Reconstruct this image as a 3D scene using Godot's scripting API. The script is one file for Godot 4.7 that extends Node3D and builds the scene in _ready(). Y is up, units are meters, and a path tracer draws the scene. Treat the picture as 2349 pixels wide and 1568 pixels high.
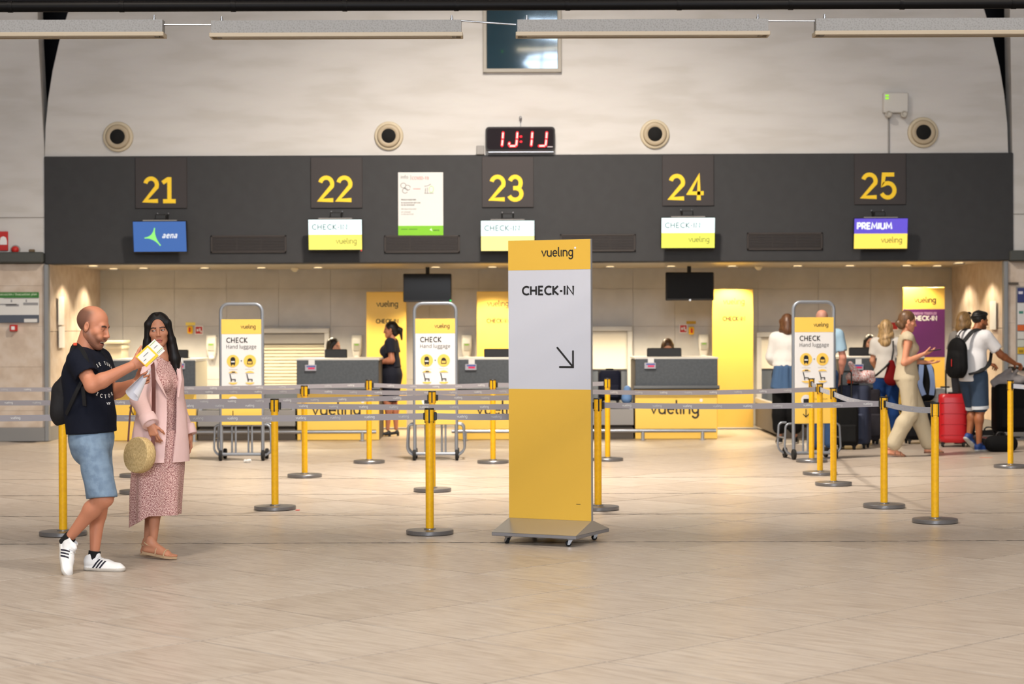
extends Node3D
# A check-in hall: camera, light, then structure, objects, people. Units are metres, y is up, the camera looks along -z.
const FPX := 4650.0      # focal length in pixels of the 2349 x 1568 frame
const CX := 1174.5
const CY := 784.0
const DF := 27.76        # distance of the counter wall's front plane
const DB := 31.3         # distance of the recess' rear wall
const EYE := Vector3(0, 1.6, 0)
var cam_basis := Basis.from_euler(Vector3(deg_to_rad(-0.542), 0, deg_to_rad(-0.2)))
var M := {}
var rng := RandomNumberGenerator.new()
var used := {}

func _ready():
	rng.seed = 7
	var cam := Camera3D.new()
	cam.name = "camera"
	cam.position = EYE
	cam.basis = cam_basis
	cam.fov = rad_to_deg(2.0 * atan(784.0 / FPX))
	cam.near = 0.1
	cam.far = 120.0
	var at := CameraAttributesPhysical.new()
	at.frustum_focal_length = 70.4
	at.frustum_focus_distance = 14.2
	at.frustum_near = 0.1
	at.frustum_far = 120.0
	at.exposure_aperture = 3.2
	cam.attributes = at
	add_child(cam)
	cam.fov = rad_to_deg(2.0 * atan(784.0 / FPX))
	cam.current = true
	var we := WorldEnvironment.new()
	we.name = "environment"
	var e := Environment.new()
	e.background_mode = Environment.BG_COLOR
	e.background_color = Color(0.02, 0.025, 0.05)
	e.background_energy_multiplier = 1.0
	e.tonemap_mode = Environment.TONE_MAPPER_LINEAR
	e.tonemap_exposure = 1.0
	e.sdfgi_enabled = true
	e.ssao_enabled = true
	e.ssil_enabled = true
	we.environment = e
	add_child(we)
	hall_lights()
	materials()
	structure()
	wall_fittings()
	recess_fittings()
	counters()
	ceiling_lamps()
	barriers()
	totem()
	luggage_signs()
	crowd_things()
	people()

func hall_lights():
	# high lamp over the queue, two added fill lamps, daylight fill behind the camera
	high_lamp("unseen_lamp", Vector3(0.0, 9.2, -20.8), Vector2(1.3, 1.0), 235.0, Color(1.0, 0.95, 0.89), "square white hall lamp hanging high above the queue lanes", Vector3(0.0, 0.0, -23.6))
	high_lamp("unseen_lamp", Vector3(-3.4, 9.2, -9.0), Vector2(1.6, 1.6), 54.0, Color(1.0, 0.95, 0.89), "square white fill lamp, added out of view above the open floor at left")
	high_lamp("unseen_lamp", Vector3(3.4, 9.2, -9.0), Vector2(1.6, 1.6), 54.0, Color(1.0, 0.95, 0.89), "square white fill lamp, added out of view above the open floor at right")
	var day := area("daylight_fill", Vector3(-1.0, 7.2, 9.6), Vector3(0, 2.4, -14), Vector2(7.0, 4.0), 250.0, Color(0.95, 0.97, 1.0))  # unseen cool fill light, separate from the modelled window panes
	add_child(day)

# ---------------------------------------------------------------- placing and naming
func pt(u: float, v: float, d: float) -> Vector3:
	var r := cam_basis * Vector3((u - CX) / FPX, -(v - CY) / FPX, -1.0)
	return EYE + r * (d / -r.z)

func fl(u: float, v: float, y := 0.0) -> Vector3:
	var r := cam_basis * Vector3((u - CX) / FPX, -(v - CY) / FPX, -1.0)
	return EYE + r * ((y - EYE.y) / r.y)

func px(n: float, d: float) -> float:
	return n * d / FPX

func numbered(n: String) -> String:
	if not used.has(n):
		used[n] = 0
		return n
	used[n] += 1
	return "%s_%03d" % [n, used[n]]

func tag(o: Node, label: String, category: String, group := "") -> Node:
	o.set_meta("label", label)
	o.set_meta("category", category)
	if group != "":
		o.set_meta("group", group)
	return o

func thing(called: String, label: String, category: String, at := Vector3.ZERO, turn := 0.0, group := "") -> Node3D:
	var o := Node3D.new()
	o.name = numbered(called)
	o.position = at
	o.rotation.y = turn
	tag(o, label, category, group)
	add_child(o)
	return o

func dup(src: Node3D, at: Vector3, turn: float, label: String) -> Node3D:
	var o: Node3D = src.duplicate()
	var base: String = String(src.name).rstrip("0123456789").rstrip("_")
	o.name = numbered(base)
	o.position = at
	o.rotation.y = turn
	o.set_meta("label", label)
	add_child(o)
	return o

func obj(called: String, mesh: Mesh, m: Material, parent: Node = null, at := Vector3.ZERO) -> MeshInstance3D:
	var o := MeshInstance3D.new()
	o.name = numbered(called) if parent == null else called
	o.mesh = mesh
	o.material_override = m
	o.position = at
	if parent == null:
		add_child(o)
	else:
		parent.add_child(o, true)
	return o

func struct(called: String, mesh: Mesh, m: Material, label: String) -> Node3D:
	var o: Node3D
	if mesh == null:
		o = Node3D.new()
		o.name = numbered(called)
		add_child(o)
	else:
		o = obj(called, mesh, m)
	o.set_meta("kind", "structure")
	tag(o, label, called.split("_")[0])
	return o

func mt(c: Color, rough := 0.6, metal := 0.0, spec := 0.5) -> StandardMaterial3D:
	var m := StandardMaterial3D.new()
	m.albedo_color = c
	m.roughness = rough
	m.metallic = metal
	m.metallic_specular = spec
	return m

func glow(c: Color, e: float) -> StandardMaterial3D:
	var m := mt(Color(0.02, 0.02, 0.02), 0.4)
	m.emission_enabled = true
	m.emission = c
	m.emission_energy_multiplier = e
	return m

func noise_tex(freq: float, seed_: int, ramp: Array, size := 512, bump := 0.0, stretch := Vector2.ONE) -> Texture2D:
	var n := FastNoiseLite.new()
	n.noise_type = FastNoiseLite.TYPE_SIMPLEX
	n.frequency = freq
	n.seed = seed_
	n.fractal_octaves = 4
	var im := n.get_seamless_image(int(size / stretch.x), int(size / stretch.y))
	im.convert(Image.FORMAT_RGB8)
	im.resize(size, size, Image.INTERPOLATE_CUBIC)
	if not ramp.is_empty():
		var g := Gradient.new()
		g.offsets = PackedFloat32Array(ramp[0])
		g.colors = PackedColorArray(ramp[1])
		var data := im.get_data()
		var lut := PackedByteArray()
		for i in 256:
			var c := g.sample(i / 255.0)
			lut.append_array([int(c.r * 255), int(c.g * 255), int(c.b * 255)])
		for i in range(0, data.size(), 3):
			var k := data[i] * 3
			data[i] = lut[k]
			data[i + 1] = lut[k + 1]
			data[i + 2] = lut[k + 2]
		im = Image.create_from_data(size, size, false, Image.FORMAT_RGB8, data)
	if bump > 0.0:
		im.bump_map_to_normal_map(bump)
	return ImageTexture.create_from_image(im)

func tri_tex(m: StandardMaterial3D, tex: Texture2D, scale: float, world := false) -> StandardMaterial3D:
	m.albedo_texture = tex
	m.uv1_triplanar = true
	m.uv1_world_triplanar = world
	m.uv1_scale = Vector3.ONE * scale
	return m

# ---------------------------------------------------------------- shapes, all collected in a SurfaceTool
func stool() -> SurfaceTool:
	var st := SurfaceTool.new()
	st.begin(Mesh.PRIMITIVE_TRIANGLES)
	return st

func fin(st: SurfaceTool) -> ArrayMesh:
	st.index()
	st.generate_normals()
	return st.commit()

func shell(st: SurfaceTool, t: PackedVector3Array, smooth := -1, groups := PackedInt32Array(), uv := PackedVector2Array(), xf := Transform3D.IDENTITY):
	var c := Vector3.ZERO
	for p in t:
		c += p
	c /= maxf(1, t.size())
	var vol := 0.0
	for i in range(0, t.size(), 3):
		vol += (t[i] - c).dot((t[i + 1] - c).cross(t[i + 2] - c))
	var order := [0, 2, 1] if vol > 0 else [0, 1, 2]
	for i in range(0, t.size(), 3):
		st.set_smooth_group(groups[i / 3] if groups.size() else smooth)
		for k in order:
			if uv.size():
				st.set_uv(uv[i + k])
			st.add_vertex(xf * t[i + k])

func box(st: SurfaceTool, c: Vector3, s: Vector3, bev := 0.0, xf := Transform3D.IDENTITY):
	var h := s * 0.5
	bev = minf(bev, minf(h.x, minf(h.y, h.z)) * 0.98)
	var t := PackedVector3Array()
	if bev <= 0.0:
		for ax in 3:
			for sg in [-1.0, 1.0]:
				var q := []
				for ab in [[-1, -1], [1, -1], [1, 1], [-1, 1]]:
					var p := Vector3.ZERO
					p[ax] = h[ax] * sg
					p[(ax + 1) % 3] = h[(ax + 1) % 3] * ab[0]
					p[(ax + 2) % 3] = h[(ax + 2) % 3] * ab[1] * sg
					q.append(c + p)
				t.append_array([q[0], q[1], q[2], q[0], q[2], q[3]])
		shell(st, t, -1, PackedInt32Array(), PackedVector2Array(), xf)
		return
	var corner := func(sx: float, sy: float, sz: float, ax: int) -> Vector3:
		var p := Vector3(sx * h.x, sy * h.y, sz * h.z)
		for k in 3:
			if k != ax:
				p[k] -= signf(p[k]) * bev
		return c + p
	for ax in 3:
		for sg in [-1.0, 1.0]:
			var q := []
			for ab in [[-1, -1], [1, -1], [1, 1], [-1, 1]]:
				var s3 := Vector3.ZERO
				s3[ax] = sg
				s3[(ax + 1) % 3] = ab[0]
				s3[(ax + 2) % 3] = ab[1] * sg
				q.append(corner.call(s3.x, s3.y, s3.z, ax))
			t.append_array([q[0], q[1], q[2], q[0], q[2], q[3]])
	for ax in 3:       # the chamfers along axis ax
		var b := (ax + 1) % 3
		var d := (ax + 2) % 3
		for sb in [-1.0, 1.0]:
			for sd in [-1.0, 1.0]:
				var lo := Vector3.ZERO
				lo[ax] = -1.0
				lo[b] = sb
				lo[d] = sd
				var hi := lo
				hi[ax] = 1.0
				var q := [corner.call(lo.x, lo.y, lo.z, b), corner.call(hi.x, hi.y, hi.z, b), corner.call(hi.x, hi.y, hi.z, d), corner.call(lo.x, lo.y, lo.z, d)]
				if sb * sd < 0:
					q.reverse()
				t.append_array([q[0], q[1], q[2], q[0], q[2], q[3]])
	for sx in [-1.0, 1.0]:
		for sy in [-1.0, 1.0]:
			for sz in [-1.0, 1.0]:
				var q := [corner.call(sx, sy, sz, 0), corner.call(sx, sy, sz, 1), corner.call(sx, sy, sz, 2)]
				if sx * sy * sz < 0:
					q.reverse()
				t.append_array(q)
	shell(st, t, -1, PackedInt32Array(), PackedVector2Array(), xf)

func bxm(s: Vector3, bev := 0.0, c := Vector3.ZERO) -> ArrayMesh:
	var st := stool()
	box(st, c, s, bev)
	return fin(st)

func loft(st: SurfaceTool, rings: Array, closed := true, caps := true, smooth := 0, creased := false):
	var t := PackedVector3Array()
	var gr := PackedInt32Array()
	var n: int = rings[0].size()
	for i in rings.size() - 1:
		for j in (n if closed else n - 1):
			var a: Vector3 = rings[i][j]
			var b: Vector3 = rings[i][(j + 1) % n]
			var c: Vector3 = rings[i + 1][(j + 1) % n]
			var d: Vector3 = rings[i + 1][j]
			t.append_array([a, b, c, a, c, d])
			var g := smooth + (i if creased else 0)
			gr.append_array([g, g])
	if caps and closed:
		for e in 2:
			var r = rings[0] if e == 0 else rings[-1]
			var m := Vector3.ZERO
			for p in r:
				m += p
			m /= n
			for j in n:
				if e == 0:
					t.append_array([r[(j + 1) % n], r[j], m])
				else:
					t.append_array([r[j], r[(j + 1) % n], m])
				gr.append(60 + e)
	shell(st, t, 0, gr)

func ring(c: Vector3, ax: Vector3, ay: Vector3, n := 16) -> PackedVector3Array:
	var r := PackedVector3Array()
	for j in n:
		var a := TAU * j / n
		r.append(c + ax * cos(a) + ay * sin(a))
	return r

func lathe(st: SurfaceTool, prof: Array, n := 24, creased := true, xf := Transform3D.IDENTITY):
	var rings := []
	for p in prof:
		rings.append(ring(xf * Vector3(0, p[1], 0), xf.basis * Vector3(maxf(p[0], 0.0001), 0, 0), xf.basis * Vector3(0, 0, -maxf(p[0], 0.0001)), n))
	loft(st, rings, true, true, 0, creased)

func tube(st: SurfaceTool, path: Array, r: float, n := 8, r2 := -1.0):
	var rings := []
	var t0: Vector3 = (path[1] - path[0]).normalized()
	var up := Vector3.UP if absf(t0.y) < 0.9 else Vector3.RIGHT
	var x := up.cross(t0).normalized()
	for i in path.size():
		var a: Vector3 = path[maxi(i - 1, 0)]
		var b: Vector3 = path[mini(i + 1, path.size() - 1)]
		var tg := (b - a).normalized()
		x = (x - tg * x.dot(tg)).normalized()
		var y := tg.cross(x)
		var rr := r if r2 < 0 else lerpf(r, r2, float(i) / (path.size() - 1))
		rings.append(ring(path[i], x * rr, y * rr, n))
	loft(st, rings)

func rounded(pts: Array, rad: float, seg := 5) -> Array:
	var out := [pts[0]]
	for i in range(1, pts.size() - 1):
		var p: Vector3 = pts[i]
		var a: Vector3 = (pts[i - 1] - p)
		var b: Vector3 = (pts[i + 1] - p)
		var ra := minf(rad, minf(a.length(), b.length()) * 0.5)
		for k in seg + 1:
			var f := float(k) / seg
			out.append((p + a.normalized() * ra).bezier_interpolate(p + a.normalized() * ra * 0.45, p + b.normalized() * ra * 0.45, p + b.normalized() * ra, f))
	out.append(pts[-1])
	return out

func prism(st: SurfaceTool, poly: PackedVector2Array, z0: float, z1: float, xf := Transform3D.IDENTITY):
	var t := PackedVector3Array()
	var ix := Geometry2D.triangulate_polygon(poly)
	for i in range(0, ix.size(), 3):
		for z in [z0, z1]:
			var q := [Vector3(poly[ix[i]].x, poly[ix[i]].y, z), Vector3(poly[ix[i + 1]].x, poly[ix[i + 1]].y, z), Vector3(poly[ix[i + 2]].x, poly[ix[i + 2]].y, z)]
			var nz: float = (q[1] - q[0]).cross(q[2] - q[0]).z
			if (nz > 0) != (z == maxf(z0, z1)):
				q.reverse()
			t.append_array(q)
	var ccw := not Geometry2D.is_polygon_clockwise(poly)
	for i in poly.size():
		var a := poly[i]
		var b := poly[(i + 1) % poly.size()]
		var lo := minf(z0, z1)
		var hi := maxf(z0, z1)
		var q := [Vector3(a.x, a.y, lo), Vector3(b.x, b.y, lo), Vector3(b.x, b.y, hi), Vector3(a.x, a.y, hi)]
		if not ccw:
			q.reverse()
		t.append_array([q[0], q[1], q[2], q[0], q[2], q[3]])
	shell(st, t, -1, PackedInt32Array(), PackedVector2Array(), xf)

func round_rect(w: float, h: float, r: float, seg := 5) -> PackedVector2Array:
	var p := PackedVector2Array()
	for k in 4:
		var c := Vector2([1, -1, -1, 1][k] * (w / 2 - r), [1, 1, -1, -1][k] * (h / 2 - r))
		for j in seg + 1:
			var a := PI / 2 * (k + float(j) / seg)
			p.append(c + Vector2(cos(a), sin(a)) * r)
	return p

func ball(st: SurfaceTool, c: Vector3, r: Vector3, n := 16, m := 10, b := Basis.IDENTITY):
	var rings := []
	for i in m + 1:
		var a := PI * i / m
		var s := maxf(sin(a), 0.002)
		rings.append(ring(c + b * Vector3(0, -cos(a) * r.y, 0), b * Vector3(r.x * s, 0, 0), b * Vector3(0, 0, -r.z * s), n))
	loft(st, rings, true, true, 0)

func flat_disc(st: SurfaceTool, c: Vector3, r: float, n := 20, z := 0.0):
	for j in n:
		var a := TAU * j / n
		var b := TAU * (j + 1) / n
		st.set_smooth_group(-1)
		st.add_vertex(c + Vector3(0, 0, z))
		st.add_vertex(c + Vector3(cos(b) * r, sin(b) * r, z))
		st.add_vertex(c + Vector3(cos(a) * r, sin(a) * r, z))

# a flat line drawing: every polyline is one mitred ribbon with round or square ends, facing +z
func ink(st: SurfaceTool, lines: Array, w: float, xf := Transform3D.IDENTITY, roundish := true):
	st.set_smooth_group(-1)
	var z := 0.0
	for l in lines:
		var n: int = l.size()
		var shut: bool = n > 3 and l[0].distance_to(l[n - 1]) < 0.0001
		var lf := []
		var rt := []
		for i in n:
			var p: Vector2 = l[i]
			var a: Vector2 = l[i - 1] if i > 0 else (l[n - 2] if shut else p)
			var b: Vector2 = l[i + 1] if i < n - 1 else (l[1] if shut else p)
			var d0 := (p - a).normalized() if i > 0 or shut else (b - p).normalized()
			var d1 := (b - p).normalized() if i < n - 1 or shut else d0
			var n0 := Vector2(-d0.y, d0.x)
			var n1 := Vector2(-d1.y, d1.x)
			var m := (n0 + n1).normalized()
			var k := w * 0.5 / maxf(m.dot(n0), 0.62)
			lf.append(p + m * k)
			rt.append(p - m * k)
		for i in n - 1:
			for q in [rt[i], lf[i + 1], rt[i + 1], rt[i], lf[i], lf[i + 1]]:
				st.add_vertex(xf * Vector3(q.x, q.y, z))
		if roundish and not shut:
			for e in 2:
				var c: Vector2 = l[0] if e == 0 else l[n - 1]
				var r: Vector2 = (lf[0] - c) if e == 0 else (rt[n - 1] - c)
				for j in 6:
					var p0 := c + r.rotated(PI * j / 6)
					var p1 := c + r.rotated(PI * (j + 1) / 6)
					for q in [c, p1, p0]:
						st.add_vertex(xf * Vector3(q.x, q.y, z))
		z += 0.0003

func arc(c: Vector2, r: Vector2, a0: float, a1: float, n := 10) -> Array:
	var o := []
	for i in n + 1:
		var a := deg_to_rad(lerpf(a0, a1, float(i) / n))
		o.append(c + Vector2(cos(a) * r.x, sin(a) * r.y))
	return o

# glyphs as strokes; one unit is the capital or figure height, the second entry is the advance
func glyph(ch: String) -> Array:

	match ch:
		"v": return [[[v2(0.04, .62), v2(.27, .04), v2(.5, .62)]], .6]
		"u": return [[[v2(.06, .62)] + arc(v2(.27, .24), v2(.21, .22), 180, 360) + [v2(.48, .62)], [v2(.48, .24), v2(.48, .02)]], .62]
		"e": return [[[v2(.07, .34)] + [v2(.5, .34)] + arc(v2(.28, .33), v2(.22, .31), 0, 310, 16)], .6]
		"l": return [[[v2(.08, .98), v2(.08, .2)] + arc(v2(.2, .14), v2(.12, .12), 180, 260, 4)], .3]
		"i": return [[[v2(.08, .64), v2(.08, .02)]], .24]
		"n": return [[[v2(.06, .64), v2(.06, .02)], [v2(.06, .4)] + arc(v2(.27, .42), v2(.21, .21), 180, 0) + [v2(.48, .02)]], .62]
		"g": return [[arc(v2(.27, .34), v2(.21, .3), 50, 320, 14), [v2(.48, .64), v2(.48, -.08)] + arc(v2(.27, -.08), v2(.21, .22), 0, -150, 8)], .62]
		"C": return [[arc(v2(.44, .5), v2(.38, .45), 48, 312, 18)], .74]
		"H": return [[[v2(.08, 0), v2(.08, 1)], [v2(.62, 0), v2(.62, 1)], [v2(.08, .5), v2(.62, .5)]], .76]
		"E": return [[[v2(.5, .95), v2(.08, .95), v2(.08, .05), v2(.5, .05)], [v2(.08, .5), v2(.44, .5)]], .58]
		"K": return [[[v2(.08, 0), v2(.08, 1)], [v2(.56, 1), v2(.1, .5), v2(.6, 0)]], .64]
		"-": return [[[v2(.05, .42), v2(.3, .42)]], .36]
		"I": return [[[v2(.1, 0), v2(.1, 1)]], .24]
		"N": return [[[v2(.08, 0), v2(.08, .97), v2(.66, .03), v2(.66, 1)]], .8]
		"P": return [[[v2(.08, 0), v2(.08, .95), v2(.3, .95)] + arc(v2(.3, .7), v2(.22, .25), 90, -90, 8) + [v2(.08, .45)]], .58]
		"R": return [[[v2(.08, 0), v2(.08, .95), v2(.3, .95)] + arc(v2(.3, .7), v2(.22, .25), 90, -90, 8) + [v2(.08, .45)], [v2(.28, .45), v2(.54, 0)]], .62]
		"M": return [[[v2(.06, 0), v2(.14, .97), v2(.42, .25), v2(.7, .97), v2(.78, 0)]], .86]
		"U": return [[[v2(.08, 1), v2(.08, .35)] + arc(v2(.34, .32), v2(.26, .28), 180, 360) + [v2(.6, 1)]], .72]
		"1": return [[[v2(.33, .99), v2(.33, .06)], [v2(.05, .77), v2(.29, .92)], [v2(.07, .06), v2(.59, .06)]], .7]
		"2": return [[arc(v2(.3, .69), v2(.24, .25), 165, -20, 12) + [v2(.05, .07), v2(.58, .07)]], .72]
		"3": return [[arc(v2(.28, .7), v2(.22, .24), 160, -80, 12), arc(v2(.28, .28), v2(.25, .23), 85, -160, 12), [v2(.2, .5), v2(.32, .5)]], .7]
		"4": return [[[v2(.43, 0), v2(.43, .93), v2(.05, .27), v2(.62, .27)]], .74]
		"5": return [[[v2(.54, .94), v2(.14, .94), v2(.1, .54)] + arc(v2(.29, .33), v2(.26, .28), 125, -155, 14)], .7]
	return [[], .35]

func word_width(s: String, track := 0.0) -> float:
	var w := 0.0
	for ch in s:
		w += glyph(ch)[1] + track
	return w - track

# lettering of strokes: left edge of the baseline at pos, height h, stroke weight as a share of h
func word(st: SurfaceTool, s: String, pos: Vector3, h: float, weight: float, roundish := true, track := 0.0, xf := Transform3D.IDENTITY, sx := 1.0):
	var x := 0.0
	for ch in s:
		var g := glyph(ch)
		var ls := []
		for l in g[0]:
			var o := []
			for p in l:
				o.append(Vector2((p.x + x) * h * sx, p.y * h))
			ls.append(o)
		ink(st, ls, weight * h, xf * Transform3D(Basis.IDENTITY, pos), roundish)
		x += g[1] + track

func word_mesh(s: String, w: float, h: float, weight: float, roundish := true, track := 0.0) -> ArrayMesh:
	var st := stool()
	var ww := word_width(s, track) * h
	word(st, s, Vector3(-w / 2, 0, 0), h, weight, roundish, track, Transform3D.IDENTITY, w / ww)
	return fin(st)

# plain type set in a font: fitted to a width and a capital height; origin at the middle of the baseline (or its left end)
func text(parent: Node, called: String, s: String, at: Vector3, cap: float, width: float, m: Material, bold := false, left := false) -> MeshInstance3D:
	var f := SystemFont.new()
	f.font_names = PackedStringArray(["Droid Sans"])
	if bold:
		f.font_weight = 700
	var t := TextMesh.new()
	t.font = f
	t.text = s
	t.font_size = 64
	t.pixel_size = cap / (64.0 * 0.714)
	t.depth = 0.0
	t.curve_step = 3.0
	t.horizontal_alignment = HORIZONTAL_ALIGNMENT_LEFT if left else HORIZONTAL_ALIGNMENT_CENTER
	t.vertical_alignment = VERTICAL_ALIGNMENT_BOTTOM
	var o := obj(called, t, m, parent, at)
	var b := t.get_aabb()
	if width > 0.0 and b.size.x > 0.0:
		o.scale.x = width / b.size.x
	o.position = at - Vector3(b.position.x * o.scale.x if left else (b.position.x + b.size.x / 2) * o.scale.x, b.position.y, 0)
	return o

func rect_plate(w: float, h: float) -> ArrayMesh:
	return bxm(Vector3(w, h, 0.002))

func area(called: String, at: Vector3, look: Vector3, size: Vector2, energy: float, c: Color) -> AreaLight3D:
	var l := AreaLight3D.new()
	l.name = called
	l.area_size = size
	l.light_energy = energy
	l.light_color = c
	l.shadow_enabled = true
	l.area_range = 60.0
	l.area_attenuation = 2.0
	l.area_normalize_energy = true
	var up := Vector3.UP if absf((look - at).normalized().y) < 0.95 else Vector3.FORWARD
	l.transform = Transform3D(Basis.looking_at(look - at, up), at)
	return l

func high_lamp(called: String, at: Vector3, size: Vector2, energy: float, c: Color, label: String, aim := Vector3.ZERO):
	var t := thing(called, label, "lamp", at)
	var st := stool()
	box(st, Vector3(0, 0.12, 0), Vector3(size.x + 0.16, 0.2, size.y + 0.16), 0.02)
	tube(st, [Vector3(0, 0.2, 0), Vector3(0, 3.6, 0)], 0.02)
	obj("housing", fin(st), mt(Color(0.7, 0.7, 0.7), 0.5), t)
	obj("diffuser", bxm(Vector3(size.x, 0.02, size.y), 0.005, Vector3(0, 0.012, 0)), glow(c, 2.0), t)
	if aim == Vector3.ZERO:
		t.add_child(area("lamp_light", Vector3(0, -0.02, 0), Vector3(0, -1, 0), size, energy, c))
		return
	var l := SpotLight3D.new()       # a louvred lamp: its beam is kept off the upper wall
	l.name = "lamp_light"
	l.light_color = c
	l.light_energy = energy
	l.light_size = 0.5
	l.spot_angle = 56.0
	l.spot_angle_attenuation = 0.8
	l.spot_range = 60.0
	l.spot_attenuation = 2.0
	l.shadow_enabled = true
	l.transform = Transform3D(Basis.looking_at(aim - at, Vector3.FORWARD), Vector3(0, -0.06, 0))
	t.add_child(l)

func v2(x: float, y: float) -> Vector2:
	return Vector2(x, y)

# ---------------------------------------------------------------- materials
func materials():
	var stone := [[0.0, 0.35, 0.55, 0.8, 1.0], [Color(0.62, 0.565, 0.51), Color(0.705, 0.655, 0.605), Color(0.735, 0.69, 0.64), Color(0.757, 0.713, 0.665), Color(0.775, 0.735, 0.69)]]
	M.tiles = []
	for k in 4:
		var m := mt(Color(1.0 - 0.014 * k, 1.0 - 0.017 * k, 1.0 - 0.02 * k), 0.4, 0.0, 0.5)
		m.albedo_texture = noise_tex(0.06, 11 + k, stone, 1024, 0.0, Vector2(20, 1))
		m.roughness_texture = noise_tex(0.02, 21, [[0.0, 1.0], [Color(0.75, 0.75, 0.75), Color(1, 1, 1)]], 512)
		M.tiles.append(m)
	M.grout = tri_tex(mt(Color(1, 1, 1), 0.9), noise_tex(0.02, 5, [[0.36, 0.5, 0.6], [Color(0.09, 0.07, 0.06), Color(0.3, 0.26, 0.22), Color(0.62, 0.56, 0.5)]], 512), 0.7, true)
	M.slab = mt(Color(0.66, 0.6, 0.53), 0.4)
	M.plaster = tri_tex(mt(Color(1, 1, 1), 0.85), noise_tex(0.012, 3, [[0.2, 0.5, 0.8], [Color(0.75, 0.74, 0.725), Color(0.775, 0.765, 0.755), Color(0.785, 0.777, 0.768)]], 1024, 0.0, Vector2(5, 1)), 0.22, true)
	M.plaster.normal_enabled = true
	M.plaster.normal_texture = noise_tex(0.01, 8, [], 1024, 2.0, Vector2(4, 1))
	M.plaster.normal_scale = 0.35
	M.night = mt(Color(0.02, 0.025, 0.06), 0.9)
	M.marble = tri_tex(mt(Color(1, 1, 1), 0.45), noise_tex(0.01, 13, [[0.2, 0.5, 0.8], [Color(0.74, 0.67, 0.6), Color(0.78, 0.715, 0.65), Color(0.8, 0.745, 0.69)]], 512), 0.6, true)
	M.band = tri_tex(mt(Color(1, 1, 1), 0.7), noise_tex(0.03, 14, [[0.2, 0.8], [Color(0.168, 0.17, 0.178), Color(0.18, 0.182, 0.19)]], 256), 0.5, true)
	M.cornice = mt(Color(0.27, 0.28, 0.27), 0.6)
	M.strip = mt(Color(0.52, 0.53, 0.54), 0.5, 0.2)
	M.plinth = mt(Color(0.5, 0.5, 0.5), 0.6)
	M.panel = tri_tex(mt(Color(1, 1, 1), 0.42, 0.0), noise_tex(0.02, 15, [[0.2, 0.8], [Color(0.72, 0.72, 0.715), Color(0.745, 0.745, 0.74)]], 256), 0.5, true)
	M.joint = mt(Color(0.55, 0.53, 0.5), 0.8)
	M.soffit = mt(Color(0.7, 0.66, 0.58), 0.32, 0.55)
	M.alu = mt(Color(0.66, 0.67, 0.69), 0.35, 0.6)
	M.steel = mt(Color(0.62, 0.63, 0.65), 0.28, 0.9)
	M.tube = mt(Color(0.55, 0.57, 0.6), 0.38, 0.5)
	M.black = mt(Color(0.05, 0.05, 0.055), 0.5)
	M.rubber = mt(Color(0.07, 0.07, 0.07), 0.8)
	M.plate = mt(Color(0.16, 0.13, 0.125), 0.55)
	M.yellow = mt(Color(0.98, 0.78, 0.03), 0.45)
	M.num = mt(Color(0.95, 0.79, 0.05), 0.5)
	M.brand = mt(Color(0.94, 0.775, 0.34), 0.42)
	M.post = tri_tex(mt(Color(1, 1, 1), 0.4), noise_tex(0.05, 16, [[0.2, 0.8], [Color(0.89, 0.665, 0.02), Color(0.93, 0.715, 0.03)]], 256), 2.0)
	M.ink = mt(Color(0.08, 0.08, 0.09), 0.6)
	M.inkgrey = mt(Color(0.3, 0.3, 0.31), 0.6)
	M.white = mt(Color(0.88, 0.88, 0.88), 0.5)
	M.paper = mt(Color(0.83, 0.83, 0.82), 0.7)
	M.slate = tri_tex(mt(Color(1, 1, 1), 0.55), noise_tex(0.05, 17, [[0.2, 0.8], [Color(0.255, 0.275, 0.295), Color(0.285, 0.305, 0.325)]], 256), 1.5)
	M.cream = mt(Color(0.82, 0.79, 0.7), 0.6)
	M.red = mt(Color(0.72, 0.1, 0.08), 0.5)
	M.purple = mt(Color(0.34, 0.06, 0.36), 0.5)
	M.grey = mt(Color(0.55, 0.54, 0.53), 0.6)
	M.brown = mt(Color(0.3, 0.27, 0.24), 0.7)

# ---------------------------------------------------------------- the hall itself
func plate_at(called: String, u0: float, v0: float, u1: float, v1: float, d: float, thick: float, m: Material, parent: Node, bev := 0.004) -> MeshInstance3D:
	var c := pt((u0 + u1) / 2, (v0 + v1) / 2, d)
	return obj(called, bxm(Vector3(px(u1 - u0, d), px(v1 - v0, d), thick), bev), m, parent, c - Vector3(0, 0, thick / 2) - (parent.position if parent is Node3D else Vector3.ZERO))

func wx(u: float, d: float) -> float:
	return pt(u, 740, d).x

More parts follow.
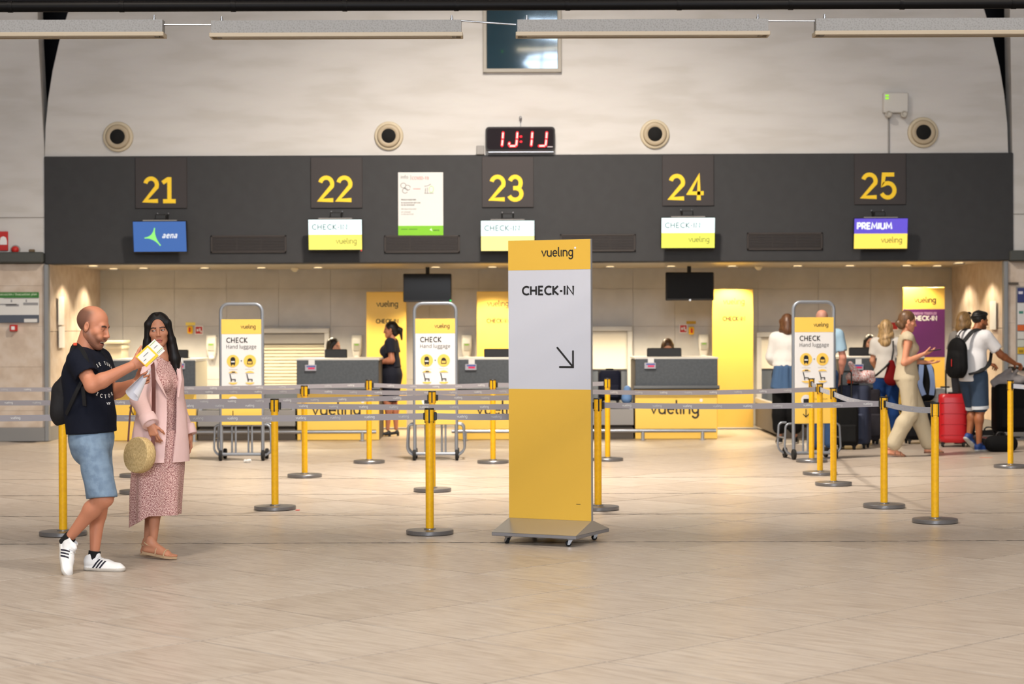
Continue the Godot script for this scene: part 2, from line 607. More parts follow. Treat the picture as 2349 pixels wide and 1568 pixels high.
func structure():
	floor_tiles()
	# the plaster lunette above the counters: an arch with a window in it
	var wb := struct("wall_back", null, null, "pale plaster arch wall above the dark counter band")
	var y0 := 3.78
	var yc := 3.9
	var r := 6.03
	var xl := wx(105, DF)
	var xr := wx(2313, DF)
	var wl := wx(1110, DF)
	var wr := wx(1290, DF)
	var wy := pt(1200, 167, DF).y
	var wtop := wy + 2.2
	var left := PackedVector2Array([Vector2(wl, y0), Vector2(xl, y0)])
	var right := PackedVector2Array([Vector2(wr, y0), Vector2(xr, y0)])
	for i in 25:
		var a := deg_to_rad(90.0 * i / 24)
		left.append(Vector2(minf(xl + r - cos(a) * r, wl - 0.3 * (1.0 - i / 24.0)), yc + sin(a) * r))
		right.append(Vector2(xr - r + cos(a) * r, yc + sin(a) * r))
	left.append(Vector2(wl, yc + r))
	right.append(Vector2(wr, yc + r))
	var st := stool()
	var z := -DF
	prism(st, left, z - 0.3, z)
	prism(st, right, z - 0.3, z)
	box(st, Vector3((wl + wr) / 2, (y0 + wy) / 2, z - 0.151), Vector3(wr - wl, wy - y0, 0.3))
	box(st, Vector3((wl + wr) / 2, (wtop + yc + r) / 2, z - 0.151), Vector3(wr - wl, yc + r - wtop, 0.3))
	obj("plaster", fin(st), M.plaster, wb)
	obj("void_lining", bxm(Vector3(17, 11, 0.2)), M.night, wb, Vector3(0.2, 8.0, z - 2.6))
	# the window in it, its glass mirrors the hall's far window
	var win := struct("window_1", null, null, "dark glazed control room window high in the plaster wall")
	var cx := (wl + wr) / 2
	st = stool()
	var fw := px(9, DF)
	for sx in [-1, 1]:
		box(st, Vector3(cx + sx * ((wr - wl) / 2 - fw / 2), (wy + wtop) / 2, z + 0.01), Vector3(fw, wtop - wy, 0.1), 0.008)
	for yy in [wy + fw / 2, wtop - fw / 2]:
		box(st, Vector3(cx, yy, z + 0.012), Vector3(wr - wl, fw, 0.1), 0.008)
	obj("frame", fin(st), mt(Color(0.62, 0.6, 0.56), 0.5), win)
	var glass := mt(Color(0.04, 0.2, 0.26, 0.75), 0.03, 0.0, 0.9)
	glass.transparency = BaseMaterial3D.TRANSPARENCY_ALPHA
	obj("pane", bxm(Vector3(wr - wl - fw, wtop - wy - fw, 0.012)), glass, win, Vector3(cx, (wy + wtop) / 2, z))
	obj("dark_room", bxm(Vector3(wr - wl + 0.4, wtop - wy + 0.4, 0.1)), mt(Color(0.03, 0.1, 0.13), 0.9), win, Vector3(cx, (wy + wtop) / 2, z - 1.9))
	var es := pt(1152, 118, DF + 1.7)
	obj("green_light", bxm(Vector3(0.03, 0.035, 0.02)), glow(Color(0.5, 1.0, 0.1), 1.6), win, es)
	# piers beside the arch: plaster above, stone panels below
	for side in 2:
		var s := -1.0 if side == 0 else 1.0
		var w := struct("wall_left" if side == 0 else "wall_right", null, null, "plaster pier with stone cladding at the left end of the counters" if side == 0 else "plaster pier with stone cladding at the right end of the counters")
		var e0 := wx(104 if side == 0 else 2322, DF)
		var e1 := wx(91 if side == 0 else 2317, DF)
		var out := 12.0
		var q := PackedVector2Array([Vector2(e0, 2.5), Vector2(e0, 4.0), Vector2(e1, 5.7), Vector2(e1 + s * 0.0, 12.5), Vector2(s * out, 12.5), Vector2(s * out, 2.5)])
		st = stool()
		prism(st, q, z - 0.3, z + 0.02)
		obj("plaster", fin(st), M.plaster, w)
		st = stool()
		box(st, Vector3((e0 + s * out) / 2, 1.25, z - 0.17), Vector3(absf(s * out - e0), 2.5, 0.28))
		obj("backing", fin(st), M.joint, w)
		var ys := [0.19, 0.42, 1.02, 1.575, 2.13, 2.43]
		var inner := e0 if side == 0 else wx(2312, DF)
		for k in 4:
			var xa: float = inner + s * 1.35 * k
			var xb: float = inner + s * 1.35 * (k + 1)
			for j in ys.size() - 1:
				obj("panel", bxm(Vector3(1.346, ys[j + 1] - ys[j] - 0.002, 0.03), 0.001), M.marble, w, Vector3((xa + xb) / 2, (ys[j] + ys[j + 1]) / 2, z - 0.005 - 0.0015 * ((j + k) % 2)))
		var co := struct("trim_%d" % (side + 1), bxm(Vector3(5.4, px(25, DF), 0.16), 0.02), M.cornice, "dark ledge strip across the left pier" if side == 0 else "dark ledge strip across the right pier")
		co.position = Vector3(inner + s * 2.7, pt(52 if side == 0 else 2335, 591 if side == 0 else 587, DF).y, z + 0.06)
		var bb := struct("baseboard_left" if side == 0 else "baseboard_right", bxm(Vector3(5.4, 0.19, 0.06), 0.008), M.plinth, "grey plinth along the foot of the left pier" if side == 0 else "grey plinth along the foot of the right pier")
		bb.position = Vector3(inner + s * 2.7, 0.095, z + 0.02)
		obj("joint_line", bxm(Vector3(5.4, 0.012, 0.01)), M.joint, w, Vector3(inner + s * 2.7, pt(52, 499, DF).y, z + 0.021))
		var cs := struct("trim_%d" % (side + 3), bxm(Vector3(px(10, DF), 2.42, 0.12), 0.01), M.strip, "grey metal corner strip at the left edge of the recess" if side == 0 else "grey metal corner strip at the right edge of the recess")
		cs.position = Vector3(wx(108 if side == 0 else 2306, DF), 1.21, z + 0.0)
	# the dark band over the recess
	var bw := px(2218, DF)
	var by0 := pt(1213, 601.5, DF).y
	var by1 := pt(1213, 355, DF).y
	var band := struct("wall_band", bxm(Vector3(bw, by1 - by0, 0.5), 0.01), M.band, "wide dark grey fascia band carrying the desk numbers and screens")
	band.position = Vector3(pt(1213, 478, DF).x, (by0 + by1) / 2, z - 0.2)
	band.rotation.z = deg_to_rad(0.03)
	# the recess: rear wall of metal panels, side walls, soffit
	var rl := wx(110, DF)
	var rr := wx(2312, DF)
	var zb := -DB
	struct("wall_recess_backing", bxm(Vector3(rr - rl + 1.2, 2.9, 0.2)), M.joint, "dark joints behind the metal panels of the recess").position = Vector3((rl + rr) / 2, 1.45, zb - 0.13)
	var rw := struct("wall_recess", null, null, "grey metal panel wall at the rear of the counter recess")
	var us := [228, 282, 400, 520, 639, 758, 875, 985, 1098, 1215, 1335, 1452, 1548, 1643, 1739, 1877, 1997, 2115, 2204]
	var vs := [600, 662, 748, 870, 986]
	for i in us.size() - 1:
		for j in vs.size() - 1:
			var c := pt((us[i] + us[i + 1]) / 2.0, (vs[j] + vs[j + 1]) / 2.0, DB)
			obj("panel", bxm(Vector3(px(us[i + 1] - us[i], DB) - 0.003, px(vs[j + 1] - vs[j], DB) - 0.003, 0.03), 0.001), M.panel, rw, Vector3(c.x, c.y, zb - 0.015))
	for side in 2:
		var x := rl if side == 0 else rr
		var s := -1.0 if side == 0 else 1.0
		var w := struct("wall_recess_left" if side == 0 else "wall_recess_right", null, null, "cream clad side wall at the left end of the recess" if side == 0 else "cream clad side wall at the right end of the recess")
		obj("backing", bxm(Vector3(0.2, 2.7, DB - DF - 0.4)), M.joint, w, Vector3(x + s * 0.125, 1.35, -(DF + DB) / 2 - 0.2))
		var zs := [DF + 0.07, 29.57, DB]
		for k in 2:
			for j in 2:
				var ya := [0.19, 1.5, 2.6]
				obj("panel", bxm(Vector3(0.025, ya[j + 1] - ya[j] - 0.006, zs[k + 1] - zs[k] - 0.012), 0.003), M.marble, w, Vector3(x + s * 0.012, (ya[j] + ya[j + 1]) / 2, -(zs[k] + zs[k + 1]) / 2))
		obj("plinth", bxm(Vector3(0.04, 0.19, DB - DF - 0.08)), M.plinth, w, Vector3(x + s * 0.01, 0.095, -(DF + DB) / 2))
	var cl := struct("ceiling_recess", null, null, "low metal slat soffit over the check-in counters")
	obj("backing", bxm(Vector3(rr - rl + 0.4, 0.1, DB - DF)), M.joint, cl, Vector3((rl + rr) / 2, by0 + 0.13, -(DF + DB) / 2 - 0.2))
	for k in 12:
		var dz := (DB - DF - 0.5) / 12.0
		obj("slat", bxm(Vector3(rr - rl, 0.03, dz - 0.015), 0.006), M.soffit, cl, Vector3((rl + rr) / 2, by0 + 0.02, -(DF + 0.36) - dz * (k + 0.5)))
	# the rest of the hall, out of view: side walls, vault, far wall with the arched window that the glass mirrors
	struct("wall_far_left", bxm(Vector3(0.3, 13, 42)), M.plaster, "plain plaster side wall of the hall beyond the left edge").position = Vector3(-12, 6.5, -9)
	struct("wall_far_right", bxm(Vector3(0.3, 13, 42)), M.plaster, "plain plaster side wall of the hall beyond the right edge").position = Vector3(12, 6.5, -9)
	struct("ceiling", bxm(Vector3(24.3, 0.3, 42)), M.plaster, "plain ceiling high above the whole hall").position = Vector3(0, 13.1, -9)
	struct("wall_front", bxm(Vector3(24.3, 13, 0.3)), M.plaster, "plain plaster wall of the hall behind the viewpoint").position = Vector3(0, 6.5, 11.0)
	struct("wall_rear", bxm(Vector3(24.3, 13.4, 0.3)), M.night, "outer wall closing the building behind the recess").position = Vector3(0, 6.5, -DB - 0.6)
	var w2 := struct("window_2", null, null, "tall arched daylight window in the wall behind the viewpoint")
	st = stool()
	prism(st, PackedVector2Array([v2(0.4, 10.06), v2(0.75, 9.78), v2(4.4, 9.78), v2(4.4, 10.15), v2(2.5, 10.38), v2(1.2, 10.4), v2(0.55, 10.28)]), 0, 0.04)
	prism(st, PackedVector2Array([v2(0.5, 11.2), v2(0.9, 10.93), v2(2.0, 10.72), v2(4.4, 10.66), v2(4.4, 11.4), v2(0.6, 11.5)]), 0, 0.04)
	obj("pane", fin(st), glow(Color(0.82, 0.91, 1.0), 26.0), w2, Vector3(0, 0, 10.7))
	st = stool()
	tube(st, rounded([Vector3(0.2, 10.5, 10.66), Vector3(1.2, 10.5, 10.66), Vector3(2.6, 10.68, 10.66)], 0.5), 0.03)
	obj("light_strip", fin(st), glow(Color(1.0, 0.93, 0.8), 14.0), w2)
	st = stool()
	for x in [0.98, 2.2, 3.4]:
		tube(st, [Vector3(x, 9.7, 10.68), Vector3(x + 0.1, 11.5, 10.68)], 0.025)
	tube(st, [Vector3(0.4, 10.18, 10.68), Vector3(2.0, 10.15, 10.68), Vector3(4.4, 9.95, 10.68)], 0.02)
	obj("mullion", fin(st), M.black, w2)

func floor_tiles():
	var f := struct("floor", null, null, "polished travertine floor laid in large diagonal squares")
	obj("slab", bxm(Vector3(24.3, 0.2, 43)), M.slab, f, Vector3(0, -0.112, -9.5))
	var s := 0.955
	var meshes := []
	for k in 8:      # eight cuts of stone: same square, another piece of the veining
		var st := stool()
		var h := s / 2 - 0.0033
		var b := 0.003
		var o := Vector2(rng.randf(), rng.randf())
		var t := PackedVector3Array()
		var uv := PackedVector2Array()
		var rim := [Vector3(-h, -0.012, -h), Vector3(h, -0.012, -h), Vector3(h, -0.012, h), Vector3(-h, -0.012, h)]
		var top := []
		for p in rim:
			top.append(Vector3(p.x - signf(p.x) * b, 0.0, p.z - signf(p.z) * b))
		for q in [[top[0], top[1], top[2]], [top[0], top[2], top[3]]]:
			t.append_array(q)
		for j in 4:
			var j2 := (j + 1) % 4
			t.append_array([rim[j], rim[j2], top[j2], rim[j], top[j2], top[j]])
		for p in t:
			uv.append(Vector2(p.x, p.z) * 0.55 + o)
		shell(st, t, -1, PackedInt32Array(), uv)
		st.index()
		st.generate_normals()
		st.generate_tangents()
		meshes.append(st.commit())
	var gr := stool()
	var rest := stool()
	var da := Vector2(0.7071, -0.7071)       # along the joints that run to the right and away, as (x, -z)
	for i in range(-36, 16):
		for j in range(1, 46):
			var a := -8.35 + s * (i + 0.5)
			var b := 6.11 + s * (j - 0.5) - s * 4.0
			var x := (a + b) * 0.7071
			var d := (b - a) * 0.7071
			if d < 7.9 or d > 27.2 or absf(x) > 0.2526 * d + 1.35:
				continue
			var m := obj("tile", meshes[rng.randi() % 8], M.tiles[rng.randi() % 4], f, Vector3(x, -0.0008 * rng.randf(), -d))
			m.rotation.y = -PI / 4
			box(gr, Vector3(0, 0, 0), Vector3(s * 1.002, 0.004, s * 1.002), 0.0, Transform3D(Basis(Vector3.UP, PI / 4), Vector3(x, -0.009, -d)))
	obj("grout", fin(gr), M.grout, f)
	for v in [1243.5, 1180.0, 1132.5, 1095.5]:    # straight expansion joints across the lanes
		var p := fl(1174, v)
		obj("expansion_joint", bxm(Vector3(14.0, 0.002, 0.008)), M.grout, f, Vector3(0, 0.0006, p.z))
	# floor inside the recess, in front of the rear wall
	obj("recess_slab", bxm(Vector3(13.4, 0.02, 4.4)), M.slab, f, Vector3(0.2, -0.0125, -29.3))

func ceiling_lamps():
	# black service pipes and the row of switched-off tube lights under them
	var d := 12.75
	var pipes := [["service_pipe", 23.5, 8.0, "thick black service pipe along the top of the view"], ["service_pipe", 9.0, 5.0, "thinner black service pipe just above the thick one"], ["service_pipe", 1.0, 7.0, "topmost black service pipe at the upper edge of the view"]]
	for k in 3:
		var st := stool()
		var a := pt(-2100, pipes[k][1] + 0.0, d + 0.12 * k)
		var b := Vector3(-a.x, a.y, a.z)
		tube(st, [a, b], px(pipes[k][2] + 4, d), 16)
		for i in 24:
			var x := a.x + 0.7 * i + 0.2
			if k < 1:
				tube(st, [Vector3(x, a.y, a.z), Vector3(x + 0.03, a.y, a.z)], px(pipes[k][2] + 5.2, d), 16)
		tag(obj(pipes[k][0], fin(st), mt(Color(0.025, 0.02, 0.023), 0.5, 0.0, 0.25)), pipes[k][3], "pipe")
	var body := tri_tex(mt(Color(1, 1, 1), 0.7), noise_tex(0.05, 41, [[0.15, 0.3, 0.6], [Color(0.43, 0.425, 0.42), Color(0.475, 0.475, 0.475), Color(0.5, 0.5, 0.5)]], 512), 2.2, true)
	var lip := mt(Color(0.62, 0.57, 0.49), 0.5)
	var spans := [[-195.0, 375.0, "leftmost grey tube light fitting, cut by the frame"], [487.0, 1058.0, "grey tube light fitting just left of the high window"], [1187.0, 1760.0, "grey tube light fitting just right of the high window"], [1870.0, 2440.0, "rightmost grey tube light fitting, cut by the frame"]]
	for k in 4:
		var u0: float = spans[k][0]
		var u1: float = spans[k][1]
		var c := pt((u0 + u1) / 2, 70, d)
		c.y = pt(1174, 66, d).y + (0.008 if k == 0 else 0.0)
		var w := px(u1 - u0, d)
		var t := thing("light_fitting", spans[k][2], "light fitting", c, 0.0, "tube light fittings under the pipe")
		var st := stool()
		var q := [[-0.045, 0.052], [0.045, 0.052], [0.052, -0.03], [-0.052, -0.03]]
		var rings := []
		for x in [-w / 2, w / 2]:
			var rg := PackedVector3Array()
			for p in q:
				rg.append(Vector3(x, p[1], p[0]))
			rings.append(rg)
		loft(st, rings, true, true, -1)
		obj("housing", fin(st), body, t)
		st = stool()
		for s in [-1, 1]:
			box(st, Vector3(0, -0.041, 0.062 * s), Vector3(w + 0.02, 0.026, 0.014), 0.003)
			box(st, Vector3(s * (w / 2 + 0.003), -0.041, 0), Vector3(0.014, 0.026, 0.124), 0.003)
		obj("rim", fin(st), lip, t)
		for s in [-1, 1]:
			st = stool()
			tube(st, [Vector3(-w / 2 + 0.06, -0.038, 0.025 * s), Vector3(w / 2 - 0.06, -0.038, 0.025 * s)], 0.013, 10)
			obj("tube", fin(st), mt(Color(0.6, 0.57, 0.52), 0.3), t)
		for s in [-1, 1]:
			obj("lamp_holder", bxm(Vector3(0.03, 0.02, 0.09), 0.003, Vector3(s * (w / 2 - 0.045), -0.04, 0)), M.black, t)
		for s in [-1, 1]:
			var hx: float = s * (w / 2 - 0.06)
			if (k == 0 and s < 0) or (k == 3 and s > 0):
				continue
			st = stool()
			tube(st, [Vector3(hx, 0.05, 0), Vector3(hx, 0.085, 0)], 0.006, 8)
			tube(st, [Vector3(hx, 0.05, 0), Vector3(hx, 0.07, 0)], 0.009, 8)
			obj("hanger", fin(st), M.steel, t)
	for k in 3:
		var st := stool()
		var ends := [[376.0, 57.0, 487.0, 57.0], [1058.0, 48.0, 1184.0, 56.0], [1760.0, 48.5, 1869.0, 48.5]]
		var e = ends[k]
		tube(st, [pt(e[0], e[1], d), pt(e[2], e[3], d)], 0.006, 8)
		tag(obj("conduit", fin(st), M.steel), ["thin steel conduit joining the two leftmost tube lights", "thin sloping steel conduit crossing in front of the high window", "thin steel conduit joining the two rightmost tube lights"][k], "conduit")

# ---------------------------------------------------------------- what hangs on the upper wall and the band
func wall_fittings():
	var z := -DF
	# round air nozzles
	var noz = null
	var spots := [[271, 314, 35.0, "round cream air nozzle above the blue screen"], [892, 312, 33.5, "round cream air nozzle above the white notice"], [1502, 308, 34.0, "round cream air nozzle right of the red clock"], [2117, 304, 35.5, "round cream air nozzle beside the emergency light"]]
	for s in spots:
		if noz == null:
			noz = thing("air_nozzle", s[3], "air vent", pt(s[0], s[1], DF), 0.0, "air nozzles in the plaster wall")
			var turned := Transform3D(Basis(Vector3.RIGHT, PI / 2), Vector3.ZERO)
			var r := px(35, DF)
			var st := stool()
			lathe(st, [[r * 0.62, 0.02], [r * 0.86, 0.035], [r * 0.97, 0.03], [r, 0.0], [r * 0.9, -0.01]], 40, false, turned)
			var cream := mt(Color(0.75, 0.7, 0.6), 0.5)
			obj("flange", fin(st), cream, noz)
			st = stool()
			lathe(st, [[r * 0.5, 0.055], [r * 0.72, 0.07], [r * 0.8, 0.045], [r * 0.72, 0.02]], 40, false, turned)
			obj("bowl", fin(st), mt(Color(0.66, 0.6, 0.5), 0.5), noz)
			st = stool()
			lathe(st, [[0.001, 0.062], [r * 0.47, 0.066], [r * 0.5, 0.05]], 32, false, turned)
			obj("throat", fin(st), mt(Color(0.012, 0.012, 0.012), 0.9), noz)
		else:
			var o := dup(noz, pt(s[0], s[1], DF), 0.0, s[3])
			o.scale = Vector3(s[2] / 35.0, s[2] / 35.0, 1)
	# red digit clock
	var c := pt(1193.5, 318.5, DF - 0.08)
	var ck := thing("wall_clock", "black wall clock with glowing red digits above desk 23", "clock", c)
	var st := stool()
	prism(st, round_rect(px(159, DF), px(55, DF), 0.05), -0.06, 0.02)
	obj("case", fin(st), mt(Color(0.05, 0.04, 0.055), 0.6), ck)
	st = stool()
	prism(st, round_rect(px(152, DF), px(48, DF), 0.04), 0.02, 0.024)
	obj("window_pane", fin(st), mt(Color(0.07, 0.03, 0.06), 0.5, 0.0, 0.25), ck)
	var seg := glow(Color(1.0, 0.14, 0.2), 1.8)
	var core := glow(Color(1.0, 0.8, 0.76), 1.7)
	var dh := 0.095
	var hs := []
	for dg in [[1144.6, "bc"], [1177.2, "bcde"], [1211.3, "bc"], [1244.3, "bcd"]]:
		var o := Vector3(px(dg[0] - 1193.5, DF), px(-1.0, DF), 0.025)
		var w := 0.1
		var segs := {"b": [[w / 2 + 0.008, dh - 0.006], [w / 2 + 0.002, 0.012]], "c": [[w / 2, -0.012], [w / 2 - 0.008, -dh + 0.01]], "d": [[w / 2 - 0.02, -dh + 0.002], [-w / 2 + 0.004, -dh + 0.002]], "e": [[-w / 2 - 0.006, -dh + 0.02], [-w / 2 - 0.002, -0.05]]}
		for k in dg[1]:
			st = stool()
			var q = segs[k]
			var a := o + Vector3(q[0][0], q[0][1], 0)
			var b := o + Vector3(q[1][0], q[1][1], 0)
			tube(st, [a, b], 0.019, 8)
			ball(st, a, Vector3.ONE * 0.019, 8, 6)
			ball(st, b, Vector3.ONE * 0.019, 8, 6)
			obj("digit_segment", fin(st), seg, ck)
			st = stool()
			tube(st, [a + Vector3(0, 0, 0.011), b + Vector3(0, 0, 0.011)], 0.0125, 6)
			hs.append(fin(st))
	for m in hs:
		obj("hot_core", m, core, ck)
	for yy in [0.03, -0.04]:
		st = stool()
		ball(st, Vector3(px(1.5, DF), yy, 0.025), Vector3(0.02, 0.015, 0.013), 8, 6)
		obj("colon_dot", fin(st), seg, ck)
	var glowl := OmniLight3D.new()
	glowl.name = "digit_light"
	glowl.position = Vector3(0, 0, 0.16)
	glowl.light_color = Color(1, 0.15, 0.15)
	glowl.light_energy = 0.012
	glowl.light_size = 0.08
	glowl.omni_range = 30.0
	glowl.omni_attenuation = 2.0
	glowl.shadow_enabled = true
	ck.add_child(glowl)
	obj("maker_mark", bxm(Vector3(0.075, 0.012, 0.002)), mt(Color(0.7, 0.68, 0.7), 0.5), ck, Vector3(px(68, DF), px(-18.5, DF), 0.0255))
	var sh := pt(1195, 350, DF)
	tag(obj("clock_bracket", bxm(Vector3(px(150, DF), 0.02, 0.12), 0.004), M.alu, null, sh + Vector3(0, 0, 0.06)), "thin metal ledge under the red digit clock", "bracket")
	var jb := thing("junction_box", "small grey junction box left of the red digit clock", "junction box", pt(1102, 345, DF))
	obj("body", bxm(Vector3(px(18, DF), px(21, DF), 0.08), 0.008, Vector3(0, 0, 0.04)), M.grey, jb)
	st = stool()
	tube(st, [Vector3(-0.05, -0.06, 0.03), Vector3(-0.1, -0.07, 0.03), Vector3(-0.18, -0.1, 0.03)], 0.006, 6)
	obj("cable", fin(st), M.black, jb)
	var hk := thing("wall_hook", "small steel hook on the plaster above the clock", "hook", pt(1194, 275, DF))
	st = stool()
	ball(st, Vector3(0, 0.02, 0.03), Vector3(0.02, 0.035, 0.03), 10, 8)
	obj("body", fin(st), M.steel, hk)
	st = stool()
	tube(st, [Vector3(0, 0, 0.02), Vector3(0, -0.09, 0.02)], 0.005, 6)
	obj("wire", fin(st), M.steel, hk)
	# emergency light
	var el := thing("emergency_light", "pale emergency light box with two lamp heads and green indicators", "emergency light", pt(2052, 237, DF))
	obj("body", bxm(Vector3(px(57, DF), px(46, DF), 0.1), 0.012, Vector3(0, 0, 0.06)), mt(Color(0.76, 0.75, 0.73), 0.5), el)
	for k in 2:
		obj("indicator", bxm(Vector3(0.045, 0.022, 0.01)), glow(Color(0.65, 1.0, 0.1), 1.0), el, Vector3(px(-20.5 , DF), px(16 - 6.5 * k, DF), 0.113))
	for s in [-1, 1]:
		st = stool()
		lathe(st, [[0.02, -0.02], [0.04, 0.0], [0.045, 0.07], [0.036, 0.075], [0.03, 0.055], [0.001, 0.05]], 20, true, Transform3D(Basis(Vector3.RIGHT, PI / 2 - 0.2), Vector3(px(17.5 * s, DF), px(-29, DF), 0.08)))
		obj("lamp_head", fin(st), mt(Color(0.7, 0.68, 0.64), 0.4), el)
	st = stool()
	tube(st, [Vector3(px(-14, DF), px(-30, DF), 0.015), Vector3(px(-14, DF), px(-113, DF), 0.015)], 0.012, 8)
	obj("conduit", fin(st), M.grey, el)
	# desk numbers
	var nl := ["desk number plaque above the blue screen, reading 21", "desk number plaque just left of the white notice, reading 22", "desk number plaque right under the red clock, reading 23", "desk number plaque between the tall sign and the last plaque, reading 24", "desk number plaque above the violet screen, reading 25"]
	var nums := [["21", 371.5, 420.0, 371.5, 436.0, 79.0], ["22", 773.0, 419.5, 773.5, 434.0, 83.0], ["23", 1165.0, 418.0, 1165.0, 432.0, 82.0], ["24", 1577.5, 414.5, 1577.0, 430.0, 86.0], ["25", 2017.0, 411.5, 2016.5, 427.0, 84.0]]
	for n in nums:
		var p := pt(n[1], n[2], DF)
		var t := thing("number_plate", nl[int(n[0]) - 21], "number sign", p, 0.0, "desk number plaques on the band")
		obj("plaque", bxm(Vector3(px(118, DF), px(116, DF), 0.02), 0.004, Vector3(0, 0, 0.06)), M.plate, t)
		obj("number", word_mesh(n[0], px(n[5], DF), px(59, DF), 0.16, false), M.num, t, Vector3(px(n[3] - n[1], DF), -px(n[4] - n[2] + 29.5, DF), 0.072))
	# screens on their arms
	var scr := [[366.5, 542.5, "blue screen with a green three-armed arrowhead under desk number 21"], [769.0, 538.0, "white and yellow check-in screen left of the white notice"], [1164.5, 540.5, "white and yellow check-in screen behind the tall yellow sign"], [1578.5, 534.0, "white and yellow check-in screen above the black television at right"], [2020.5, 535.5, "violet and yellow premium screen under desk number 25"]]
	for k in 5:
		var d := DF - 0.32
		var p := pt(scr[k][0], scr[k][1], d)
		var t := thing("screen", scr[k][2], "screen", p, 0.0, "desk screens on the band")
		var head := Node3D.new()
		head.name = "display"
		head.rotation.x = deg_to_rad(8)
		head.rotation.y = deg_to_rad(-3 if k == 0 else 0)
		t.add_child(head)
		var w := px(122, d)
		var h := px(69, d)
		obj("case", bxm(Vector3(w + 0.016, h + 0.018, 0.06), 0.008, Vector3(0, -0.002, -0.034)), M.black, head)
		if k == 0:
			obj("picture", rect_plate(w, h), glow(Color(0.27, 0.45, 0.74), 0.9), head)
			st = stool()
			prism(st, three_arms(Vector2(-0.45, 0), 0.16), 0, 0.002)
			obj("emblem", fin(st), glow(Color(0.62, 1.0, 0.5), 1.0), head, Vector3(-0.02, -0.002, 0.002))
			var a := text(head, "lettering", "aena", Vector3(0.125, -0.022, 0.004), 0.075, 0.2, glow(Color(1, 1, 1), 1.0), true)
			a.basis = Basis(a.basis.x, Vector3(0.25, 1, 0), a.basis.z)
		else:
			obj("picture_top", rect_plate(w, h / 2), glow(Color(0.42, 0.34, 0.86) if k == 4 else Color(0.93, 1.0, 0.99), 1.0 if k == 4 else 1.45), head, Vector3(0, h / 4, 0))
			obj("picture_bottom", rect_plate(w, h / 2), glow([Color.WHITE, Color(0.98, 0.93, 0.42), Color(1.0, 0.95, 0.6), Color(0.93, 0.93, 0.35), Color(1.0, 0.88, 0.36)][k], 1.25), head, Vector3(0, -h / 4, 0))
			if k == 4:
				obj("lettering", word_mesh("PREMIUM", w * 0.66, 0.085, 0.26, false, 0.05), glow(Color(1, 1, 1), 1.1), head, Vector3(-w * 0.12, h * 0.25 - 0.04, 0.002))
			else:
				obj("lettering", word_mesh("CHECK-IN", w * 0.67, 0.072, 0.14, false, 0.1), mt(Color(0.02, 0.24, 0.24), 0.6), head, Vector3(-w * 0.1, h * 0.25 - 0.033, 0.002))
			if k != 2:
				obj("brand_lettering", word_mesh("vueling", w * 0.4, w * 0.4 / 3.7, 0.12), mt(Color(0.5, 0.5, 0.22), 0.6), head, Vector3(w * 0.21, -h * 0.27 - 0.012, 0.002))
		if k == 1:
			st = stool()
			ball(st, Vector3(w / 2 - 0.01, -h / 2 - 0.012, 0.0), Vector3.ONE * 0.011, 8, 6)
			obj("standby_light", fin(st), glow(Color(1.0, 0.3, 0.3), 0.8), head)
		st = stool()
		box(st, Vector3(0, 0.29, -0.29), Vector3(0.22, 0.14, 0.03), 0.006)
		box(st, Vector3(0, 0.27, -0.18), Vector3(0.15, 0.07, 0.24), 0.01)
		box(st, Vector3(0, 0.22, -0.09), Vector3(0.18, 0.05, 0.08), 0.01)
		for s in [-1, 1]:
			tube(st, [Vector3(0.075 * s, 0.32, -0.28), Vector3(0.07 * s, 0.24, -0.12)], 0.012, 8)
		obj("mount", fin(st), M.black, t)
		for s in [-1, 1]:
			st = stool()
			ball(st, Vector3(0.075 * s, 0.325, -0.265), Vector3.ONE * 0.014, 8, 6)
			obj("bolt", fin(st), M.steel, t)
		obj("top_plate", bxm(Vector3(0.46, 0.014, 0.06), 0.003, Vector3(0, h / 2 + 0.014, -0.02)), M.grey, t)
	# grilles
	var gs := [[485, 658, 540, 580, "dark slotted air grille right of the blue screen"], [882, 1055, 541, 579, "dark slotted air grille under the white notice"], [1284, 1458, 537, 577, "dark slotted air grille between the tall sign and desk 24"], [1712, 1886, 534, 573, "dark slotted air grille left of the violet screen"]]
	for g in gs:
		var t := thing("air_grille", g[4], "air grille", pt((g[0] + g[1]) / 2.0, (g[2] + g[3]) / 2.0, DF), 0.0, "air grilles along the band")
		var w := px(173, DF)
		var h := px(40, DF)
		st = stool()
		for s in [-1, 1]:
			box(st, Vector3(0, s * (h / 2 - 0.012), 0.06), Vector3(w, 0.024, 0.03), 0.004)
			box(st, Vector3(s * (w / 2 - 0.012), 0, 0.06), Vector3(0.024, h, 0.03), 0.004)
			box(st, Vector3(s * w * 0.16, 0, 0.056), Vector3(0.01, h - 0.03, 0.02))
		var dk := mt(Color(0.19, 0.165, 0.155), 0.6)
		obj("frame", fin(st), dk, t)
		obj("backing", bxm(Vector3(w - 0.03, h - 0.03, 0.004), 0.0, Vector3(0, 0, 0.052)), M.black, t)
		for j in 9:
			obj("slat", bxm(Vector3(w - 0.04, 0.013, 0.02), 0.002), dk, t, Vector3(0, -h / 2 + 0.034 + j * (h - 0.068) / 8, 0.06))
	notice()
	left_pier_fittings()

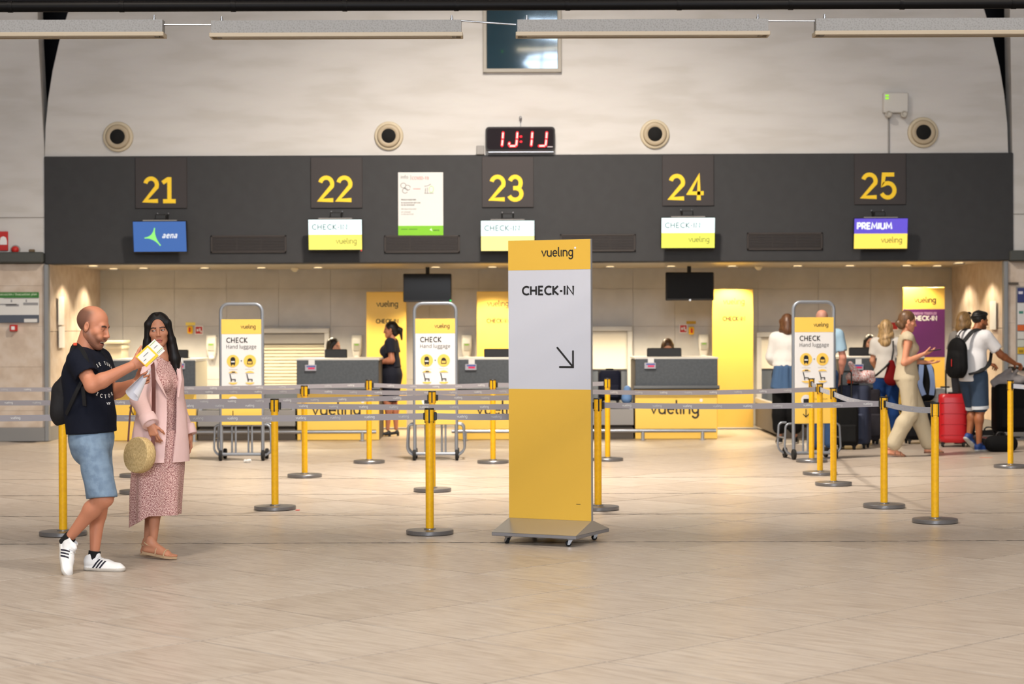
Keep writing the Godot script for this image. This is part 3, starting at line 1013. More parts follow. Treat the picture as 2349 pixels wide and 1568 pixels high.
func three_arms(c: Vector2, s: float) -> PackedVector2Array:
	# a three-armed arrowhead with concave sides
	var tips := [v2(0.16, 0.75), v2(-0.72, -0.1), v2(0.62, -0.75)]
	var o := PackedVector2Array()
	for k in 3:
		var a: Vector2 = tips[k]
		var b: Vector2 = tips[(k + 1) % 3]
		var na := a.orthogonal().normalized() * 0.05
		var nb := b.orthogonal().normalized() * 0.05
		var p0 := a - na
		var p1 := b + nb
		if Vector2(p1 - p0).length() > Vector2(a + na - b + nb).length():
			p0 = a + na
			p1 = b - nb
		for i in 9:
			o.append((c + p0.bezier_interpolate(p0.lerp(v2(0.02, -0.02), 0.6), p1.lerp(v2(0.02, -0.02), 0.6), p1, i / 8.0) * 1.0) * s)
	return o

func notice():
	var w := px(103, DF)
	var h := px(144, DF)
	var t := thing("notice", "white health notice with a green foot strip on the dark band", "notice", pt(965.5, 468, DF) + Vector3(0, 0, 0.004))
	obj("sheet", bxm(Vector3(w, h, 0.02), 0.002, Vector3(0, 0, 0.06)), M.paper, t)
	obj("foot_strip", bxm(Vector3(w, px(22, DF), 0.004), 0.001, Vector3(0, -h / 2 + px(11, DF), 0.071)), mt(Color(0.45, 0.72, 0.1), 0.6), t)
	var z := 0.0725
	var u := func(x: float, y: float) -> Vector3: return Vector3(px(x - 965.5, DF), px(468 - y, DF), z)
	text(t, "lettering", "info |", u.call(932, 413), px(7.5, DF), px(23, DF), M.inkgrey)
	text(t, "lettering", "COVID-19", u.call(965, 413), px(7, DF), px(38, DF), M.red)
	var st := stool()
	for c in [[926, 426], [936, 431], [930, 438]]:
		var p: Vector3 = u.call(c[0], c[1])
		ink(st, [arc(Vector2(p.x, p.y), Vector2(0.036, 0.034), 0, 330, 14)], 0.006, Transform3D(Basis.IDENTITY, Vector3(0, 0, z)), false)
	for l in [[[974, 428], [982, 427], [989, 423]], [[977, 432], [976, 444]], [[981, 431], [981, 444]], [[974, 444], [995, 444]]]:
		var q := []
		for c in l:
			var p: Vector3 = u.call(c[0], c[1])
			q.append(Vector2(p.x, p.y))
		ink(st, [q], 0.006, Transform3D(Basis.IDENTITY, Vector3(0, 0, z)), false)
	obj("drawing", fin(st), M.inkgrey, t)
	st = stool()
	var e: Vector3 = u.call(990, 435)
	ink(st, [arc(Vector2(e.x, e.y), Vector2(0.03, 0.045), 0, 360, 14)], 0.005, Transform3D(Basis.IDENTITY, Vector3(0, 0, z)), false)
	obj("tree_drawing", fin(st), mt(Color(0.5, 0.75, 0.3), 0.6), t)
	obj("red_rule", bxm(Vector3(0.1, 0.006, 0.001), 0.0, u.call(957, 434)), M.red, t)
	text(t, "paragraph", "Hemos mejorado", u.call(921, 461), px(3.2, DF), px(34, DF), M.ink, true, true)
	text(t, "paragraph", "la renovación del aire", u.call(921, 467), px(3.2, DF), px(44, DF), M.ink, true, true)
	text(t, "paragraph", "en la terminal", u.call(921, 472), px(3.2, DF), px(30, DF), M.ink, true, true)
	text(t, "paragraph", "We have improved", u.call(921, 482), px(3.0, DF), px(34, DF), M.inkgrey, false, true)
	text(t, "paragraph", "air renewal", u.call(921, 488), px(3.0, DF), px(21, DF), M.inkgrey, false, true)
	text(t, "paragraph", "in the terminal", u.call(921, 493), px(3.0, DF), px(28, DF), M.inkgrey, false, true)
	for k in 2:
		obj("fine_print", bxm(Vector3(px([15, 20][k], DF), 0.012, 0.001), 0.0, u.call([928, 948][k], 526) + Vector3(0, 0, 0.001)), mt(Color(0.3, 0.5, 0.1), 0.6), t)
	st = stool()
	prism(st, three_arms(Vector2.ZERO, 0.03), 0, 0.001)
	obj("emblem", fin(st), M.white, t, u.call(989, 527) + Vector3(0, 0, 0.002))
	text(t, "brand_lettering", "aena", u.call(1001, 530) + Vector3(0, 0, 0.002), px(3.4, DF), px(13, DF), M.ink, true)

func left_pier_fittings():
	var st: SurfaceTool
	var al := thing("alarm_sign", "red wall sign with a white bell shape above the ledge", "sign", pt(10, 553, DF))
	obj("plate", bxm(Vector3(px(20, DF), px(44, DF), 0.03), 0.004, Vector3(0, 0, 0.04)), M.red, al)
	st = stool()
	var bell := PackedVector2Array([Vector2(-0.05, -0.05), Vector2(0.05, -0.05), Vector2(0.05, 0.0), Vector2(0.035, 0.05), Vector2(0, 0.065), Vector2(-0.035, 0.05), Vector2(-0.05, 0.0)])
	prism(st, bell, 0.0, 0.004)
	obj("bell_shape", fin(st), M.white, al, Vector3(0, 0, 0.056))
	var rb := thing("alarm_bell", "round red alarm sounder on the left ledge", "alarm", pt(37, 573, DF))
	st = stool()
	lathe(st, [[0.05, 0.0], [0.052, 0.03], [0.048, 0.06], [0.03, 0.085], [0.001, 0.09]], 24, false, Transform3D(Basis(Vector3.RIGHT, PI / 2), Vector3(0, 0, 0.02)))
	obj("dome", fin(st), M.red, rb)
	st = stool()
	lathe(st, [[0.066, 0.0], [0.066, 0.02], [0.05, 0.025]], 24, true, Transform3D(Basis(Vector3.RIGHT, PI / 2), Vector3(0, 0, 0.018)))
	obj("base_ring", fin(st), M.grey, rb)
	tag(obj("ledge_box", bxm(Vector3(px(13, DF), px(7, DF), 0.06), 0.01), mt(Color(0.4, 0.33, 0.24), 0.6), null, pt(73, 575, DF - 0.08)), "small brown box lying on the left ledge", "box")
	# evacuation plan
	var u0 := -60.0
	var d := DF
	var c := pt((u0 + 91) / 2, 705, d)
	var w := px(91 - u0, d)
	var h := px(70, d)
	var pl := thing("evacuation_plan", "wide evacuation plan board with green header on the left pier", "sign", c)
	obj("board", bxm(Vector3(w, h, 0.02), 0.003, Vector3(0, 0, 0.03)), M.paper, pl)
	obj("header", bxm(Vector3(w, px(13, d), 0.004), 0.0, Vector3(0, h / 2 - px(6.5, d), 0.041)), mt(Color(0.18, 0.45, 0.17), 0.6), pl)
	text(pl, "lettering", "Plan de evacuación / Evacuation plan", Vector3(px(13, d), h / 2 - px(9, d), 0.044), px(5, d), px(116, d), mt(Color(0.85, 0.9, 0.8), 0.6))
	obj("footer", bxm(Vector3(w, px(18, d), 0.004), 0.0, Vector3(0, -h / 2 + px(9, d), 0.041)), mt(Color(0.3, 0.33, 0.38), 0.6), pl)
	st = stool()
	for q in [[8, 698, 64, 3], [30, 700, 30, 5], [72, 697, 34, 6], [50, 684, 80, 1.2], [28, 690, 3, 6], [62, 690, 3, 6]]:
		box(st, Vector3(px(q[0] - (u0 + 91) / 2, d), px(705 - q[1], d), 0.0415), Vector3(px(q[2], d), px(q[3], d), 0.002))
	obj("plan_drawing", fin(st), mt(Color(0.55, 0.55, 0.56), 0.6), pl)
	obj("legend", bxm(Vector3(px(30, d), px(8, d), 0.002), 0.0, Vector3(px(72 - (u0 + 91) / 2, d), px(705 - 735, d), 0.044)), M.paper, pl)
	var cp := thing("call_point", "small square red fire call point below the evacuation plan", "call point", pt(33.5, 752, d))
	obj("box", bxm(Vector3(px(16, d), px(15, d), 0.08), 0.006, Vector3(0, 0, 0.05)), M.red, cp)
	obj("button", bxm(Vector3(px(8, d), px(8, d), 0.006), 0.002, Vector3(0, 0, 0.092)), M.white, cp)
	# papers taped inside the recess, on both side walls
	for k in 2:
		var x := wx(110, DF) + 0.03 if k == 0 else wx(2312, DF) - 0.03
		var pp := thing("wall_sheet", "white sheets taped to the left side wall of the recess" if k == 0 else "white sheet taped to the right side wall of the recess", "paper sheet", Vector3(x, pt(127, 712 if k == 0 else 730, 28.2).y, -28.45 if k == 0 else -28.5), PI / 2 if k == 0 else -PI / 2)
		obj("sheet", bxm(Vector3(0.36, 0.4, 0.004)), M.paper, pp)
		if k == 0:
			obj("lower_sheet", bxm(Vector3(0.36, 0.3, 0.004), 0.0, Vector3(0.02, -0.37, 0)), M.paper, pp)
	# right pier: column of advertising panels
	var sg := thing("sign_column", "tall sign column of coloured brand panels on the right pier", "sign", pt(2375, 740, d))
	var bw := px(91, d)
	obj("board", bxm(Vector3(bw, px(190, d), 0.03), 0.004, Vector3(0, px(-12, d), 0.03)), M.grey, sg)
	var rows := [[660, 693, Color(0.16, 0.2, 0.42)], [695, 744, Color(0.8, 0.8, 0.8)], [745, 758, Color(0.78, 0.36, 0.12)], [760, 777, Color(0.78, 0.78, 0.76)], [779, 795, Color(0.74, 0.76, 0.72)], [796, 811, Color(0.8, 0.65, 0.1)], [813, 850, Color(0.72, 0.76, 0.78)]]
	for r in rows:
		obj("brand_panel", bxm(Vector3(bw - 0.03, px(r[1] - r[0], d), 0.01), 0.002, Vector3(0, px(740 - (r[0] + r[1]) / 2.0, d), 0.05)), mt(r[2], 0.5), sg)
	for q in [[2339, 671, "ZARA", Color(0.8, 0.8, 0.85)], [2340, 716, "BIC", Color(0.25, 0.5, 0.45)], [2340, 805, "ING", Color(0.55, 0.45, 0.1)]]:
		obj("mark", bxm(Vector3(px(10, d), px(6, d), 0.002), 0.0, Vector3(px(q[0] - 2375, d), px(740 - q[1], d), 0.057)), mt(q[3], 0.6), sg)
	tag(obj("wall_slot", bxm(Vector3(px(22, d), px(4.5, d), 0.02), 0.002), M.brown, null, pt(2325, 650, d - 0.03)), "small dark slot plate at the top of the right pier", "wall plate")

# ---------------------------------------------------------------- inside the recess
func recess_fittings():
	# recessed soffit lamps that wash the rear wall
	var us := [330, 470, 600, 730, 1000, 1130, 1270, 1400, 1540, 1680, 1830, 1950, 2080]
	var nth := ["first", "second", "third", "fourth", "fifth", "sixth", "seventh", "eighth", "ninth", "tenth", "eleventh", "twelfth", "thirteenth"]
	for k in us.size():
		downlight("round recessed downlight in the recess soffit, %s from the left end" % nth[k], Vector3(wx(us[k], 30.0), 2.415, -30.0), 4.6 if us[k] < 1900 else 3.2)
	for k in 4:
		downlight(["front downlight close to the left side wall of the recess", "rear downlight close to the left side wall of the recess", "front downlight close to the right side wall of the recess", "rear downlight close to the right side wall of the recess"][k], Vector3(wx(110, DF) + 0.42 if k < 2 else wx(2312, DF) - 0.45, 2.415, -28.75 if k % 2 == 0 else -30.2), 1.5)
	for k in 2:
		var p := pt([676.0, 1740.0][k], [616.0, 614.0][k], 30.0)
		var sd := thing("smoke_detector", ["small white smoke detector under the soffit near desk 22", "small white smoke detector under the soffit between desks 24 and 25"][k], "smoke detector", Vector3(p.x, 2.425, p.z), 0.0, "smoke detectors under the soffit")
		var st := stool()
		lathe(st, [[0.001, -0.06], [0.03, -0.055], [0.045, -0.03], [0.055, -0.02], [0.055, 0.0]], 20)
		obj("head", fin(st), M.cream, sd)
	# tall yellow panels
	var tp := [[841, 932, 668, "dim mustard check-in panel behind the uniformed staff woman", 0], [1094, 1186, 668, "bright yellow check-in panel left of the tall white and yellow sign", 0], [1634, 1727, 665, "bright yellow check-in panel right of desk 24", 0], [2071, 2166, 662, "yellow and purple premium check-in panel near the red suitcase", 1]]
	for k in 4:
		var q = tp[k]
		var d := DB - 0.28
		var b := fl((q[0] + q[1]) / 2.0, 983)
		d = -b.z
		var w := px(q[1] - q[0], d)
		var h := pt(1174, q[2], d).y
		var t := thing("banner_panel", q[3], "sign panel", Vector3(pt((q[0] + q[1]) / 2.0, 740, d).x, 0, -d), 0.0, "tall yellow panels behind the desks")
		obj("panel", bxm(Vector3(w, h, 0.08), 0.006, Vector3(0, h / 2, 0)), M.brand, t)
		obj("foot", bxm(Vector3(w + 0.12, 0.025, 0.3), 0.006, Vector3(0, 0.0125, 0)), M.grey, t)
		var z := 0.042
		obj("brand_lettering", word_mesh("vueling", px(50, d), px(13.4, d), 0.13), M.ink, t, Vector3(px(3, d), pt(1174, [702, 702, 699, 697][k], d).y, z))
		if q[4] == 0:
			obj("lettering", word_mesh("CHECK-IN", px(52, d), px(9.5, d), 0.2, false, 0.05), M.ink, t, Vector3(px(2.5, d), pt(1174, [740, 740, 737, 0][k], d).y, z))
		else:
			var y1 := pt(1174, 712, d).y
			var y0 := pt(1174, 822, d).y
			obj("purple_field", bxm(Vector3(w + 0.002, y1 - y0, 0.01), 0.002, Vector3(0, (y0 + y1) / 2, 0.038)), M.purple, t)
			obj("lettering", word_mesh("CHECK-IN", px(60, d), px(10.5, d), 0.24, false, 0.05), M.white, t, Vector3(px(0, d), pt(1174, 738, d).y, z + 0.003))
			text(t, "small_lettering", "PREMIUM TIMEFLEX", Vector3(px(-1, d), pt(1174, 725, d).y, z + 0.003), px(6, d), px(60, d), mt(Color(0.75, 0.6, 0.75), 0.6), true)
	# hanging televisions
	for k in 2:
		var d := 29.6
		var u: float = [980.5, 1582.0][k]
		var v: float = [660.0, 656.5][k]
		var t := thing("television", ["black hanging television left of the tall sign", "black hanging television above desk 24"][k], "television", pt(u, v, d), deg_to_rad(2 if k == 1 else 0), "televisions hung from the soffit")
		var w := px(111, d)
		var h := px(65, d)
		obj("case", bxm(Vector3(w, h, 0.07), 0.012), mt(Color(0.03, 0.028, 0.028), 0.35), t)
		obj("glass", bxm(Vector3(w - 0.03, h - 0.04, 0.004), 0.001, Vector3(0, 0.006, 0.036)), mt(Color(0.015, 0.013, 0.013), 0.15), t)
		var st := stool()
		tube(st, [Vector3(0.0, h / 2 - 0.02, -0.06), Vector3(0.0, 2.42 - t.position.y, -0.06)], 0.03, 10)
		box(st, Vector3(0, 0, -0.05), Vector3(0.2, 0.2, 0.06), 0.005)
		obj("hanging_pole", fin(st), M.black, t)
		st = stool()
		ball(st, Vector3(w / 2 - 0.015 if k == 0 else 0.0, -h / 2 + 0.006 if k == 1 else -h / 2 + 0.02, 0.04), Vector3.ONE * 0.014, 8, 6)
		obj("power_light", fin(st), glow(Color(0.2, 1.0, 0.5) if k == 0 else Color(1, 1, 1), 1.0), t)
	# sanitiser dispensers
	var sp := [[487, 795, "white soap dispenser on the panel wall near the leftmost luggage sign"], [819.5, 795, "white soap dispenser beside the mustard panel"], [1071, 795, "white soap dispenser beside the middle luggage sign"], [1613, 793, "white soap dispenser beside desk 24's yellow panel"]]
	var first = null
	for s in sp:
		var p := pt(s[0], s[1], DB)
		if first == null:
			first = thing("soap_dispenser", s[2], "dispenser", p, 0.0, "white dispensers on the panel wall")
			var st := stool()
			var rings := []
			for r in [[0.17, 0.13, 0.1], [0.18, 0.155, 0.12], [0.1, 0.16, 0.13], [0.0, 0.155, 0.14], [-0.1, 0.135, 0.12], [-0.15, 0.11, 0.1]]:
				var o := PackedVector3Array()
				for q in round_rect(r[1], r[2], 0.035, 4):
					o.append(Vector3(q.x, r[0], q.y + r[2] / 2))
				rings.append(o)
			loft(st, rings)
			obj("cover", fin(st), mt(Color(0.9, 0.9, 0.88), 0.3), first)
			obj("label_field", bxm(Vector3(0.1, 0.11, 0.004), 0.0, Vector3(0, 0.0, 0.141)), mt(Color(0.68, 0.68, 0.64), 0.5), first)
			obj("green_mark", bxm(Vector3(0.065, 0.022, 0.004), 0.0, Vector3(0, 0.035, 0.144)), mt(Color(0.5, 0.72, 0.25), 0.5), first)
			st = stool()
			ball(st, Vector3(0, -0.165, 0.07), Vector3(0.05, 0.04, 0.05), 12, 8)
			obj("nozzle", fin(st), M.white, first)
		else:
			dup(first, p, 0.0, s[2])
	# emergency stops with their signs
	for k in 2:
		var u: float = [437.0, 1585.5][k]
		var v: float = [756.0, 758.0][k]
		var su: float = [456.5, 1567.5][k]
		var side := ["left of the leftmost luggage sign", "beside the hanging television of desk 24"][k] as String
		var t := thing("stop_switch", "yellow emergency switch with red knob " + side, "switch", pt(u, v, DB), 0.0, "yellow switches on the panel wall")
		obj("box", bxm(Vector3(px(12, DB), px(18, DB), 0.07), 0.015, Vector3(0, 0, 0.035)), M.yellow, t)
		obj("knob", bxm(Vector3(px(4.5, DB), px(11, DB), 0.04), 0.01, Vector3(0, 0, 0.085)), mt(Color(0.85, 0.2, 0.05), 0.5), t)
		tag(obj("switch_label", bxm(Vector3(px(22, DB), px(7, DB), 0.006)), mt(Color(0.92, 0.85, 0.4) if k == 0 else Color(0.72, 0.58, 0.12), 0.6), null, pt(u, [742.5, 739.5][k], DB - 0.003)), "narrow yellow label above the switch " + side, "label")
		var g := thing("fire_sign", "red and white square fire sign " + side, "sign", pt(su, [757.0, 753.5][k], DB), 0.0, "red fire signs on the panel wall")
		obj("plate", bxm(Vector3(px(19, DB), px(20, DB), 0.006), 0.001, Vector3(0, 0, 0.003)), M.white, g)
		obj("red_field", bxm(Vector3(px(15, DB), px(16, DB), 0.003), 0.0, Vector3(0, 0, 0.007)), M.red, g)
		var st := stool()
		box(st, Vector3(-0.02, 0.0, 0.01), Vector3(0.03, 0.035, 0.003))
		box(st, Vector3(0.015, 0.008, 0.01), Vector3(0.022, 0.045, 0.003))
		box(st, Vector3(0.033, -0.022, 0.01), Vector3(0.02, 0.03, 0.003))
		obj("pictogram", fin(st), M.white, g)
	# baggage hatches in the rear wall
	hatch(602, 745, 762, 0, "slatted cream roller hatch left of desk 22")
	hatch(1357, 1438, 760, 1, "white closed baggage hatch left of desk 24")
	hatch(1745, 1832, 775, 1, "white closed baggage hatch behind the rightmost luggage sign")
	var pd := thing("cream_cabinet", "cream pedestal cabinet with a projecting top behind the leftmost desk", "cabinet", Vector3(wx(265, 30.6), 0, -30.6))
	obj("body", bxm(Vector3(px(36, 30.6), 1.3, 0.5), 0.01, Vector3(px(4, 30.6), 0.65, 0)), M.cream, pd)
	obj("top", bxm(Vector3(px(50, 30.6), 0.05, 0.6), 0.01, Vector3(0, 1.33, 0)), M.cream, pd)
	obj("cornice", bxm(Vector3(px(40, 30.6), 0.05, 0.54), 0.01, Vector3(px(4, 30.6), 1.25, 0)), M.cream, pd)

func hatch(u0: float, u1: float, v0: float, kind: int, label: String):
	var d := DB
	var w := px(u1 - u0, d)
	var y1 := pt(1174, v0, d).y
	var t := thing("baggage_hatch", label, "hatch", Vector3(wx((u0 + u1) / 2, d), 0, -d), 0.0, "baggage hatches in the panel wall")
	var st := stool()
	for s in [-1, 1]:
		box(st, Vector3(s * (w / 2 + 0.04), y1 / 2, 0.06), Vector3(0.08, y1, 0.12), 0.008)
	box(st, Vector3(0, y1 + 0.04, 0.06), Vector3(w + 0.16, 0.08, 0.12), 0.008)
	obj("frame", fin(st), M.panel, t)
	var ys := pt(1174, 893 if kind == 0 else 848, d).y
	if kind == 0:
		obj("shutter_box", bxm(Vector3(w, 0.16, 0.08), 0.01, Vector3(0, y1 - 0.085, 0.05)), M.grey, t)
		var n := 14
		for j in n:
			obj("slat", bxm(Vector3(w, (y1 - 0.165 - ys) / n - 0.008, 0.03), 0.01), M.cream, t, Vector3(0, ys + (j + 0.5) * (y1 - 0.165 - ys) / n, 0.035))
	else:
		obj("shutter", bxm(Vector3(w, y1 - ys - 0.01, 0.04), 0.006, Vector3(0, (y1 + ys) / 2, 0.04)), mt(Color(0.85, 0.83, 0.78), 0.5), t)
	obj("curtain", bxm(Vector3(w, ys - 0.02, 0.02), 0.002, Vector3(0, ys / 2, 0.02)), mt(Color(0.33, 0.36, 0.41), 0.6), t)

# ---------------------------------------------------------------- desks, conveyors and bumper rails
func counters():
	var desks := [[258, 447, "leftmost check-in desk behind the couple", 398, 432], [680, 868, "staffed yellow check-in desk beside the mustard panel", 745, 796], [1050, 1240, "yellow check-in desk partly hidden by the tall sign", 1110, 1172], [1457, 1646, "yellow check-in desk right of the tall sign", 1484, 1563], [1930, 2120, "check-in desk behind the travellers at right", 1947, 2002]]
	for k in 5:
		var q = desks[k]
		var d := DF
		var u: float = (q[0] + q[1]) / 2.0
		var w := px(q[1] - q[0], d)
		var t := thing("check_in_desk", q[2], "desk", Vector3(wx(u, d), 0, -d), 0.0, "check-in desks under the band")
		var yl := 0.72
		var yt := 1.1
		obj("front", bxm(Vector3(w, yl - 0.04, 0.06), 0.006, Vector3(0, (yl - 0.04) / 2, -0.07)), M.brand, t)
		obj("upper_front", bxm(Vector3(w, yt - yl - 0.01, 0.05), 0.006, Vector3(0, (yt + yl) / 2 + 0.005, -0.02)), M.slate, t)
		var st := stool()
		prism(st, PackedVector2Array([Vector2(0.06, -0.03), Vector2(0.075, -0.01), Vector2(0.06, 0.025), Vector2(-0.04, 0.025), Vector2(-0.05, -0.03)]), -w / 2 - 0.02, w / 2 + 0.02, Transform3D(Basis(Vector3.UP, -PI / 2), Vector3(0, yl - 0.01, 0)))
		obj("ledge", fin(st), mt(Color(0.22, 0.24, 0.26), 0.45), t)
		obj("worktop", bxm(Vector3(w + 0.02, 0.03, 1.1), 0.006, Vector3(0, yt + 0.005, -0.55)), mt(Color(0.78, 0.77, 0.74), 0.4), t)
		for s in [-1, 1]:
			obj("side", bxm(Vector3(0.04, yt - 0.02, 1.02), 0.005, Vector3(s * (w / 2 - 0.022), (yt - 0.02) / 2, -0.6)), M.cream if k == 0 else M.brown, t)
		obj("plinth", bxm(Vector3(w - 0.02, 0.06, 0.02), 0.0, Vector3(0, 0.03, -0.11)), M.brown, t)
		obj("brand_lettering", word_mesh("vueling", px(115, d), px(31, d), 0.13), M.ink, t, Vector3(px([0, -3, 4, -3, 0][k], d), 0.345, -0.038))
		st = stool()
		flat_disc(st, Vector3(px(57, d), 0.35 + px(30, d), -0.037), 0.022)
		obj("brand_dot", fin(st), M.white, t)
		# the monitor stands on the worktop, the card holder is stuck on the front
		var mw := px(q[4] - q[3], 28.4)
		var mo := thing("monitor", "black monitor back on the " + String(q[2]), "monitor", Vector3(wx((q[3] + q[4]) / 2.0, 28.4), yt + 0.02, -28.4), 0.0, "monitors on the desks")
		obj("case", bxm(Vector3(mw, 0.2, 0.05), 0.012, Vector3(0, 0.02, 0)), M.black, mo)
		obj("stand", bxm(Vector3(0.08, 0.1, 0.03), 0.006, Vector3(0, 0.05, -0.04)), M.black, mo)
		obj("foot", bxm(Vector3(0.22, 0.012, 0.16), 0.004, Vector3(0, 0.006, -0.05)), M.black, mo)
		var cu: float = [412, 713, 1080, 1491, 1967][k]
		var cv: float = [836, 840, 838, 835, 838][k]
		var ch := thing("card_holder", "leaflet holder on the " + String(q[2]), "leaflet holder", pt(cu, cv, d) + Vector3(0, 0, 0.01), 0.0, "leaflet holders on the desks")
		obj("tray", bxm(Vector3(px(26, d), px(14, d), 0.03), 0.004, Vector3(0, -0.02, 0.015)), mt(Color(0.62, 0.62, 0.66), 0.3), ch)
		obj("leaflet", bxm(Vector3(px(14, d), px(14, d), 0.004), 0.0, Vector3(px(2, d), 0.05, 0.008)), M.paper, ch)
		obj("blue_print", bxm(Vector3(px(20, d), px(3, d), 0.002), 0.0, Vector3(px(1, d), 0.0, 0.031)), mt(Color(0.25, 0.32, 0.6), 0.5), ch)
		obj("red_print", bxm(Vector3(px(15, d), px(4, d), 0.002), 0.0, Vector3(px(2, d), -0.026, 0.031)), mt(Color(0.8, 0.12, 0.35), 0.5), ch)
	# baggage scales beside the desks
	for q in [[452, 676, "grey baggage scale conveyor left of the staffed desk"], [1246, 1453, "grey baggage scale conveyor between the tall sign and its right-hand desk"], [1782, 1925, "grey baggage scale conveyor behind the rightmost luggage sign"]]:
		var d := DF + 0.05
		var w := px(q[1] - q[0], d)
		var t := thing("baggage_conveyor", q[2], "conveyor", Vector3(wx((q[0] + q[1]) / 2.0, d), 0, -d), 0.0, "baggage conveyors between the desks")
		obj("side_panel", bxm(Vector3(w, 0.22, 0.05), 0.006, Vector3(0, 0.3, -0.03)), M.grey, t)
		obj("body", bxm(Vector3(w - 0.02, 0.36, 2.5), 0.01, Vector3(0, 0.22, -1.32)), M.brown, t)
		obj("belt", bxm(Vector3(w - 0.1, 0.02, 2.5), 0.006, Vector3(0, 0.41, -1.32)), mt(Color(0.22, 0.23, 0.25), 0.7), t)
		for s in [-1, 1]:
			obj("guide_rail", bxm(Vector3(0.06, 0.08, 2.5), 0.01, Vector3(s * (w / 2 - 0.03), 0.43, -1.32)), M.alu, t)
		obj("plinth", bxm(Vector3(w, 0.15, 0.04), 0.004, Vector3(0, 0.075, -0.05)), M.brown, t)
	# bumper rails along the desks
	var rails := [[408, 862, [444, 693, 830], "silver bumper rail in front of the two desks at left"], [1035, 1250, [1066], "silver bumper rail in front of the half-hidden desk"], [1340, 1642, [1474, 1611], "silver bumper rail in front of the desk right of the sign"]]
	for q in rails:
		var d := DF - 0.16
		var t := thing("bumper_rail", q[3], "rail", Vector3(wx((q[0] + q[1]) / 2.0, d), 0, -d), 0.0, "bumper rails before the desks")
		var st := stool()
		tube(st, [Vector3(-px(q[1] - q[0], d) / 2, 0.125, 0), Vector3(px(q[1] - q[0], d) / 2, 0.125, 0)], 0.026, 12)
		obj("rail", fin(st), M.steel, t)
		for u in q[2]:
			st = stool()
			tube(st, [Vector3(wx(u, d) - t.position.x, 0.0, 0), Vector3(wx(u, d) - t.position.x, 0.12, 0)], 0.024, 12)
			lathe(st, [[0.045, 0.0], [0.045, 0.01], [0.025, 0.014]], 16, true, Transform3D(Basis.IDENTITY, Vector3(wx(u, d) - t.position.x, 0, 0)))
			obj("post", fin(st), M.alu, t)

func downlight(label: String, at: Vector3, energy: float):
	var t := thing("downlight", label, "lamp", at, 0.0, "downlights in the recess soffit")
	var st := stool()
	lathe(st, [[0.06, 0.0], [0.085, -0.006], [0.09, 0.006]], 24, true)
	obj("trim_ring", fin(st), M.alu, t)
	st = stool()
	lathe(st, [[0.001, -0.001], [0.058, -0.001], [0.058, 0.01]], 20, true)
	obj("lens", fin(st), glow(Color(1.0, 0.87, 0.66), 3.5), t)
	var l := SpotLight3D.new()
	l.name = "down_beam"
	l.position = Vector3(0, -0.04, 0)
	l.rotation.x = -PI / 2 - deg_to_rad(6)
	l.light_color = Color(1.0, 0.92, 0.78)
	l.light_energy = energy
	l.spot_range = 40.0
	l.spot_attenuation = 2.0
	l.spot_angle = 62.0
	l.spot_angle_attenuation = 0.35
	l.light_size = 0.05
	l.shadow_enabled = true
	t.add_child(l)

# ---------------------------------------------------------------- belt barriers
func make_stanchion(label: String) -> Node3D:
	var t := thing("belt_stanchion", label, "stanchion", Vector3.ZERO, 0.0, "yellow belt stanchions of the queue lanes")
	var st := stool()
	lathe(st, [[0.12, 0.0], [0.176, 0.002], [0.18, 0.006], [0.18, 0.028], [0.176, 0.033], [0.06, 0.037], [0.045, 0.037]], 40)
	obj("base", fin(st), mt(Color(0.5, 0.5, 0.51), 0.32, 0.7), t)
	st = stool()
	lathe(st, [[0.046, 0.034], [0.046, 0.042], [0.036, 0.046]], 24)
	obj("collar", fin(st), M.steel, t)
	st = stool()
	lathe(st, [[0.031, 0.03], [0.031, 0.855]], 24)
	obj("post", fin(st), M.post, t)
	st = stool()
	lathe(st, [[0.031, 0.85], [0.0345, 0.855], [0.0345, 0.95]], 24)
	obj("head", fin(st), M.post, t)
	st = stool()
	lathe(st, [[0.001, 0.955], [0.034, 0.955], [0.037, 0.951], [0.037, 0.946], [0.0346, 0.944]], 24)
	obj("cap", fin(st), M.black, t)
	for k in 4:
		st = stool()
		var b := Basis(Vector3.UP, PI / 2 * k)
		box(st, Vector3(0, 0.895, 0.0335), Vector3(0.0125, 0.104, 0.007), 0.003, Transform3D(b, Vector3.ZERO))
		obj("slot", fin(st), M.black, t)
	return t

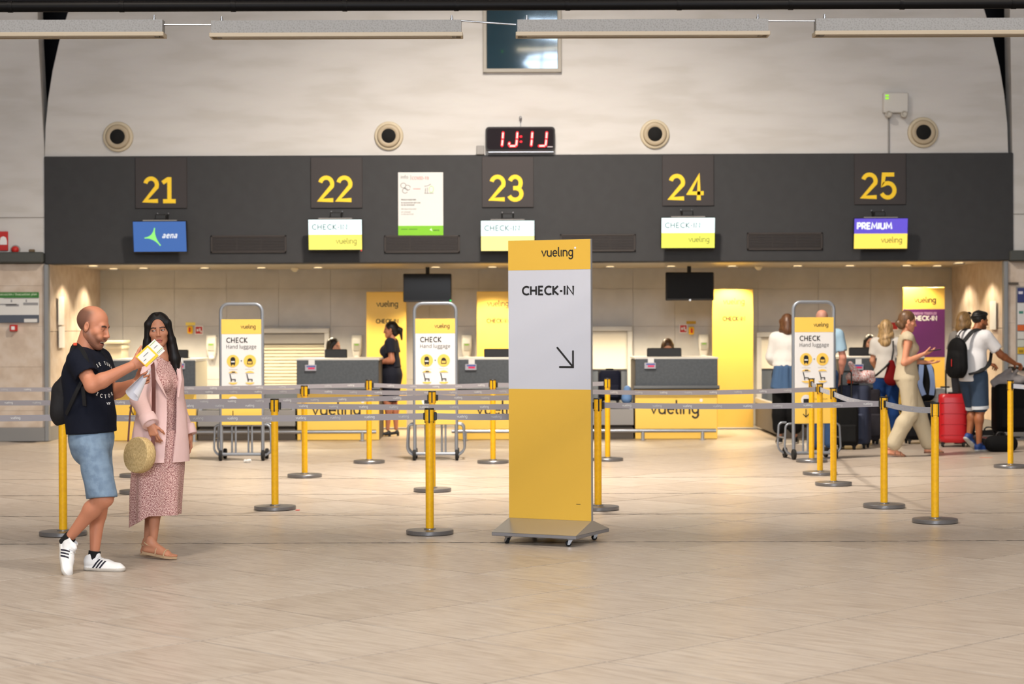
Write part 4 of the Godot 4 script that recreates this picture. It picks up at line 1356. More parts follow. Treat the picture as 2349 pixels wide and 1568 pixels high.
func barriers():
	# [pixel column, pixel row of the floor point, turn in degrees, label]
	var s := [
		["a1", 145, 1227, 0, "yellow stanchion standing behind the man with the backpack"],
		["b0", 314, 1093, 0, "yellow stanchion half hidden behind the couple, farther of the two small bases"],
		["c0", 318, 1131, 0, "yellow stanchion half hidden behind the couple, nearer of the two small bases"],
		["d0", 369, 1169, 0, "yellow stanchion hidden behind the pink coat, base edge showing at right"],
		["d1", 631, 1168, 0, "yellow stanchion with a red scrap of litter at its base"],
		["b1", 699, 1093.5, 0, "yellow stanchion in front of the staffed desk's left half"],
		["e1", 847, 1061.5, 0, "yellow stanchion in front of the staffed desk's right edge"],
		["a2", 986, 1224, 0, "nearest yellow stanchion, in front of the middle luggage sign"],
		["c1", 992, 1126.5, 0, "yellow stanchion right behind the nearest one"],
		["e2", 1131, 1061.5, 0, "yellow stanchion just left of the tall sign, far row"],
		["d2", 1372, 1168.5, 12, "yellow stanchion just right of the tall sign, near row"],
		["e3", 1394, 1056, 0, "yellow stanchion just right of the tall sign, far row"],
		["e4", 1862, 1059, 40, "farthest of the three stanchions before the rightmost luggage sign"],
		["b3", 1881, 1088, 40, "middle of the three stanchions before the rightmost luggage sign"],
		["c3", 1912, 1112.5, 40, "nearest of the three stanchions before the rightmost luggage sign"],
		["d3", 2028, 1163.5, 40, "yellow stanchion in front of the walking woman's legs"],
		["a3", 2145, 1198, 40, "rightmost near yellow stanchion, beside the red suitcase"],
		["f1", 2318, 1072, 20, "yellow stanchion at the right edge beside the luggage trolley"],
		["a0", -760, 1216, 0, "yellow stanchion beyond the left edge holding the nearest belt"],
		["c9", -560, 1140, 0, "yellow stanchion beyond the left edge holding the middle belt"],
		["e0", -420, 1073, 0, "yellow stanchion beyond the left edge holding the farthest belt"],
		["a9", 1262, 1222, 0, "yellow stanchion hidden behind the tall sign, near row"],
		["b2", 1240, 1091, 0, "yellow stanchion hidden behind the tall sign, second row"],
		["c2", 1285, 1122, 0, "yellow stanchion hidden behind the tall sign, middle row"],
		["f2", 2600, 1105, 0, "yellow stanchion beyond the right edge"],
	]
	var first = null
	var at := {}
	for q in s:
		var p := fl(q[1], q[2])
		if first == null:
			first = make_stanchion(q[4])
			first.position = p
			first.rotation.y = deg_to_rad(q[3])
		else:
			dup(first, p, deg_to_rad(q[3]), q[4])
		at[q[0]] = p
	var bw := mt(Color(0.58, 0.565, 0.585), 0.75)
	var bl := mt(Color(0.64, 0.66, 0.71), 0.75)
	var pr := mt(Color(0.8, 0.8, 0.8), 0.7)
	# [from, to, sag, label]
	var belts := [
		["a0", "a1", 0.015, "grey belt running off the left edge, nearest row", bw], ["a1", "a2", 0.012, "grey belt of the nearest row, passing behind the couple", bw], ["a2", "a9", 0.008, "grey belt from the nearest stanchion to behind the tall sign", bw],
		["d0", "d1", 0.0, "grey belt from the pink coat to the stanchion with litter", bw], ["d1", "d2", 0.015, "grey belt from the stanchion with litter to the tall sign's right side", bw], ["d2", "d3", 0.015, "grey belt from the tall sign to the walking woman, near row", bw],
		["c9", "c1", 0.03, "grey belt of the middle row, running left behind the man", bw], ["c1", "c2", 0.01, "grey belt of the middle row, from the doubled stanchions to behind the sign", bw],
		["b0", "b1", 0.006, "grey belt of the second row, left of the staffed desk", bw], ["b1", "b2", 0.02, "grey belt of the second row, passing the staffed desk", bw], ["b2", "b3", 0.03, "grey belt of the second row, right of the tall sign", bw],
		["e0", "e1", 0.03, "grey belt of the farthest row, left of the staff woman", bw], ["e1", "e2", 0.02, "grey belt of the farthest row, across the staff woman's legs", bw], ["e2", "e3", 0.01, "grey belt of the farthest row, behind the tall sign", bw],
		["e4", "b3", 0.0, "short pale belt between the two farthest stanchions at right", bl], ["b3", "c3", 0.0, "short pale belt between the middle and near stanchions at right", bl], ["c3", "d3", 0.03, "pale belt slanting down before the patterned bag", bl], ["d3", "a3", 0.015, "pale belt between the two near stanchions at right", bl],
		["f1", "f2", 0.01, "pale belt running off the right edge beside the trolley", bl],
	]
	for q in belts:
		belt(at[q[0]], at[q[1]], q[2], q[3], q[4], pr)

func belt(a: Vector3, b: Vector3, sag: float, label: String, m: Material, pr: Material):
	var dir := (b - a)
	var len := dir.length()
	dir = dir.normalized()
	var t := thing("barrier_belt", label, "belt", a + Vector3.UP * 0.893, atan2(-dir.z, dir.x), "belts of the queue lanes")
	var x0 := 0.05
	var x1 := len - 0.037
	var drop := func(x: float) -> float:
		var f := (x - x0) / (x1 - x0)
		return -4.0 * sag * f * (1.0 - f)
	var rings := []
	var n := 24
	for i in n + 1:
		var x := lerpf(x0, x1, float(i) / n)
		var y: float = drop.call(x)
		rings.append(PackedVector3Array([Vector3(x, y - 0.024, -0.0007), Vector3(x, y - 0.024, 0.0007), Vector3(x, y + 0.024, 0.0007), Vector3(x, y + 0.024, -0.0007)]))
	var st := stool()
	loft(st, rings, true, true, -1)
	obj("webbing", fin(st), m, t)
	obj("clip", bxm(Vector3(0.022, 0.062, 0.03), 0.004, Vector3(0.045, 0, 0)), M.black, t)
	obj("end_clip", bxm(Vector3(0.012, 0.056, 0.016), 0.003, Vector3(len - 0.04, 0, 0)), M.black, t)
	st = stool()
	var s := 0.022
	var w := word_width("vueling") * s
	var x := x0 + 0.16
	var k := 0
	while x + w < x1 - 0.05:
		var f: float = drop.call(x + w / 2)
		word(st, "vueling", Vector3(x, f - 0.006, 0.0016), s, 0.16 if k % 2 == 0 else 0.08, false)
		x += 0.26
		k += 1
	if k > 0:
		var pm := obj("printed_lettering", fin(st), pr, t)
		pm.set_meta("kind", "stuff")

# ---------------------------------------------------------------- the tall sign in front
func totem():
	var d := 14.62
	var turn := deg_to_rad(-26)
	var b := fl(1259, 1242)
	var t := thing("check_in_totem", "tall white and yellow check-in sign on a steel base with castors", "sign", Vector3(pt(1262, 740, -b.z).x, 0, b.z), turn)
	d = -b.z
	var w := px(187.5, d) / cos(turn)
	var yb := pt(1262, 1190, d).y
	var ytop := pt(1262, 550, d).y
	var th := 0.03
	var xf := Transform3D.IDENTITY
	obj("board", bxm(Vector3(w, ytop - yb, th), 0.003, Vector3(0, (ytop + yb) / 2, 0)), M.alu, t)
	var z := th / 2 + 0.002
	var y1 := pt(1262, 619, d).y
	var y2 := pt(1262, 892, d).y
	var face := mt(Color(0.875, 0.7, 0.26), 0.4)
	obj("header", bxm(Vector3(w - 0.004, ytop - y1 - 0.002, 0.004), 0.0, Vector3(0, (ytop + y1) / 2, z)), face, t)
	obj("white_field", bxm(Vector3(w - 0.004, y1 - y2, 0.004), 0.0, Vector3(0, (y1 + y2) / 2, z)), mt(Color(0.78, 0.79, 0.83), 0.4), t)
	obj("lower_field", bxm(Vector3(w - 0.004, y2 - yb, 0.004), 0.0, Vector3(0, (y2 + yb) / 2, z)), face, t)
	z += 0.003
	var k := 1.0 / cos(turn)
	obj("brand_lettering", word_mesh("vueling", px(73, d) * k, px(20.5, d), 0.14), M.ink, t, Vector3(px(1285 - 1265, d) * k, pt(1262, 588, d).y, z))
	var st := stool()
	flat_disc(st, Vector3(px(1324.5 - 1265, d) * k, pt(1262, 569.5, d).y, z), 0.008)
	obj("brand_dot", fin(st), M.white, t)
	obj("lettering", word_mesh("CHECK-IN", px(119, d) * k, px(20, d), 0.225, false, 0.06), M.ink, t, Vector3(px(1263.5 - 1265, d) * k, pt(1262, 676, d).y, z))
	st = stool()
	var c := Vector2(px(1319 - 1265, d) * k, pt(1262, 841, d).y)
	ink(st, [[c + Vector2(-0.125, 0.14), c], [c + Vector2(0, 0.115), c + Vector2(0, 0), c + Vector2(-0.105, 0)]], 0.0145)
	obj("arrow", fin(st), M.ink, t, Vector3(0, 0, z))
	obj("scuff", bxm(Vector3(0.035, 0.004, 0.0006), 0.0, Vector3(px(72, d), pt(1262, 1153, d).y, z - 0.001)), M.ink, t)
	# the sloping steel base
	var bw := w + 0.006
	var bd := 0.6
	var y0 := 0.06
	st = stool()
	var skin := 0.025
	box(st, Vector3(0, y0 + skin / 2, 0), Vector3(bw, skin, bd), 0.003)
	obj("base_plate", fin(st), mt(Color(0.6, 0.61, 0.64), 0.35, 0.7), t)
	st = stool()
	var hw := w / 2 + 0.001
	var hd := th / 2 + 0.001
	var lo := [Vector3(-bw / 2, y0 + skin, -bd / 2), Vector3(bw / 2, y0 + skin, -bd / 2), Vector3(bw / 2, y0 + skin, bd / 2), Vector3(-bw / 2, y0 + skin, bd / 2)]
	var hi := [Vector3(-hw, yb, -hd), Vector3(hw, yb, -hd), Vector3(hw, yb, hd), Vector3(-hw, yb, hd)]
	loft(st, [PackedVector3Array(lo), PackedVector3Array(hi)], true, true, -1)
	var sm := mt(Color(0.74, 0.72, 0.68), 0.3, 0.6)
	obj("sloping_cover", fin(st), sm, t)
	for sx in [-1, 1]:
		for sz in [-1, 1]:
			var cast := Node3D.new()
			cast.name = "castor"
			cast.position = Vector3(sx * (bw / 2 - 0.09), 0, sz * (bd / 2 - 0.07))
			cast.rotation.y = 0.5 * sx
			t.add_child(cast, true)
			st = stool()
			lathe(st, [[0.006, -0.01], [0.018, -0.01], [0.021, -0.008], [0.021, 0.008], [0.018, 0.01], [0.006, 0.01]], 20, true, Transform3D(Basis(Vector3.RIGHT, PI / 2), Vector3(0, 0.021, 0)))
			obj("wheel", fin(st), M.rubber, cast)
			st = stool()
			for s in [-1, 1]:
				prism(st, PackedVector2Array([Vector2(-0.008, 0.014), Vector2(0.008, 0.014), Vector2(0.034, 0.052), Vector2(0.0, 0.052)]), s * 0.013, s * 0.017)
			box(st, Vector3(0.016, 0.054, 0), Vector3(0.05, 0.01, 0.04), 0.003)
			obj("fork", fin(st), M.steel, cast)

# ---------------------------------------------------------------- hand luggage signs with their gauges
func luggage_signs():
	var q := [[555.5, 1056, "leftmost hand luggage sign with its tubular bag gauge", 0.0], [999.5, 1055, "middle hand luggage sign with its tubular bag gauge", 0.0], [1867, 1053, "rightmost hand luggage sign with its tubular bag gauge", 8.0]]
	var first = null
	for s in q:
		var p := fl(s[0], s[1])
		if first == null:
			first = luggage_sign(s[2])
			first.position = p
		else:
			dup(first, p, deg_to_rad(s[3]), s[2])

func luggage_sign(label: String) -> Node3D:
	var t := thing("luggage_sign", label, "sign", Vector3.ZERO, 0.0, "hand luggage signs with gauges")
	var k := 23.5 / FPX            # metres per pixel at the sign
	var w := 96.0 * k
	var h := 362.0 * k
	var st := stool()
	tube(st, rounded([Vector3(-w / 2, 0.06, 0), Vector3(-w / 2, h, 0), Vector3(w / 2, h, 0), Vector3(w / 2, 0.06, 0)], 0.09), 0.021, 10)
	obj("frame", fin(st), M.tube, t)
	st = stool()
	tube(st, [Vector3(-w / 2, 0.075, 0), Vector3(w / 2, 0.075, 0)], 0.02, 10)
	tube(st, [Vector3(-w / 2, 85 * k, 0), Vector3(w / 2, 85 * k, 0)], 0.016, 10)
	obj("cross_tube", fin(st), M.tube, t)
	var y := func(v: float) -> float: return (1058.0 - v) * k
	var pw := 92.0 * k
	var z := 0.025
	obj("board", bxm(Vector3(pw, y.call(731) - y.call(975), 0.02), 0.003, Vector3(0, (y.call(731) + y.call(975)) / 2, 0.012)), M.white, t)
	obj("header", bxm(Vector3(pw, 34 * k, 0.002), 0.0, Vector3(0, y.call(748), 0.0225)), M.brand, t)
	obj("lower_field", bxm(Vector3(pw, 82 * k, 0.002), 0.0, Vector3(0, y.call(934), 0.0225)), M.brand, t)
	z = 0.0242
	obj("brand_lettering", word_mesh("vueling", 35 * k, 9.6 * k, 0.14), M.ink, t, Vector3(16.5 * k, y.call(752.5), z))
	obj("lettering", word_mesh("CHECK", 49 * k, 11.5 * k, 0.17, false, 0.1), M.ink, t, Vector3(-10 * k, y.call(785), z))
	text(t, "lettering", "Hand luggage", Vector3(0, y.call(801.5), z), 8.6 * k, 69 * k, M.inkgrey)
	for s in [-1, 1]:
		st = stool()
		flat_disc(st, Vector3(s * 19.5 * k, y.call(827.5), z), 14.5 * k)
		obj("yellow_disc", fin(st), M.brand, t)
	st = stool()
	prism(st, round_rect(11 * k, 15 * k, 2 * k), 0, 0.002, Transform3D(Basis.IDENTITY, Vector3(-19.5 * k, y.call(828), z + 0.001)))
	for sx in [-1, 1]:
		box(st, Vector3((-19.5 + 3.5 * sx) * k, y.call(836.5), z + 0.002), Vector3(2 * k, 3 * k, 0.002))
	box(st, Vector3(-19.5 * k, y.call(819.5), z + 0.002), Vector3(7 * k, 2 * k, 0.002))
	obj("suitcase_pictogram", fin(st), M.ink, t)
	st = stool()
	var dome := PackedVector2Array()
	for i in 11:
		dome.append(Vector2(cos(PI * i / 10) * 5.8 * k, sin(PI * i / 10) * 7 * k))
	prism(st, dome, 0, 0.002, Transform3D(Basis.IDENTITY, Vector3(19.5 * k, y.call(828), z + 0.001)))
	ink(st, [[Vector2(14 * k, y.call(828)), Vector2(14 * k, y.call(834)), Vector2(25 * k, y.call(834)), Vector2(25 * k, y.call(828))]], 1.6 * k, Transform3D(Basis.IDENTITY, Vector3(0, 0, z + 0.003)), false)
	obj("bag_pictogram", fin(st), M.ink, t)
	st = stool()
	ink(st, [[Vector2(-2 * k, y.call(827)), Vector2(2 * k, y.call(827))], [Vector2(0, y.call(825)), Vector2(0, y.call(829))]], 1.0 * k, Transform3D(Basis.IDENTITY, Vector3(0, 0, z)), false)
	obj("plus_pictogram", fin(st), M.ink, t)
	obj("bag_weight", bxm(Vector3(8 * k, 3 * k, 0.001), 0.0, Vector3(-19.5 * k, y.call(829), z + 0.0045)), M.white, t)
	text(t, "small_print", "55x40x20cm", Vector3(-19 * k, y.call(848), z), 2.0 * k, 20 * k, M.grey)
	text(t, "small_print", "Mochila / bag", Vector3(19 * k, y.call(848), z), 2.0 * k, 20 * k, M.grey)
	for s in [-1, 1]:
		st = stool()
		for a in [[58.0, 122.0], [238.0, 302.0]]:
			var seg := PackedVector2Array()
			for p in arc(Vector2.ZERO, Vector2(15.5, 15.5) * k, a[0] - 12, a[1] + 12, 12):
				seg.append(p)
			prism(st, seg, 0, 0.002, Transform3D(Basis.IDENTITY, Vector3(s * 19.5 * k, y.call(866), z)))
		obj("yellow_segment", fin(st), M.brand, t)
		st = stool()
		var o := Vector2(s * 19.5 * k, y.call(866))
		ink(st, [[o + Vector2(-7, 9) * k, o + Vector2(-4, -4) * k, o + Vector2(6, -4) * k], [o + Vector2(-4, -4) * k, o + Vector2(-4, -9) * k], [o + Vector2(5, -4) * k, o + Vector2(5, -9) * k]], 2.2 * k, Transform3D(Basis.IDENTITY, Vector3(0, 0, z + 0.003)), false)
		if s < 0:
			box(st, Vector3(o.x + 1 * k, o.y + 13 * k, z + 0.003), Vector3(8 * k, 2.5 * k, 0.002))
		obj("seat_pictogram", fin(st), M.ink, t)
	st = stool()
	flat_disc(st, Vector3(-19.5 * k, y.call(921), z), 12 * k)
	obj("white_disc", fin(st), M.white, t)
	st = stool()
	box(st, Vector3(-19.5 * k, y.call(923), z + 0.002), Vector3(13 * k, 9 * k, 0.002))
	ink(st, [[Vector2(-20 * k, y.call(942)), Vector2(-20 * k, y.call(959))], [Vector2(-27 * k, y.call(953)), Vector2(-20 * k, y.call(960)), Vector2(-13 * k, y.call(953))]], 1.9 * k, Transform3D(Basis.IDENTITY, Vector3(0, 0, z + 0.002)), false)
	obj("gauge_pictogram", fin(st), M.ink, t)
	text(t, "small_print", "55x40x20cm", Vector3(14 * k, y.call(921), z), 4.2 * k, 34 * k, mt(Color(0.55, 0.42, 0.1), 0.6))
	# the gauge: bars below the board, hoops at both sides, wheels
	for x in [-24.0, -14.5, 14.0, 23.0]:
		st = stool()
		tube(st, [Vector3(x * k, 0.07, -0.03 if x in [-24.0, 14.0] else 0.0), Vector3(x * k, 82 * k, -0.03 if x in [-24.0, 14.0] else 0.0)], 0.012, 8)
		obj("bar", fin(st), M.tube, t)
	for s in [-1, 1]:
		for j in 2:
			st = stool()
			var zz := -0.05 - 0.3 * j
			tube(st, rounded([Vector3(s * (w / 2 - 0.01), 82 * k, zz), Vector3(s * (w / 2 + 0.08), 82 * k, zz), Vector3(s * (w / 2 + 0.095), 0.1, zz), Vector3(s * (w / 2), 0.045, zz)], 0.07), 0.013, 8)
			obj("hoop", fin(st), M.tube, t)
		st = stool()
		tube(st, [Vector3(s * w / 2, 0.06, 0.0), Vector3(s * w / 2, 0.05, -0.36)], 0.013, 8)
		tube(st, [Vector3(s * (w / 2 + 0.093), 0.25, -0.05), Vector3(s * (w / 2 + 0.093), 0.25, -0.35)], 0.01, 8)
		obj("side_tube", fin(st), M.tube, t)
		for j in 2:
			st = stool()
			lathe(st, [[0.01, -0.018], [0.058, -0.018], [0.062, -0.012], [0.062, 0.012], [0.058, 0.018], [0.01, 0.018]], 20, true, Transform3D(Basis(Vector3.FORWARD, PI / 2), Vector3(s * (w / 2 + 0.005), 0.062, 0.03 - 0.38 * j)))
			obj("wheel", fin(st), M.rubber, t)
	return t

# ---------------------------------------------------------------- luggage and litter
func suitcase(label: String, at: Vector3, turn: float, w: float, h: float, dp: float, c: Color, ribs: bool, handle: float, rough := 0.35) -> Node3D:
	var t := thing("suitcase", label, "suitcase", at, deg_to_rad(turn))
	var y0 := 0.055
	var st := stool()
	var rings := []
	var prof := [[0.86, 0.0], [0.96, 0.02], [1.0, 0.06], [1.0, h - 0.06], [0.96, h - 0.02], [0.86, h]]
	for p in prof:
		var r := PackedVector3Array()
		for q in round_rect(w * p[0], dp * p[0], minf(w, dp) * 0.28, 5):
			r.append(Vector3(q.x, y0 + p[1], q.y))
		rings.append(r)
	loft(st, rings)
	obj("shell", fin(st), mt(c, rough) if ribs else cloth(c, 0.75, 0.5), t)
	if ribs:
		for k in 4:
			obj("rib", bxm(Vector3(w * 0.88, 0.008, dp + 0.008), 0.003, Vector3(0, y0 + h * (0.16 + 0.22 * k), 0)), mt(c.darkened(0.12), rough), t)
	else:
		obj("front_pocket", bxm(Vector3(w * 0.8, h * 0.45, 0.05), 0.02, Vector3(0, y0 + h * 0.3, dp / 2 + 0.01)), cloth(c.lightened(0.03), 0.75, 0.5), t)
	st = stool()
	box(st, Vector3(0, y0 + h / 2, 0), Vector3(w + 0.004, h * 0.98, 0.014), 0.004)
	obj("zip_seam", fin(st), mt(c.darkened(0.45), 0.7), t)
	obj("top_handle", bxm(Vector3(w * 0.35, 0.022, 0.03), 0.008, Vector3(0, y0 + h + 0.012, 0.0)), M.black, t)
	for sx in [-1, 1]:
		for sz in [-1, 1]:
			st = stool()
			lathe(st, [[0.008, -0.012], [0.026, -0.012], [0.028, 0.0], [0.026, 0.012], [0.008, 0.012]], 16, true, Transform3D(Basis(Vector3.FORWARD, PI / 2), Vector3(sx * (w / 2 - 0.05), 0.028, sz * (dp / 2 - 0.04))))
			box(st, Vector3(sx * (w / 2 - 0.05), 0.052, sz * (dp / 2 - 0.04)), Vector3(0.045, 0.025, 0.045), 0.006)
			obj("wheel", fin(st), M.rubber, t)
	if handle > 0:
		st = stool()
		var hw := w * 0.23
		tube(st, rounded([Vector3(-hw, y0 + h - 0.02, -dp * 0.3), Vector3(-hw, y0 + h + handle, -dp * 0.3), Vector3(hw, y0 + h + handle, -dp * 0.3), Vector3(hw, y0 + h - 0.02, -dp * 0.3)], 0.03), 0.011, 8)
		obj("pull_handle", fin(st), M.black, t)
	return t

func crowd_things():
	var st: SurfaceTool
	suitcase("red ribbed hard suitcase with its handle pulled out", fl(2186, 1024), -8, 0.36, 0.62, 0.25, Color(0.72, 0.07, 0.11), true, 0.32)
	suitcase("white suitcase almost hidden behind the red suitcase", fl(2168, 1013), -8, 0.36, 0.66, 0.25, Color(0.82, 0.82, 0.8), true, 0.0)
	suitcase("large slate blue soft suitcase in front of the travellers' desk", fl(1958, 1027), -24, 0.42, 0.74, 0.28, Color(0.2, 0.22, 0.29), false, 0.0)
	suitcase("small black cabin suitcase with a tall black pull handle", fl(1928, 1025) + Vector3(0, 0, 0.52), 0, 0.27, 0.5, 0.14, Color(0.05, 0.05, 0.05), false, 0.42)
	suitcase("narrow dark grey suitcase just left of the blonde woman", fl(1996, 1018), 10, 0.24, 0.66, 0.22, Color(0.17, 0.16, 0.18), false, 0.0)
	suitcase("upright black suitcase behind the jumpsuit woman, a backpack on top", fl(2110, 1017), 4, 0.42, 0.5, 0.25, Color(0.045, 0.045, 0.06), false, 0.0)
	suitcase("dark navy suitcase lying ready on the conveyor right of the tall sign", Vector3(wx(1398, 28.3), 0.46, -28.3), 0, 0.32, 0.42, 0.24, Color(0.07, 0.08, 0.14), false, 0.0)
	var bb := thing("cloth_bag", "pale blue cloth bag beside the suitcase on the conveyor", "bag", Vector3(wx(1437, 28.3), 0.47, -28.3))
	var s := field([Vector3(0, 0.04, 0), Vector3(0, 0.2, 0)], 0.12, 0.012)
	s.cone(Vector3(0, 0.07, 0), Vector3(0.01, 0.2, 0), 0.08, 0.05, 0.03)
	s.cut(Vector3.DOWN, Vector3.ZERO)
	garment(bb, "pouch", s, cloth(Color(0.42, 0.55, 0.72)))
	# patterned cloth bag on the slate suitcase
	var p := fl(1958, 1027)
	var cb := thing("patterned_bag", "white and orange patterned beach bag heaped on the slate suitcase", "bag", Vector3(p.x + 0.09, 0.8, p.z))
	s = field([Vector3(-0.16, 0, 0), Vector3(0.17, 0.2, 0)], 0.14, 0.009)
	for i in 16:
		var a := i * 2.4
		s.ell(Vector3(cos(a) * 0.12, 0.07 + 0.06 * fmod(i * 0.618, 1.0), sin(a) * 0.07), Vector3(0.07, 0.055, 0.06), 0.015, Basis(Vector3.BACK, a))
	s.cone(Vector3(-0.05, 0.14, 0), Vector3(-0.13, 0.27, 0.01), 0.05, 0.03, 0.02)
	s.cut(Vector3.DOWN, Vector3.ZERO)
	var pat := tri_tex(mt(Color.WHITE, 0.85), noise_tex(0.03, 99, [[0.0, 0.56, 0.62, 1.0], [Color(0.88, 0.86, 0.86), Color(0.86, 0.82, 0.82), Color(0.75, 0.3, 0.2), Color(0.7, 0.22, 0.15)]], 512), 2.6)
	garment(cb, "pouch", s, pat)
	st = stool()
	prism(st, PackedVector2Array([Vector2(-0.17, 0.02), Vector2(-0.1, 0.02), Vector2(-0.11, 0.2), Vector2(-0.15, 0.15)]), -0.03, 0.03)
	obj("orange_lining", fin(st), mt(Color(0.85, 0.3, 0.1), 0.8), cb)
	# backpack with pale blue straps, stood on the black suitcase with its straps to the front
	p = fl(2110, 1017)
	var bp := thing("backpack", "black backpack with pale blue shoulder straps standing on the black suitcase", "backpack", Vector3(p.x + 0.06, 0.56, p.z))
	s = field([Vector3(-0.14, 0, 0), Vector3(0.14, 0.5, 0)], 0.12, 0.01)
	s.cone(Vector3(0, 0.12, 0), Vector3(0, 0.38, 0), 0.15, 0.13, 0.03, squash(Vector3.BACK, 0.6))
	s.cut(Vector3.DOWN, Vector3.ZERO)
	garment(bp, "bag_body", s, cloth(Color(0.05, 0.05, 0.055)))
	for x in [-1, 1]:
		st = stool()
		flat_strap(st, [Vector3(0.05 * x, 0.47, 0.06), Vector3(0.07 * x, 0.36, 0.125), Vector3(0.085 * x, 0.22, 0.13), Vector3(0.05 * x + 0.02, 0.08, 0.12)], 0.062, 0.02, Vector3.BACK)
		obj("strap", fin(st), cloth(Color(0.45, 0.52, 0.66)), bp)
	# luggage trolley at the right edge
	p = fl(2324, 1028)
	var tr := thing("luggage_trolley", "luggage trolley at the right edge loaded with black bags", "trolley", Vector3(p.x, 0, p.z), deg_to_rad(-80))
	st = stool()
	for x in [-0.24, 0.24]:
		tube(st, rounded([Vector3(x, 0.12, -0.42), Vector3(x, 0.14, 0.42)], 0.05), 0.018, 8)
		tube(st, rounded([Vector3(x, 0.14, -0.36), Vector3(x, 0.55, -0.38), Vector3(x, 1.0, -0.1)], 0.1), 0.018, 8)
	for z in [-0.36, 0.0, 0.38]:
		tube(st, [Vector3(-0.24, 0.14, z), Vector3(0.24, 0.14, z)], 0.015, 8)
	tube(st, [Vector3(-0.24, 0.6, -0.39), Vector3(0.24, 0.6, -0.39)], 0.015, 8)
	obj("frame", fin(st), M.steel, tr)
	st = stool()
	tube(st, [Vector3(-0.32, 1.0, -0.1), Vector3(0.32, 1.0, -0.1)], 0.024, 10)
	obj("push_bar", fin(st), M.black, tr)
	for q in [[-0.24, -0.34], [0.24, -0.34], [-0.2, 0.36], [0.2, 0.36]]:
		st = stool()
		lathe(st, [[0.02, -0.02], [0.078, -0.02], [0.084, 0.0], [0.078, 0.02], [0.02, 0.02]], 20, true, Transform3D(Basis(Vector3.FORWARD, PI / 2), Vector3(q[0], 0.084, q[1])))
		obj("wheel", fin(st), M.rubber, tr)
	suitcase("big black suitcase riding on the luggage trolley", Vector3(p.x + 0.02, 0.16, p.z + 0.02), 0, 0.56, 0.6, 0.32, Color(0.02, 0.02, 0.022), false, 0.0)
	var ck := thing("grey_jacket", "grey and white jacket draped over the trolley load", "jacket", Vector3(p.x - 0.06, 0.84, p.z + 0.06))
	s = field([Vector3(-0.22, 0, 0), Vector3(0.24, 0.2, 0)], 0.13, 0.01)
	for e in [[-0.22, 0.0, -0.05, 0.13], [-0.12, 0.02, 0.0, 0.16], [-0.04, 0.0, 0.08, 0.14], [0.06, -0.02, 0.2, 0.06], [0.1, 0.06, 0.24, -0.02], [-0.2, -0.04, 0.1, 0.02]]:
		s.cone(Vector3(e[0], e[1], 0.02), Vector3(e[2], e[3], 0.05), 0.028, 0.022, 0.03)
	s.cone(Vector3(-0.12, 0.02, 0.0), Vector3(0.12, 0.02, 0.02), 0.07, 0.06, 0.03)
	s.cone(Vector3(-0.02, 0.1, 0.0), Vector3(0.0, 0.14, 0.0), 0.04, 0.03, 0.03)
	garment(ck, "cloth", s, cloth(Color(0.56, 0.54, 0.54), 0.8, 1.2))
	var dark := [[2268, 1022, 0.16, "small dark bag on the floor beside the trolley"], [2296, 1036, 0.15, "black duffel bag on the floor before the trolley"]]
	for e in dark:
		var b := thing("duffel_bag", e[3], "bag", fl(e[0], e[1]))
		s = field([Vector3(-0.14, 0, 0), Vector3(0.14, 0.12, 0)], 0.16, 0.012)
		s.cone(Vector3(-0.1, 0.1, 0), Vector3(0.1, 0.1, 0), 0.1, e[2] * 0.7, 0.03)
		s.cut(Vector3.DOWN, Vector3.ZERO)
		garment(b, "bag_body", s, cloth(Color(0.05, 0.05, 0.055)))
		st = stool()
		tube(st, rounded([Vector3(-0.06, 0.17, 0), Vector3(-0.05, 0.24, 0), Vector3(0.05, 0.24, 0), Vector3(0.06, 0.17, 0)], 0.04), 0.01, 6)
		obj("handle", fin(st), M.black, b)
	# litter on the floor
	var cp := thing("paper_ball", "crumpled white paper on the floor under the leftmost luggage sign", "litter", fl(566, 1061) + Vector3(0, 0.0, 0.02))
	s = field([Vector3(-0.02, 0, 0), Vector3(0.03, 0.03, 0)], 0.05, 0.005)
	for i in 9:
		s.ell(Vector3(cos(i * 2.4) * 0.02 + 0.004 * i - 0.01, 0.012 + 0.02 * fmod(i * 0.618, 1.0), sin(i * 2.4) * 0.015), Vector3(0.02, 0.014, 0.018), 0.004, Basis(Vector3.BACK, i * 1.1))
	s.cut(Vector3.DOWN, Vector3.ZERO)
	garment(cp, "paper", s, M.paper)
	tag(obj("litter_scrap", bxm(Vector3(0.035, 0.004, 0.05), 0.001), mt(Color(0.8, 0.3, 0.27), 0.7), null, fl(683, 1170) + Vector3(0, 0.003, 0)), "red scrap of litter beside a stanchion base", "litter")
	tag(obj("floor_tape", bxm(Vector3(0.15, 0.0015, 0.03), 0.0), mt(Color(0.9, 0.42, 0.25), 0.7), null, fl(2262, 1049) + Vector3(0, 0.001, 0)), "short orange tape mark on the floor near the trolley", "tape")
	var g := thing("fire_sign", "red and white square fire sign beside the striding woman's neck", "sign", pt(2051, 747, DB), 0.0, "red fire signs on the panel wall")
	obj("plate", bxm(Vector3(px(19, DB), px(20, DB), 0.006), 0.001, Vector3(0, 0, 0.003)), M.white, g)
	obj("red_field", bxm(Vector3(px(15, DB), px(16, DB), 0.003), 0.0, Vector3(0, 0, 0.007)), M.red, g)

